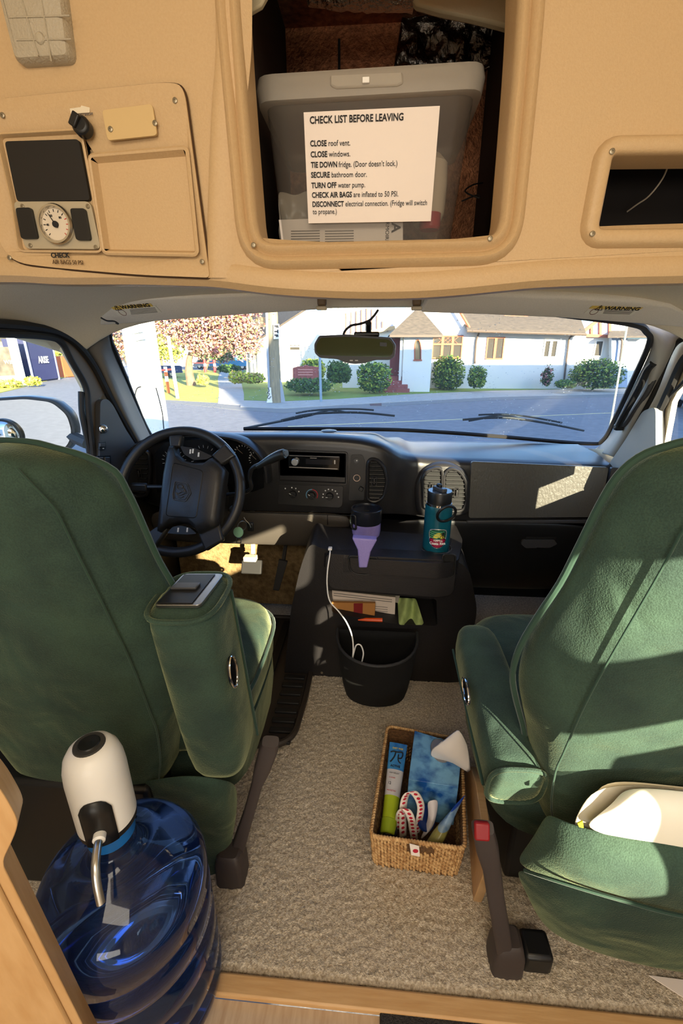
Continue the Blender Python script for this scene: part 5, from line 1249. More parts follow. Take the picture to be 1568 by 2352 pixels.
def capsule(c, d, n, L, rr):
    d = d.normalized(); n = (n - d * n.dot(d)).normalized(); t = d.cross(n); rg = []
    for s, k in ((-1, .15), (-.7, .75), (0, 1), (.7, .75), (1, .15)):
        rg.append([c + d * (L * s) + (n * math.cos(a) + t * math.sin(a)) * rr * k for a in [2 * math.pi * i / 6 for i in range(6)]])
    return g_loft(rg, True, True)
mb = MB(); per = brim(1, 0); tot = 0; segs = []
for i in range(len(per)):
    a, b_ = per[i], per[(i + 1) % len(per)]; segs.append((a, b_, (b_ - a).length)); tot += (b_ - a).length
ncol = 132
def at_per(s):
    s %= tot
    for a, b_, L in segs:
        if s <= L: return a.lerp(b_, s / max(L, 1e-9)), (b_ - a).normalized()
        s -= L
    return per[0], V((1, 0, 0))
fm_ = (R2 + R3) / 2
for c in range(ncol):
    p, d = at_per(tot * c / ncol); n = V((d.y, -d.x, 0))
    if n.dot(p - bc) < 0: n = -n
    for k in range(9):
        z = .008 + .0118 * k + (.006 if c % 2 else 0)
        kk = .93 + .07 * z / .115
        q = V((bc.x + (p.x - bc.x) * kk, bc.y + (p.y - bc.y) * kk, z)) + V((random.uniform(-1, 1), random.uniform(-1, 1), random.uniform(-1, 1))) * .0007
        if n.y < -.6 and abs(q.x - fm_.x - .008) < .030 and .078 < z < .103: continue
        v, f = capsule(q, V((0, 0, 1)) + d * .32 * (1 if k % 2 else .7) + n * .12, n, .0085, .0040 + random.uniform(-.0004, .0004)); mb.add(v, f)
mb.make('weave', M_WICK, bk, sharp=0)
mb = MB(); 
for c in range(150):
    p, d = at_per(tot * c / 150); n = V((d.y, -d.x, 0)); v, f = capsule(V((p.x, p.y, .115)), d * .8 + V((0, 0, 1)) * .5 + n * .5, V((0, 0, 1)), .0065, .0042); mb.add(v, f)
mb.make('braided_rim', M_WICK, bk, sharp=0)
tube('rim_core', [p + V((0, 0, .114)) for p in brim(1, .0)], .0035, M_WICK, bk, seg=6, closed=True)

BQ = lambda px, z: [AZ(a, b_, z) for a, b_ in px]
# sunscreen tube
M_PB, M_PW, M_PL = mat('blue tube print', srgb(24, 92, 176), .25, 0, srgb(80, 160, 214), 30), mat('pale tube print', srgb(206, 204, 206), .25), mat('lime tube print', srgb(170, 190, 40), .25)
ta, tb = (AZ(888, 1703, .128) + AZ(942, 1713, .128)) / 2, AZ(892, 1898, .07)
tx = (AZ(942, 1713, .128) - AZ(888, 1703, .128)).normalized(); td = (tb - ta); tn = tx.cross(td).normalized()
if tn.z < 0: tn = -tn
su = thing('sunscreen_tube', tb, 'blue and lime squeeze tube with a black curly symbol in the basket', 'tube')
TR = lambda t: ring_of(ta.lerp(tb, t), tx, tn, .024 - .007 * t, .002 + .014 * min(1, t * 1.4), 20, 2)
loft('tube_top', [TR(t) for t in (0, .06, .15, .25, .36)], M_PB, su); loft('tube_middle', [TR(t) for t in (.36, .5, .6, .68)], M_PW, su); loft('tube_bottom', [TR(t) for t in (.68, .8, .9, .93)], M_PL, su)
loft('cap', [ring_of(ta.lerp(tb, t), tx, tn, a, a, 20) for t, a in ((.93, .017), (.935, .0185), (1.08, .0185), (1.09, .017))], mat('lime cap', srgb(150, 172, 40), .3), su)
def on_tube(t, x): 
    hgt = (.002 + .014 * min(1, t * 1.4)); w_ = .024 - .007 * t
    return ta.lerp(tb, t) + tx * x + tn * (hgt * math.sqrt(max(0, 1 - (x / w_) ** 2)) + .0008)
down = td.normalized()
def tube_text(body, t, x0, size, m, bold=0, xs=1): text('lettering', body, on_tube(t, 0) + tx * x0 + tn * .0006, tx, -down, size, m, su, xs=xs, bold=bold)
tube_text('OFF LABEL' if False else 'DEET FREE', .09, -.014, .006, mat('yellow print', srgb(230, 210, 60), .5))
mbx = MB()
for path, rr in (([(.14, -.018), (.125, -.010), (.13, 0), (.12, .012), (.15, .015), (.2, .012), (.21, .004)], .0016), ([(.135, -.004), (.19, -.006), (.25, -.012), (.27, -.016)], .0017), ([(.16, .004), (.21, .004), (.25, .006), (.27, .012)], .0016)):
    v, f = g_tube(catmull([on_tube(t, x) + tn * .0006 for t, x in path], 4), rr, 6); mbx.add(v, f)
mbx.make('symbol', M_INK, su)
tube_text('ACTIVE', .335, -.0135, .0075, M_INK, .0002)
for t, body, m, sz in ((.42, 'INSECT REPELLENT', M_TEXTGREY, .004), (.48, '12 HOURS', mat('red print', srgb(190, 50, 40), .6), .004), (.56, '12', M_INK, .009), (.64, 'PROTECTION', mat('red print', (0, 0, 0)), .004)):
    tube_text(body, t, -.014, sz, m, xs=.9 if len(body) < 12 else .75)
dk = box('dark_bottle', AZ(895, 1920, .05), (.034, .03, .05), mat('navy cap plastic', srgb(18, 20, 34), .3), None, bevel=.008, seg=3)
tag(dk, 'dark navy bottle cap under the lower end of the lime tube in the basket', 'bottle')
# tissue box
M_TB = mat('blue marbled card', srgb(22, 78, 150), .4, 0, srgb(120, 176, 214), 22, detail=6, contrast=2.2)
tq = BQ([(952, 1678), (1062, 1712), (1052, 1808), (938, 1790)], .165)
tbx = thing('tissue_box', sum(tq, V()) / 4 - V((0, 0, .155)), 'blue marbled tissue box with a white tissue poking out, in the basket', 'tissue box')
dn = V((.0, -.012, -.145))
oc = AZ(1012, 1722, .165); ov = [oc + V((math.cos(t) * .026, math.sin(t) * .038, 0)) for t in [2 * math.pi * k / 24 for k in range(24)]]
slab('carton', tq, V((0, .0, -1)), .13, M_TB, tbx, holes=[ov], bevel=.002)
slab('film', [p - V((0, 0, .003)) for p in ov], V((0, 0, -1)), .001, mat('grey film', srgb(150, 150, 156), .2), tbx)
grid('tissue', [[AD(a, b_, d) for a, b_, d in r_] for r_ in ([(985, 1735, 1.115), (1000, 1748, 1.12), (1018, 1750, 1.13)], [(990, 1718, 1.09), (1012, 1735, 1.075), (1046, 1752, 1.10)], [(1002, 1712, 1.07), (1020, 1728, 1.05), (1083, 1786, 1.06)], [(1030, 1690, 1.06), (1046, 1700, 1.03), (1083, 1760, 1.05)], [(1052, 1672, 1.05), (1060, 1680, 1.045), (1074, 1706, 1.05)])], mat('tissue paper', srgb(232, 226, 222), 1.0, spec=0.0), tbx, sub=1, solid=.0012, sharp=20)
# tickets
M_TK = mat('white ticket paper', srgb(240, 230, 222), .7); M_TKR = mat('red ticket print', srgb(186, 34, 58), .6)
tk = thing('ticket_strip', AZ(940, 1920, .01), 'coiled white paper strip printed with red circles in the front of the basket', 'paper strip')
def ribbon(path, wdir, w_):
    pts = catmull(path, 8); wv = V(wdir).normalized() * w_ / 2
    rows = [[p - wv, p + wv] for p in pts]
    grid('strip', rows, M_TK, tk, sub=0, solid=.0008)
    m_ = MB(); acc = 0
    for i in range(1, len(pts)):
        acc += (pts[i] - pts[i - 1]).length
        if acc > .011:
            acc = 0; t = (pts[i] - pts[i - 1]).normalized(); n = t.cross(wv).normalized()
            for sg in (1, -1):
                v, f = g_slab(ring_of(pts[i] + n * .0006 * sg, t, wv.normalized(), .0042, .0042, 14), n, .0003 * sg); m_.add(v, f)
    m_.make('red_circle', M_TKR, tk, smooth=False)
ribbon([AD(a, b_, d) for a, b_, d in [(915, 1905, 1.060), (918, 1870, 1.030), (930, 1858, 1.010), (942, 1875, 1.010), (948, 1905, 1.030), (952, 1935, 1.050)]], RT, .018)
ribbon([AD(a, b_, d) for a, b_, d in [(925, 1925, 1.050), (926, 1850, 1.020), (936, 1822, 1.000), (952, 1822, 1.000), (966, 1850, 1.010), (962, 1885, 1.030), (955, 1915, 1.050)]], (.9, .3, 0), .018)
tp = [AY(a, b_, R2.y - .006) for a, b_ in [(940, 1938), (962, 1944), (964, 1968), (944, 1964)]]
sl_ = slab('strip_end', tp, FWD, .001, M_TK, tk); slab('red_circle', ring_of(AY(954, 1955, R2.y - .0068), (1, 0, 0), (0, 0, 1), .006, .006, 16), FWD, .0004, M_TKR, sl_)
ld_ = lathe('blue_lid', [(0, 0), (.028, 0), (.028, .006), (.026, .009), (0, .009)], AD(976, 1878, 1.05), mat('navy lid plastic', srgb(26, 50, 112), .3), None, (.6, -.5, .55), 28)
tag(ld_, 'round navy blue lid standing behind the paper strip in the basket', 'lid')
rc = grid('receipt', [[AD(a, b_, d) for a, b_, d in r_] for r_ in ([(978, 1840, 1.030), (992, 1836, 1.020), (1008, 1834, 1.030)], [(985, 1870, 1.030), (998, 1872, 1.010), (1004, 1866, 1.030)], [(975, 1905, 1.040), (985, 1912, 1.020), (996, 1900, 1.030)], [(962, 1930, 1.050), (972, 1926, 1.040), (978, 1916, 1.040)])], mat('receipt paper', srgb(206, 200, 204), .7), sub=2, solid=.0008)
tag(rc, 'curled grey white paper receipt in the basket beside the second tube', 'receipt')
ua, ub = AZ(1052, 1845, .135), AZ(988, 1950, .06)
ux = V((.55, .5, .1)).normalized(); ud = ub - ua; un = ux.cross(ud).normalized(); un = un if un.z > 0 else -un
l2 = thing('lotion_tube', ub, 'blue and pale squeeze tube leaning across the right front of the basket', 'tube')
T2 = lambda t: ring_of(ua.lerp(ub, t), ux, un, .022 - .006 * t, .002 + .013 * min(1, t * 1.5), 20)
loft('tube_crimp', [T2(t) for t in (-.04, .0, .05)], mat('blue crimp', srgb(30, 74, 176), .3), l2); loft('tube_label', [T2(t) for t in (.05, .2, .4, .5)], mat('pale blue tube', srgb(150, 180, 206), .25, 0, srgb(90, 130, 180), 60), l2)
loft('tube_body', [T2(t) for t in (.5, .7, .9)], mat('olive tube', srgb(150, 146, 84), .3), l2); loft('cap', [ring_of(ua.lerp(ub, t), ux, un, a, a, 20) for t, a in ((.9, .015), (1.1, .015))], mat('olive cap', srgb(90, 92, 40), .3), l2)

# wooden board beside the basket
q0 = AZ(1086, 2070, 0); q1 = V((.285, .98, 0)); bd_n = (q1 - q0).cross(V((0, 0, 1))).normalized()
bpx = [(1086, 2071), (1116, 1990), (1106, 1900), (1092, 1800), (1080, 1760), (1066, 1760), (1070, 1950), (1068, 2055)]
wbd = slab('wooden_board', [AP(a, b_, q0, bd_n) for a, b_ in bpx], bd_n if bd_n.x > 0 else -bd_n, .018, M_WOOD, bevel=.002)
tag(wbd, 'narrow pale wooden board standing on edge between the basket and the right chair', 'board')

# ------------------------------------------------------------------ water jug with pump
JX, JY = -.392, .440
jg = thing('water_jug', (JX, JY, 0), 'large blue translucent water jug standing behind the left chair', 'water jug')
M_JUG = bpy.data.materials.new('blue jug plastic'); M_JUG.use_nodes = True
b = M_JUG.node_tree.nodes['Principled BSDF']; b.inputs['Base Color'].default_value = (.035, .09, .32, 1); b.inputs['Roughness'].default_value = .03; b.inputs['Transmission Weight'].default_value = .9; b.inputs['IOR'].default_value = 1.34
JR = .130
prof = [(0, .004), (.10, .004), (.122, .012), (JR, .03), (JR, .055), (.122, .066), (.122, .074), (JR, .085), (JR, .118), (.122, .13), (.122, .138), (JR, .15), (JR, .185), (.121, .197), (.121, .205), (JR, .217), (JR, .262), (.1265, .266), (.1265, .272), (JR, .277), (JR, .315), (.1265, .333), (.117, .350), (.100, .368), (.075, .386), (.050, .401), (.036, .412), (.031, .424), (.030, .452), (0, .452)]
lathe('bottle', prof, V((JX, JY, 0)), M_JUG, jg, seg=64, sharp=0)
lathe('neck_collar', [(.031, .43), (.034, .432), (.034, .452), (.030, .456), (0, .456)], V((JX, JY, 0)), mat('sky blue cap', srgb(30, 110, 190), .3), jg, seg=32)
pu = thing('water_pump', (JX, JY, .456), 'white electric water pump with a steel spout on top of the blue jug', 'water pump')
PO = V((JX, JY, .456)); pr_ = .041
lathe('base_ring', [(.036, .0), (pr_ * .985, .004), (pr_ * .985, .02), (0, .02)], PO, M_BLACK, pu, seg=40)
lathe('housing', [(pr_, .014), (pr_, .105), (pr_ * .97, .122), (pr_ * .88, .138), (pr_ * .72, .149), (pr_ * .5, .154), (0, .155)], PO, M_WHITE, pu, seg=48, sharp=60)
lathe('power_button', [(pr_ * .52, .1525), (pr_ * .5, .1565), (pr_ * .36, .1568), (0, .1568)], PO, mat('dark button rubber', srgb(52, 50, 46), .6), pu, seg=32)
lathe('button_ring', [(pr_ * .36, .1569), (pr_ * .33, .1585), (pr_ * .28, .1585), (0, .156)], PO, M_BLACK, pu, seg=32)
fa = math.atan2(-.93, .38)
rows = []
for k in range(9):
    a = fa - .52 + 1.04 * k / 8; e = .0012
    top_z = .092 - .02 * (abs(k - 4) / 4) ** 3
    rows.append([PO + V((math.cos(a) * (pr_ + e), math.sin(a) * (pr_ + e), z)) for z in (.006, .03, .06, top_z)])
grid('front_panel', rows, M_BLACK, pu, sub=0, solid=.002)
fd = V((math.cos(fa), math.sin(fa), 0)); so = PO + fd * pr_ + V((0, 0, .030))
lathe('spout_socket', [(.0085, 0), (.0085, .010), (.006, .012), (0, .012)], so, M_WHITE, pu, fd, 20)
tube('spout', catmull([so + fd * .008, so + fd * .022 + V((0, 0, 0)), so + fd * .036 + V((.002, -.004, -.006)), so + fd * .046 + V((.004, -.006, -.022)), so + fd * .054 + V((.008, -.008, -.045))], 6), .0055, M_STEEL, pu, seg=14)

# ------------------------------------------------------------------ wooden cabinet end panel, bottom left
wO = AD(60, 2150, .50); wN = V((.50, -.86, .05))
wp_ = [AP(a, b_, wO, wN) for a, b_ in [(-170, 1640), (-6, 1800), (38, 1874), (42, 1902), (4, 1982), (192, 2358), (255, 2480), (-170, 2480)]]
cbn = thing('wooden_cabinet', sum(wp_, V()) / 8, 'pale wooden cabinet end panel at the bottom left, beside the water jug', 'cabinet')
slab('end_panel', rounded(wp_, [.01, .02, .02, .02, .01, .01, .01, .01], 4), -wN, .03, M_WOOD, cbn, bevel=.003)
ed = [AP(a, b_, wO + wN * .004, wN) for a, b_ in [(-170, 1770), (-30, 1985), (160, 2352), (228, 2480), (-170, 2480)]]
slab('door', ed, -wN, .006, M_WOOD, cbn, bevel=.003)
# ------------------------------------------------------------------ street outside
GZ = -.65
Gd = lambda a, b, dz=0: AZ(a, b, GZ + dz)
M_ROAD = mat('asphalt', srgb(128, 128, 130), .85, 0, srgb(108, 108, 112), 6, bump=.3, bscale=60)
M_WALK = mat('concrete pavement', srgb(176, 172, 164), .85, 0, srgb(158, 154, 146), 5)
M_CURB = mat('kerb concrete', srgb(120, 120, 118), .85)
M_GRASS = mat('dry lawn grass', srgb(150, 156, 62), .95, 0, srgb(182, 170, 82), 1.6, bump=.8, bscale=30)
M_LAWN = mat('green lawn grass', srgb(104, 132, 44), .95, 0, srgb(136, 146, 60), 2.5, bump=.8, bscale=30)
M_STUC = mat('white stucco', srgb(226, 222, 212), .85, bump=.15, bscale=40)
M_ROOF = mat('grey brown shingles', srgb(96, 86, 74), .9, 0, srgb(66, 60, 54), 5, stretch=(1, 1, 5), bump=.4)
M_TIMBER = mat('red brown timber trim', srgb(168, 92, 66), .7)
M_PANE = mat('dark window pane', srgb(70, 66, 58), .08)
structure(box('ground', (0, 60, GZ - .03), (320, 300, .06), M_ROAD))
def gslab(name, px, dz, m, th=.05, kind='structure'):
    o = slab(name, [Gd(a, b, dz) for a, b in px], V((0, 0, -1)), th, m); return tag(o, kind=kind)
gslab('lawn', [(552, 918), (640, 921), (780, 915), (930, 905), (1130, 896), (1420, 891), (1560, 889), (1560, 862), (1300, 862), (560, 850), (545, 870), (552, 900)], .02, M_LAWN)
gslab('lawn', [(365, 917), (500, 924), (503, 900), (500, 870), (505, 850), (330, 850), (300, 880)], .02, M_GRASS)
gslab('path', [(513, 835), (548, 835), (552, 870), (560, 905), (560, 930), (500, 926), (503, 900), (500, 870)], .025, M_WALK)
gslab('sidewalk', [(552, 919), (640, 922), (780, 916), (930, 906), (1130, 897), (1420, 892), (1600, 889), (1600, 900), (1420, 904), (1130, 912), (930, 922), (780, 930), (650, 938), (552, 934)], .03, M_WALK)
gslab('kerb', [(500, 926), (552, 934), (650, 938), (780, 930), (930, 922), (1130, 912), (1420, 904), (1600, 900), (1600, 906), (1420, 911), (1130, 919), (930, 930), (780, 940), (650, 948), (552, 942), (420, 928), (365, 920), (365, 917)], .01, M_CURB)
M_YLINE = mat('worn yellow road paint', srgb(214, 196, 140), .8)
mb = MB(); a0, a1 = Gd(660, 980, .004), Gd(1420, 948, .004)
n_ = V((0, .10, 0)); v, f = g_slab([a0, a1, a1 + n_, a0 + n_], V((0, 0, -1)), .003); mb.add(v, f); structure(mb.make('road_marking', M_YLINE))
gr = slab('storm_drain', [Gd(a, b, .015) for a, b in [(848, 926), (876, 925), (876, 932), (850, 932)]], V((0, 0, -1)), .02, mat('rusty drain', srgb(86, 62, 60), .8))
tag(gr, 'small dark storm drain grate set in the kerb across the road', 'storm drain')
gslab('verge', [(-60, 915), (40, 892), (80, 880), (140, 868), (200, 858), (120, 852), (-60, 866)], .03, M_GRASS)

# the building behind the van that shades the street ahead, and one added for wing mirror reflections
bh = thing('neighbour_building', (17, -11, GZ), 'tall plain neighbouring building behind the van on the right, shading the street', 'building')
fp = [V((6, 2.1, GZ)), V((40, 2.1, GZ)), V((40, -15.6, GZ)), V((13.4, -15.6, GZ))]
slab('walls', fp, V((0, 0, 1)), 8.1, M_STUC, bh); slab('flat_roof', [p + V((0, 0, 8.1)) for p in fp], V((0, 0, 1)), .1, M_ROOF, bh)
bh = thing('mirror_backdrop', (-14, -33, GZ), 'pale grey building added behind the van as a backdrop for the wing mirror', 'building')
box('walls', (-15, -34, GZ + 6), (26, 10, 12), mat('pale grey render', srgb(196, 200, 206), .8), bh)
box('window', (-7.5, -28.98, GZ + 1.6), (4, .05, 1.2), M_PANE, bh)

# ------------------------------------------------------------------ foliage
def leaves(c, rad, n, size, m, flat=.0, shell=.55):
    mb = MB(); c = V(c)
    for i in range(n):
        while True:
            d = V((random.uniform(-1, 1), random.uniform(-1, 1), random.uniform(-1, 1)))
            if .02 < d.length < 1: break
        d = d.normalized() * (shell + (1 - shell) * random.random()) * (1 + .16 * noise.noise(d.normalized() * 3 + c))
        p = c + V((d.x * rad[0], d.y * rad[1], d.z * rad[2]))
        u = V((random.gauss(0, 1), random.gauss(0, 1), random.gauss(0, 1))).normalized(); w_ = u.orthogonal().normalized()
        s = size * random.uniform(.5, 1.2)
        mb.add([p + u * s, p + w_ * s * .6, p - u * s, p - w_ * s * .6], [(0, 1, 2, 3)], random.randrange(len(m)))
    return mb
LG = [mat('leaf green', srgb(74, 104, 34), .7), mat('leaf dark green', srgb(50, 78, 34), .7), mat('leaf yellow green', srgb(140, 156, 50), .7)]
LR = [mat('leaf red', srgb(176, 110, 110), .7), mat('leaf pink', srgb(208, 156, 148), .7), mat('leaf bronze', srgb(140, 98, 84), .7), mat('leaf olive', srgb(160, 142, 90), .7)]
LY = [mat('leaf lime', srgb(188, 190, 60), .7), mat('leaf yellow green', (0, 0, 0)), mat('leaf olive', (0, 0, 0))]
def bush(px0, px1, py0, py1, Y, label, m=LG, n=1400, size=.085, name='bush', base=True, group='shrubs in front of the houses', depth=None, cat='bush'):
    a, b_ = AY(px0, py1, Y), AY(px1, py0, Y); c = (a + b_) / 2; rx, rz = abs(b_.x - a.x) / 2, abs(b_.z - a.z) / 2
    dy = depth or min(rx, 1.3); c.y += dy * .4
    r = thing(name, V((c.x, c.y, a.z)), label, cat, group)
    mb = MB()
    for k in range(4):
        o_x = (k - 1.5) / 1.5 * rx * .45 if rx > rz * .8 else 0
        q = V((c.x + o_x, c.y, c.z - rz * .06 * (k % 2) ))
        l = leaves(q, (rx * (.58 if rx > rz * .8 else .95), dy, rz * random.uniform(.9, 1.02)), n // 4, size, m); mb.add(l.v, l.f); mb.m[-len(l.m):] = l.m
    l = leaves(V((c.x, c.y, c.z - rz * .5)), (rx * .95, dy, rz * .5), n // 3, size, m); mb.add(l.v, l.f); mb.m[-len(l.m):] = l.m
    mb.make('foliage', m, r, smooth=False)
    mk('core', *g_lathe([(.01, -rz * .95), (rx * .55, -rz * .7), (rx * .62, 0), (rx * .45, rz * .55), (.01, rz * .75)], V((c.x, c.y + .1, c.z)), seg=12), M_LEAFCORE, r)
    return r
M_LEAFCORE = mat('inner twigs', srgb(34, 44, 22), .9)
def tree(px, py, Y, crown, m, label, n, size, trunk_r, bend=(0, 0), name='tree', group='trees across the street'):
    base = AZ(px, py, GZ) if Y is None else AY(px, py, Y); base.z = GZ
    r = thing(name, base, label, 'tree', group)
    mb = MB(); 
    cs = []
    for (cx, cy, rx, rz) in crown:
        c = AY(cx, cy, base.y); sc_ = base.y / 1000
        l = leaves(c, (rx * sc_, rx * sc_ * .8, rz * sc_), n // len(crown), size, m, shell=.3); mb.add(l.v, l.f); mb.m[-len(l.m):] = l.m; cs.append(c)
    mb.make('foliage', m, r, smooth=False)
    mt_ = mat('bark', srgb(150, 122, 96), .9, 0, srgb(104, 82, 62), 4, bump=.6)
    top = sum(cs, V()) / len(cs)
    mid = base.lerp(top, .55) + V((bend[0], 0, bend[1]))
    tube('trunk', catmull([base, base.lerp(mid, .5) + V((bend[0] * .3, 0, 0)), mid, top], 4), [trunk_r * (1.15 - .07 * k) for k in range(13)], mt_, r, seg=10)
    for c in cs:
        tube('branch', catmull([mid, mid.lerp(c, .5) + V((0, 0, -.2)), c], 4), [trunk_r * .5 * (1 - .08 * k) for k in range(9)], mt_, r, seg=7)
    return r
tree(440, 886, None, [(400, 745, 60, 50), (470, 735, 70, 55), (540, 735, 65, 50), (560, 780, 45, 45), (470, 790, 50, 30), (520, 690, 80, 50), (420, 690, 80, 50)], LR, 'red leaved tree with a pale leaning trunk on the lawn by the path', 12000, .11, .26, (-.6, 0), name='red_tree')
tree(470, 852, None, [(470, 785, 45, 40), (510, 800, 40, 35)], [LR[2], LR[3], LG[1]], 'dark bronze tree standing behind the red leaved tree', 1600, .22, .2)
tree(372, 850, None, [(365, 780, 45, 45), (390, 800, 35, 35), (340, 740, 50, 40)], LY, 'yellow green tree on the left behind the white pole', 2600, .2, .2)
tree(300, 848, None, [(275, 770, 40, 35), (262, 800, 30, 30)], LR[1:], 'pinkish tree glimpsed left of the white pole', 900, .25, .2)
tree(545, 845, None, [(530, 825, 26, 20), (500, 820, 25, 22), (480, 822, 20, 22)], LG, 'dark green tree beyond the parked blue pickup', 1500, .25, .2)
tree(120, 862, None, [(122, 800, 20, 36), (130, 770, 18, 25)], LY, 'yellow green tree beside the blue shipping container', 1200, .22, .15)
tree(148, 850, None, [(150, 780, 30, 50), (200, 800, 50, 60)], LG, 'green tree far beyond the driver window', 1200, .3, .2)
tree(1478, 868, None, [(1478, 820, 20, 40), (1465, 845, 18, 25)], [LR[0], LR[2], LR[1]], 'small red bronze tree at the right end of the houses', 900, .14, .1)
bush(690, 745, 822, 872, 24.6, 'bright green bush left of the rear view mirror base, behind the brick sign', [LG[0], LG[2], LY[0]], 1500, .09)
bush(748, 806, 828, 880, 23.0, 'dark green bush below the rear view mirror, its left neighbour brighter', LG[:2], 1500, .09)
bush(818, 900, 828, 900, 21.6, 'large dark green bush beside the red steps of the tower', LG, 2200, .09)
bush(652, 762, 868, 902, 20.2, 'low spreading dark green shrub in front of the brick sign', LG[:2], 1500, .08)
bush(992, 1072, 814, 896, 24.2, 'tall round green bush right of the tower, under the red window', LG, 2600, .09)
bush(1074, 1122, 838, 892, 22.9, 'smaller green bush right of the tall round one, left of the double red window', LG, 1300, .08)
bush(1318, 1448, 822, 892, 23.6, 'broad clipped green hedge at the right end of the long white house', LG, 3200, .09)
bush(1277, 1325, 872, 892, 22.4, 'low green clump at the left foot of the broad hedge', LG, 500, .08)
bush(1240, 1278, 838, 888, 24.4, 'thin rose bush against the blue shaded wall between the windows', [LG[0], LR[0], LG[1]], 240, .08)
bush(525, 560, 852, 880, 24.6, 'clump of lime green plants left of the pole by the path', LY, 700, .1)
bush(556, 604, 856, 880, 24.2, 'clump of lime green plants just left of the utility pole', LY, 700, .1)
bush(500, 548, 836, 856, 36, 'small dark shrub in front of the parked blue pickup', LG[:2], 500, .12)
bush(452, 476, 862, 884, 25.0, 'pale grass clump at the foot of the red leaved tree', LY, 400, .1)
bush(-20, 30, 872, 890, 24, 'tall dry grass at the left edge of the driver window', LY, 500, .12, name='grass_clump', cat='grass clump')
bush(58, 84, 866, 884, 25, 'tall dry grass beside the white post of the container', LY, 500, .12, name='grass_clump', cat='grass clump')

# ------------------------------------------------------------------ houses
H = lambda px, y: [AY(a, b, y) for a, b in px]
def window(par, px, Y, fm, panes=2, lattice=False):
    x0, y0, x1, y1 = px
    A, B = AY(x0, y1, Y), AY(x1, y0, Y); w_, h_ = B.x - A.x, B.z - A.z; c = (A + B) / 2
    o = slab('window', [V((A.x, Y - .05, A.z)), V((B.x, Y - .05, A.z)), V((B.x, Y - .05, B.z)), V((A.x, Y - .05, B.z))], FWD, .12, fm, par,
             holes=[[V((A.x + w_ * (i + .0) / panes + .07, Y - .05, A.z + .07)), V((A.x + w_ * (i + 1) / panes - .07, Y - .05, A.z + .07)), V((A.x + w_ * (i + 1) / panes - .07, Y - .05, B.z - .07)), V((A.x + w_ * i / panes + .07, Y - .05, B.z - .07))] for i in range(panes)])
    box('pane', (c.x, Y + .0, c.z), (w_ - .1, .02, h_ - .1), M_PANE, o)
    if lattice:
        mb = MB(); n = int(w_ / .22)
        for k in range(-2, n + 3):
            for s_ in (-1, 1):
                xa = A.x + w_ * k / n; pts = [V((xa, Y - .02, B.z - .05)), V((xa + s_ * h_ * .4, Y - .02, B.z - .05 - h_ * .34))]
                if A.x < min(pts[0].x, pts[1].x) and max(pts[0].x, pts[1].x) < B.x: v, f = g_tube(pts, .016, 4); mb.add(v, f)
        if mb.v: mb.make('lattice', fm, o)
    if lattice: box('transom', (c.x, Y - .03, B.z - h_ * .38), (w_, .08, .09), fm, o)
    return o
M_WFRAME = mat('white window frame', srgb(230, 226, 214), .6)
gb_ = GZ
def wallpoly(name, px, Y, m, par, th=.3): return slab(name, H(px, Y), FWD, th, m, par)
h1 = thing('long_house', AY(1230, 893, 25.6), 'long white single storey house with red framed windows across the road', 'house')
wallpoly('wall', [(1008, 760), (1345, 766), (1345, 905), (1008, 905)], 25.6, M_STUC, h1)
e0, e1 = AY(1072, 758, 25.0), AY(1345, 766, 25.0); r0, r1 = AY(1030, 690, 29.5), AY(1320, 700, 29.5)
slab('roof', [e0, e1, r1, r0], (0, .55, .8), .14, M_ROOF, h1); tube('gutter', [e0 + V((0, -.06, -.05)), e1 + V((0, -.06, -.05))], .07, mat('dark gutter', srgb(90, 76, 64), .6), h1)
slab('chimney_trim', H([(1158, 724), (1212, 726), (1212, 730), (1158, 729)], 27), FWD, .2, M_TIMBER, h1)
window(h1, (1113, 774, 1160, 826), 25.6, M_TIMBER, 2); window(h1, (1244, 780, 1283, 822), 25.6, M_WFRAME, 2)
for pts in ([(1100, 762), (1096, 775), (1093, 790), (1090, 835)], [(1322, 768), (1308, 776), (1304, 800), (1294, 880)]): tube('downpipe', catmull(H(pts, 25.5), 3), .05, mat('dark gutter', (0, 0, 0)), h1)
window(h1, (990, 770, 1064, 824), 25.55, M_TIMBER, 3, True)
wallpoly('gable_wall', [(950, 900), (1078, 900), (1078, 758), (1040, 690), (980, 640), (930, 690), (935, 765)], 25.62, M_STUC, h1)
g0, g1 = AY(1082, 760, 25.2), AY(1035, 680, 25.2); tube('rake_trim', [g0, g1], .07, M_TIMBER, h1)
h2 = thing('timbered_wing', AY(1400, 890, 27), 'white wing with red timbered gable at the right of the long house', 'house')
wallpoly('wall', [(1335, 766), (1420, 768), (1420, 893), (1335, 893)], 27, M_STUC, h2)
wallpoly('gable', [(1328, 770), (1372, 738), (1430, 700), (1440, 770)], 26.9, M_STUC, h2)
for q in ([(1326, 766), (1426, 770), (1426, 777), (1326, 773)], [(1326, 768), (1372, 732), (1376, 738), (1332, 773)], [(1356, 752), (1362, 750), (1362, 772), (1356, 772)], [(1376, 740), (1382, 738), (1382, 772), (1376, 772)], [(1398, 730), (1404, 728), (1404, 772), (1398, 772)]):
    slab('timber', H(q, 26.8), FWD, .1, M_TIMBER, h2)
window(h2, (1338, 782, 1352, 822), 27, M_WFRAME, 1); window(h2, (1360, 781, 1388, 820), 27, M_WFRAME, 1)
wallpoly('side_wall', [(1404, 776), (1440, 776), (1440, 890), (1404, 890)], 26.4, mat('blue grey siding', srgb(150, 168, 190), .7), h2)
slab('side_roof', [AY(1396, 776, 26), AY(1492, 776, 26), AY(1480, 735, 29), AY(1410, 735, 29)], (0, .5, .8), .12, M_ROOF, h2)
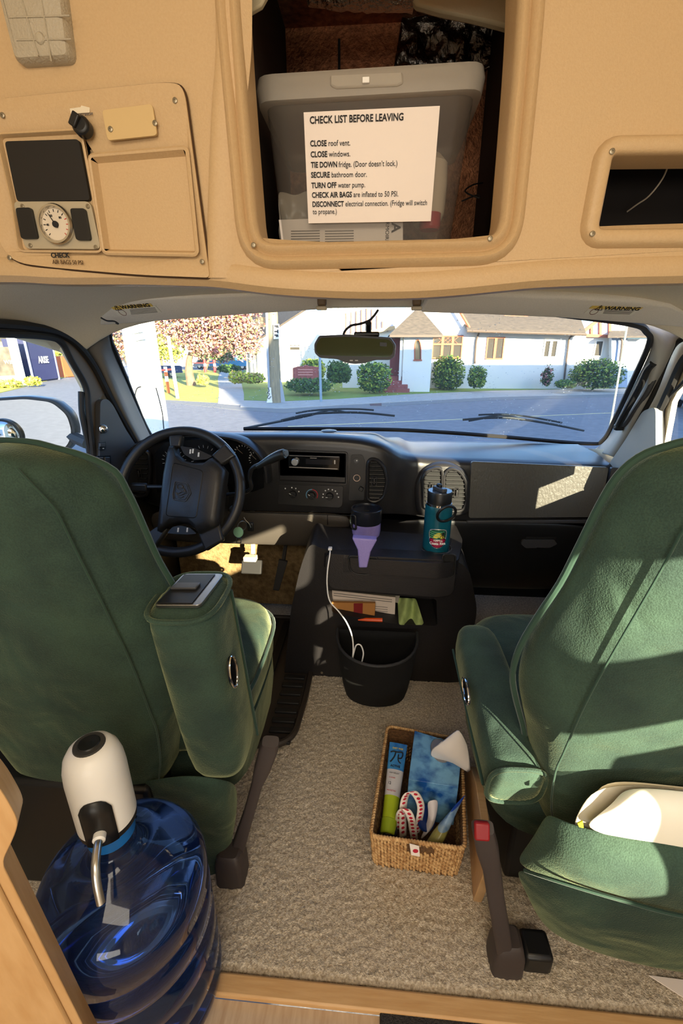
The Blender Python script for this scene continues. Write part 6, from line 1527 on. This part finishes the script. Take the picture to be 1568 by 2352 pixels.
wallpoly('end_wall', [(1440, 778), (1530, 780), (1530, 892), (1440, 892)], 26.6, M_STUC, h2)
tube('downpipe', catmull(H([(1424, 776), (1428, 785), (1423, 830)], 26.2), 3), .05, mat('dark gutter', (0, 0, 0)), h2)
# tower with porch
h3 = thing('entrance_tower', AY(950, 903, 23.0), 'small white entrance tower with pyramid roof, arched window and red steps', 'house')
x0, x1 = AY(922, 900, 23).x, AY(986, 900, 23).x; zt_ = AY(950, 770, 23).z
ah = H([(952, 826), (952, 795), (953.5, 787), (956, 782), (959, 780), (962, 782), (964.5, 787), (966, 795), (966, 826)], 23)
slab('wall', [V((x0, 23, GZ)), V((x1, 23, GZ)), V((x1, 23, zt_)), V((x0, 23, zt_))], FWD, 1.9, M_STUC, h3, holes=[ah])
slab('arched_pane', [p + V((0, .12, 0)) for p in ah], FWD, .05, M_PANE, h3); tube('arch_frame', [p + V((0, -.01, 0)) for p in ah], .03, M_TIMBER, h3, closed=True)
slab('sill', H([(949, 826), (969, 826), (969, 829), (949, 829)], 22.95), FWD, .15, M_TIMBER, h3)
zc = zt_; ap = V(((x0 + x1) / 2, 23.9, zc + 1.35)); ov = .42
cs_ = [V((x0 - .75, 22.6, zc)), V((x1 + ov, 22.6, zc)), V((x1 + ov, 25.3, zc)), V((x0 - .75, 25.3, zc))]
mk('roof', cs_ + [ap], [(0, 1, 4), (1, 2, 4), (2, 3, 4), (3, 0, 4), (3, 2, 1, 0)], M_ROOF, h3, smooth=False)
box('fascia', ((x0 + x1) / 2 - .15, 23.9, zc - .05), (x1 - x0 + 1.1, 2.6, .1), mat('dark gutter', (0, 0, 0)), h3)
box('door', (AY(912, 850, 24.2).x, 24.2, GZ + 1.5), (.8, .1, 2.2), mat('dark red door', srgb(112, 44, 40), .6), h3)
box('post', (AY(919, 850, 23.1).x, 23.15, GZ + 1.6), (.12, .12, 3.0), M_WFRAME, h3)
M_BRICK = mat('red brick', srgb(158, 92, 84), .85, 0, srgb(126, 64, 60), 9)
for k in range(4): box('step', (AY(905, 895, 22.6).x, 22.6 + .3 * k, GZ + .1 + .18 * k), (1.5 - .16 * k, .32, .2 + .0 * k), M_BRICK, h3)
# church-like hall with the big white gable
h4 = thing('gabled_hall', AY(730, 888, 27), 'big white gabled hall with a small lattice window behind the rear view mirror', 'house')
wallpoly('gable_wall', [(590, 893), (590, 788), (720, 728), (800, 660), (860, 700), (905, 770), (905, 893)], 31, M_STUC, h4)
slab('roof', [AY(580, 792, 30.6), AY(800, 650, 30.6), AY(760, 600, 40), AY(560, 740, 40)], (.45, 0, .9), .2, M_ROOF, h4)
wo = window(h4, (664, 790, 690, 806), 31, mat('pale yellow frame', srgb(222, 208, 160), .6), 1, True)
wallpoly('side_wing', [(566, 800), (592, 794), (592, 893), (566, 893)], 31.4, mat('pale grey siding', srgb(200, 200, 196), .8), h4)
for x in (578, 586, 594): box('porch_post', AY(x, 840, 30.8), (.12, .12, 2.6), M_WFRAME, h4)
slab('chimney', H([(588, 728), (604, 728), (604, 752), (588, 752)], 33), FWD, .6, M_ROOF, h4)
slab('timber_gable', H([(782, 776), (812, 720), (840, 680), (872, 700), (906, 752), (820, 768)], 25.4), FWD, .15, mat('pale lilac panel', srgb(206, 200, 206), .8), h4)
for k in range(9):
    x = 792 + 12 * k; yt_ = 716 - min(k, 5) * 3 if k < 5 else 706 + (k - 5) * 14
    slab('timber_batten', H([(x, 768 - k * .9), (x, yt_ + 4), (x + 3, yt_ + 4), (x + 3, 768 - k * .9)], 25.32), FWD, .08, mat('brown timber batten', srgb(120, 84, 74), .7), h4)
slab('timber_rail', H([(790, 770), (906, 748), (908, 756), (792, 778)], 25.3), FWD, .1, mat('tan rail', srgb(206, 168, 118), .7), h4)
wallpoly('blue_side_wall', [(740, 800), (800, 712), (812, 720), (784, 776), (784, 893), (740, 893)], 30.8, M_STUC, h4)
wallpoly('lower_wall', [(786, 776), (908, 756), (908, 893), (786, 893)], 25.6, M_STUC, h4)
# brick sign
sg = thing('brick_sign', AY(700, 880, 23), 'low red brick sign wall with a curved top beside the thin pole', 'sign')
slab('wall', H([(672, 884), (672, 845), (682, 842), (694, 841), (700, 838), (708, 841), (720, 842), (730, 844), (730, 884)], 22.6), FWD, .35, M_BRICK, sg)
for k in range(3): slab('lettering_band', H([(684, 848 + k * 6), (718, 848 + k * 6), (718, 850 + k * 6), (684, 850 + k * 6)], 22.58), FWD, .04, mat('faded letters', srgb(196, 140, 130), .8), sg)

# ------------------------------------------------------------------ poles, bollards
up = thing('utility_pole', Gd(634, 926), 'weathered wooden utility pole with a white lettered plate beside the pavement', 'pole')
B = Gd(634, 926); yB = B.y
tube('pole', [B, AY(628, 800, yB), AY(624, 700, yB), AY(622, 600, yB)], [.24, .22, .20, .19], mat('weathered wood pole', srgb(156, 140, 110), .9, 0, srgb(120, 112, 92), 3, stretch=(8, 8, 1), bump=.5), up, seg=16)
tube('conduit', [V((B.x - .22, B.y - .14, GZ)), AY(614, 800, yB - .2), AY(612, 700, yB - .2)], .05, mat('grey conduit', srgb(150, 156, 164), .5), up)
slab('base_guard', [AY(a, b, yB - .25) for a, b in [(612, 925), (618, 890), (622, 890), (625, 925)]], FWD, .03, M_WFRAME, up)
slab('base_guard', [AY(a, b, yB - .1) for a, b in [(640, 925), (642, 870), (647, 880), (655, 925)]], FWD, .03, mat('grey conduit', (0, 0, 0)), up)
pl_ = slab('number_plate', [AY(a, b, yB - .3) for a, b in [(628, 744), (641, 744), (641, 778), (628, 779)]], FWD, .02, M_WHITE, up)
for k, ch in enumerate('FTF'):
    text('lettering', ch, AY(630, 747 + k * 10.5, yB - .31), V((0, 0, -1)), V((1, 0, 0)), .19, M_INK, pl_, bold=.012)
tube('graffiti', catmull([AY(a, b, yB - .28) for a, b in [(615, 890), (618, 898), (614, 902), (619, 905), (614, 912), (618, 916), (622, 910)]], 4), .012, M_INK, up, seg=5)
wpz = 8.5; wB = AY(352, 985, wpz)
wp_ = thing('white_pole', V((wB.x, wpz, GZ)), 'thick white sunlit pole with two small grey notices just outside the windshield', 'pole')
tube('pole', [V((wB.x, wpz, GZ)), V((wB.x, wpz, 1.6)), V((wB.x, wpz, 6.0))], [.305, .295, .275], mat('white painted pole', srgb(240, 236, 218), .6), wp_, seg=28)
for q in ([(300, 757), (322, 751), (327, 762), (303, 767)], [(298, 772), (328, 765), (333, 778), (304, 785)]):
    slab('notice', [AY(a, b, wpz - .33) for a, b in q], FWD, .04, mat('grey notice', srgb(150, 160, 168), .5), wp_)
tube('strap', catmull([AY(a, b, wpz - .32) for a, b in [(324, 888), (314, 893), (310, 915), (316, 945)]], 3), .012, M_BLACK, wp_, seg=6)
t_ = thing('sign_post', Gd(408, 916), 'thin white leaning sign post at the lawn edge by the bollards', 'pole')
b0 = Gd(408, 916); tube('post', [b0, AY(386, 772, b0.y)], .07, M_WHITE, t_, seg=10)
t_ = thing('street_post', Gd(737, 924), 'thin blue grey street post on the pavement in front of the brick sign', 'pole')
b0 = Gd(737, 924); tube('post', [b0, AY(733, 780, b0.y)], .05, mat('blue grey paint', srgb(130, 150, 165), .5), t_, seg=10)
def bollard(px, py, h_, lb, cols, group, r=.08):
    b = Gd(px, py); t = thing('bollard', b, lb, 'bollard', group)
    z = 0
    for k, (fr_, m) in enumerate(cols): lathe('bollard_band', [(r, 0), (r, h_ * fr_), (0, h_ * fr_)], b + V((0, 0, z)), m, t, seg=12); z += h_ * fr_
    return t
M_OR, M_RED = mat('orange paint', srgb(226, 120, 56), .5), mat('red paint', srgb(196, 60, 56), .5)
for (x, y), lb in zip([(374, 908), (387, 904), (404, 900)], ['orange and white bollard nearest the white pole', 'orange and white bollard in the middle by the leaning sign post', 'orange and white bollard right behind the leaning sign post']):
    bollard(x, y, 1.25, lb, [(.45, M_OR), (.2, M_WHITE), (.15, M_OR), (.2, M_WHITE)], 'orange bollards')
rl_ = tube('red_rail', [Gd(360, 910) + V((0, 0, 1.1)), Gd(404, 900) + V((0, 0, 1.1))], .04, M_RED); tag(rl_, 'red rail joining the orange and white bollards', 'rail')
for x, lb in zip((438, 472, 494), ['red bollard beside the tree trunk', 'red bollard between the tree trunk and the blue pickup', 'red bollard nearest to the blue pickup']):
    bollard(x, 856, 1.3, lb, [(.5, M_RED), (.2, M_WHITE), (.3, M_RED)], 'red bollards', .14)
rl_ = tube('red_chain', [Gd(438, 856) + V((0, 0, 1.0)), Gd(472, 856) + V((0, 0, .95)), Gd(494, 856) + V((0, 0, 1.0))], .05, M_RED); tag(rl_, 'red chain between the red bollards', 'chain')

# ------------------------------------------------------------------ parked vehicles
def vehicle(name, base, L, lb, m, cabin, rot=0.0, cat='car', group=None):
    r = thing(name, base, lb, cat, group); R = Matrix.Rotation(rot, 3, 'Z'); s = L / 5.2
    Q = lambda x, y, z: base + R @ (V((x, y, z)) * s)
    def ext(nm, prof, hw, m_, **k):
        v, f = g_slab([Q(x, -hw, z) for x, z in prof], R @ V((0, 1, 0)), 2 * hw * s); return mk(nm, v, f, m_, r, **k)
    if cabin == 'pickup':
        ext('body', [(-2.6, .45), (2.6, .45), (2.6, 1.05), (2.45, 1.12), (.0, 1.12), (-2.4, 1.08), (-2.6, 1.0)], .92, m, bevel=.05)
        ext('cab', [(-1.0, 1.1), (-.55, 1.78), (.55, 1.8), (.75, 1.1)], .82, m, bevel=.05)
        ext('side_window', [(-.8, 1.15), (-.45, 1.68), (.45, 1.70), (.58, 1.15)], .84, M_PANE)
    else:
        ext('body', [(-2.5, .35), (2.5, .35), (2.5, .85), (1.3, .95), (-2.3, .95), (-2.5, .8)], .88, m, bevel=.06)
        ext('cab', [(-2.2, .93), (-1.7, 1.5), (.4, 1.52), (1.3, .93)], .78, m, bevel=.06)
        ext('side_window', [(-1.9, .98), (-1.55, 1.42), (.3, 1.44), (1.0, .98)], .80, M_PANE)
    ext('bumper', [(-2.68, .45), (-2.55, .45), (-2.55, .62), (-2.68, .62)], .9, M_STEEL); ext('bumper', [(2.55, .45), (2.68, .45), (2.68, .62), (2.55, .62)], .9, M_STEEL)
    for x in (-1.6, 1.6):
        for y in (-.86, .62):
            w = lathe('wheel', [(.36 * s, 0), (.36 * s, .24 * s), (0, .24 * s)], Q(x, y, .36), M_RUBBER, r, R @ V((0, 1, 0)), 20)
            lathe('hub_cap', [(.2 * s, 0), (.18 * s, .02 * s), (0, .02 * s)], Q(x, y - .01, .36), M_STEEL, w, R @ V((0, -1, 0)), 16)
    return r
vehicle('pickup_truck', Gd(533, 849), 5.2, 'blue pickup truck parked beyond the red bollards', mat('blue car paint', srgb(60, 130, 176), .3, coat=.4), 'pickup')
vehicle('parked_car', Gd(485, 847), 4.4, 'silver grey car parked behind the red bollards, left of the blue pickup', mat('grey car paint', srgb(150, 150, 152), .3), 'car')
vehicle('parked_van', Gd(352, 868), 4.4, 'dark blue vehicle parked behind the orange bollards', mat('navy car paint', srgb(40, 56, 92), .3), 'pickup', .6)
vehicle('parked_car', AX(1600, 935, 7.5) * 1 if False else V((11.0, 15.5, GZ)), 4.6, 'grey car glimpsed through the passenger window', mat('grey car paint', (0, 0, 0)), 'car', 1.2)

# ------------------------------------------------------------------ shipping container and yard seen through the driver window
cB = Gd(78, 880); ce = Gd(136, 872)
sc3 = thing('shipping_container', cB, 'dark blue corrugated shipping container lettered in white, seen through the driver window', 'shipping container')
dx = ce - cB; hgt = 2.75; nrm = V((-dx.y, dx.x, 0)).normalized()
if nrm.dot(cB) < 0: nrm = -nrm
n = 34; rows = []
for k in range(n * 2 + 1):
    p = cB + dx * (k / (2 * n)) + nrm * (.04 if (k // 1) % 2 else 0); rows.append([p + V((0, 0, .12)), p + V((0, 0, hgt))])
M_NAVY = mat('navy container paint', srgb(36, 40, 76), .6)
grid('corrugated_end', rows, M_NAVY, sc3, sub=0, solid=.03, smooth=False)
v, f = g_slab([cB + nrm * .1, ce + nrm * .1, ce + nrm * .1 + V((0, 0, hgt)), cB + nrm * .1 + V((0, 0, hgt))], nrm, 1.2); mk('box', v, f, M_NAVY, sc3)
for p in (cB, ce): tube('corner_post', [p, p + V((0, 0, hgt + .05))], .09, mat('container post', srgb(96, 100, 130), .6), sc3, seg=8)
tube('top_rail', [cB + V((0, 0, hgt)), ce + V((0, 0, hgt))], .07, mat('container post', (0, 0, 0)), sc3, seg=8)
lw = dx.length
text('lettering', 'ARISE', cB + dx * .30 - nrm * .06 + V((0, 0, 1.25)), dx, V((0, 0, 1)), .62, M_WHITE, sc3, xs=lw * .46 / (.62 * 2.9), bold=.02)
t_ = thing('white_post', Gd(52, 885), 'white post standing left of the blue shipping container', 'post')
b0 = Gd(52, 885); box('post', b0 + V((0, 0, 1.5)), (.35, .35, 3.0), M_WHITE, t_)
t_ = thing('banner_fence', Gd(15, 884), 'dark printed banner panel on the fence at the left of the driver window', 'banner')
slab('banner', [AY(a, b, 27.5) for a, b in [(-60, 796), (32, 797), (45, 862), (-60, 866)]], FWD, .08, mat('dark banner', srgb(62, 58, 50), .7, 0, srgb(120, 110, 96), 2), t_)
slab('lower_panel', [AY(a, b, 27.5) for a, b in [(-60, 866), (45, 862), (48, 880), (-60, 888)]], FWD, .08, mat('pale green panel', srgb(170, 196, 176), .7), t_)
text('lettering', 'WINES', AY(10, 836, 27.45), V((1, 0, 0)), V((0, 0, 1)), .35, M_LIGHTMARK, t_)
t_ = thing('yard_building', Gd(60, 862), 'white yard building with a pink roof edge beyond the shipping container', 'building')
slab('wall', [AY(a, b, 42) for a, b in [(-80, 740), (118, 765), (130, 870), (-80, 880)]], FWD, 6, M_STUC, t_)
slab('roof_edge', [AY(a, b, 36) for a, b in [(-80, 782), (88, 788), (88, 795), (-80, 794)]], FWD, .4, mat('salmon roof edge', srgb(214, 130, 96), .7), t_)
slab('window', [AY(a, b, 41.9) for a, b in [(-10, 770), (12, 772), (14, 785), (-8, 784)]], FWD, .1, M_PANE, t_)
t_ = thing('orange_skip', Gd(142, 868), 'rusty orange metal skip right of the blue shipping container', 'skip')
slab('panel', [AY(a, b, 36) for a, b in [(126, 818), (140, 820), (150, 866), (136, 868)]], FWD, 2.0, mat('rust orange', srgb(190, 96, 56), .7), t_)
# far houses behind the trees
for i, (x0, x1, y0, y1, Y, lb) in enumerate([(350, 440, 790, 850, 75, 'pale far house left of the red tree trunk'), (440, 520, 800, 848, 82, 'pale far house behind the red bollards'), (250, 300, 800, 852, 60, 'pale far house at the left windshield edge'), (1500, 1620, 760, 880, 32, 'white house at the far right of the street')]):
    t_ = thing('far_house', AY((x0 + x1) / 2, y1, Y), lb, 'house', 'far houses'); t_.location.z = GZ; WL[t_].z = GZ
    A, B = AY(x0, y1, Y), AY(x1, y0, Y); A.z = GZ
    box('walls', ((A.x + B.x) / 2, Y + 3, (A.z + B.z) / 2), (B.x - A.x, 6, B.z - A.z), M_STUC, t_)
    mk('roof', [V((A.x - .4, Y - .4, B.z)), V((B.x + .4, Y - .4, B.z)), V((B.x + .4, Y + 6.4, B.z)), V((A.x - .4, Y + 6.4, B.z)), V((A.x - .4, Y + 3, B.z + 2.2)), V((B.x + .4, Y + 3, B.z + 2.2))], [(0, 1, 5, 4), (2, 3, 4, 5), (0, 4, 3), (1, 2, 5), (0, 3, 2, 1)], M_ROOF, t_, smooth=False)
    slab('window', [V((A.x + (B.x - A.x) * u, Y - .03, A.z + w_)) for u, w_ in ((.3, 1.0), (.55, 1.0), (.55, 2.0), (.3, 2.0))], FWD, .05, M_PANE, t_)

# ------------------------------------------------------------------ wipers, aerials, wing mirror
M_WIP = mat('wiper black', srgb(28, 32, 38), .45)
def wiper(lb, blade, arm_, r0=.0045):
    r = thing('windshield_wiper', WS(*blade[0], .03), lb, 'wiper', 'windshield wipers')
    bp = catmull([WS(a, b, .03) for a, b in blade], 6); tube('blade', bp, r0, M_WIP, r, seg=8)
    tube('frame', [p + WSN * .012 + V((0, 0, .003)) for p in bp[4:-4]], .004, M_WIP, r, seg=6)
    tube('arm', catmull([WS(a, b, .05) for a, b in arm_], 5), .0055, M_WIP, r, seg=8)
wiper('black windshield wiper resting at the bottom middle of the windshield', [(646, 965), (700, 953), (760, 948), (830, 948), (906, 955)], [(560, 984), (620, 972), (700, 956), (738, 946), (760, 941), (790, 947)])
wiper('black windshield wiper resting at the bottom right of the windshield', [(1062, 964), (1120, 960), (1180, 961), (1260, 973), (1340, 989)], [(1076, 966), (1120, 958), (1150, 953), (1175, 958), (1200, 964)])
an = tube('radio_aerial', [V((AY(1400, 985, 2.02).x, 2.02, .66)), AY(1405, 955, 2.02), AY(1440, 745, 2.02)], .0042, mat('bright aerial', srgb(216, 206, 176), .35, .5)); tag(an, 'thin bright radio aerial outside the right of the windshield', 'aerial')
an = tube('whip_aerial', catmull([AY(a, b, 2.2) for a, b in [(384, 1060), (376, 985), (372, 945), (358, 890)]], 4), .003, M_BLACK); tag(an, 'thin dark whip aerial outside the windshield beside the white pole', 'aerial')
wm = thing('wing_mirror', AY(90, 1050, 1.32), 'large grey wing mirror with a small round blind spot mirror, outside the driver window', 'wing mirror')
MN = V((.24, -.97, 0.0)).normalized(); MO = AY(80, 980, 1.32)
MP = lambda px, d=0: [AP(a, b, MO + MN * d, MN) for a, b in px]
mo_ = rounded(MP([(-90, 930), (-20, 916), (60, 911), (125, 919), (162, 950), (174, 990), (166, 1022), (140, 1044), (60, 1052), (-90, 1052)]), .02, 4)
cM = sum(mo_, V()) / len(mo_)
loft('housing', [[p + MN * .004 for p in mo_], [cM + (p - cM) * 1.02 for p in mo_], [cM + (p - cM) * 1.02 - MN * .04 for p in mo_], [cM + (p - cM) * .8 - MN * .10 for p in mo_]], mat('grey mirror shell', srgb(66, 66, 68), .4), wm)
gm = [cM + (p - cM) * .93 + MN * .006 for p in mo_]
slab('mirror_glass', gm, MN, .002, mat('mirror silver', (.86, .88, .90), .02, 1.0), wm, sharp=20)
sc_c = MP([(12, 1000)], .009)[0]; mu_, mw_ = frame(MN)[:2]
prf = [(.050, 0), (.050, .006), (.045, .008)]
lathe('spot_rim', [(.052, 0), (.052, .008), (.046, .010), (0, .008)], sc_c, M_BLACK, wm, MN, 32)
lathe('spot_mirror', [(.046, .009)] + [(.046 * math.cos(t), .009 + .02 * math.sin(t)) for t in [k * math.pi / 16 for k in range(1, 8)]] + [(0, .029)], sc_c, mat('mirror silver', (0, 0, 0)), wm, MN, 36)
tube('mirror_arm', [cM - MN * .04 + V((.1, 0, -.03)), V((-.93, 1.34, .86))], .02, mat('grey mirror shell', (0, 0, 0)), wm)
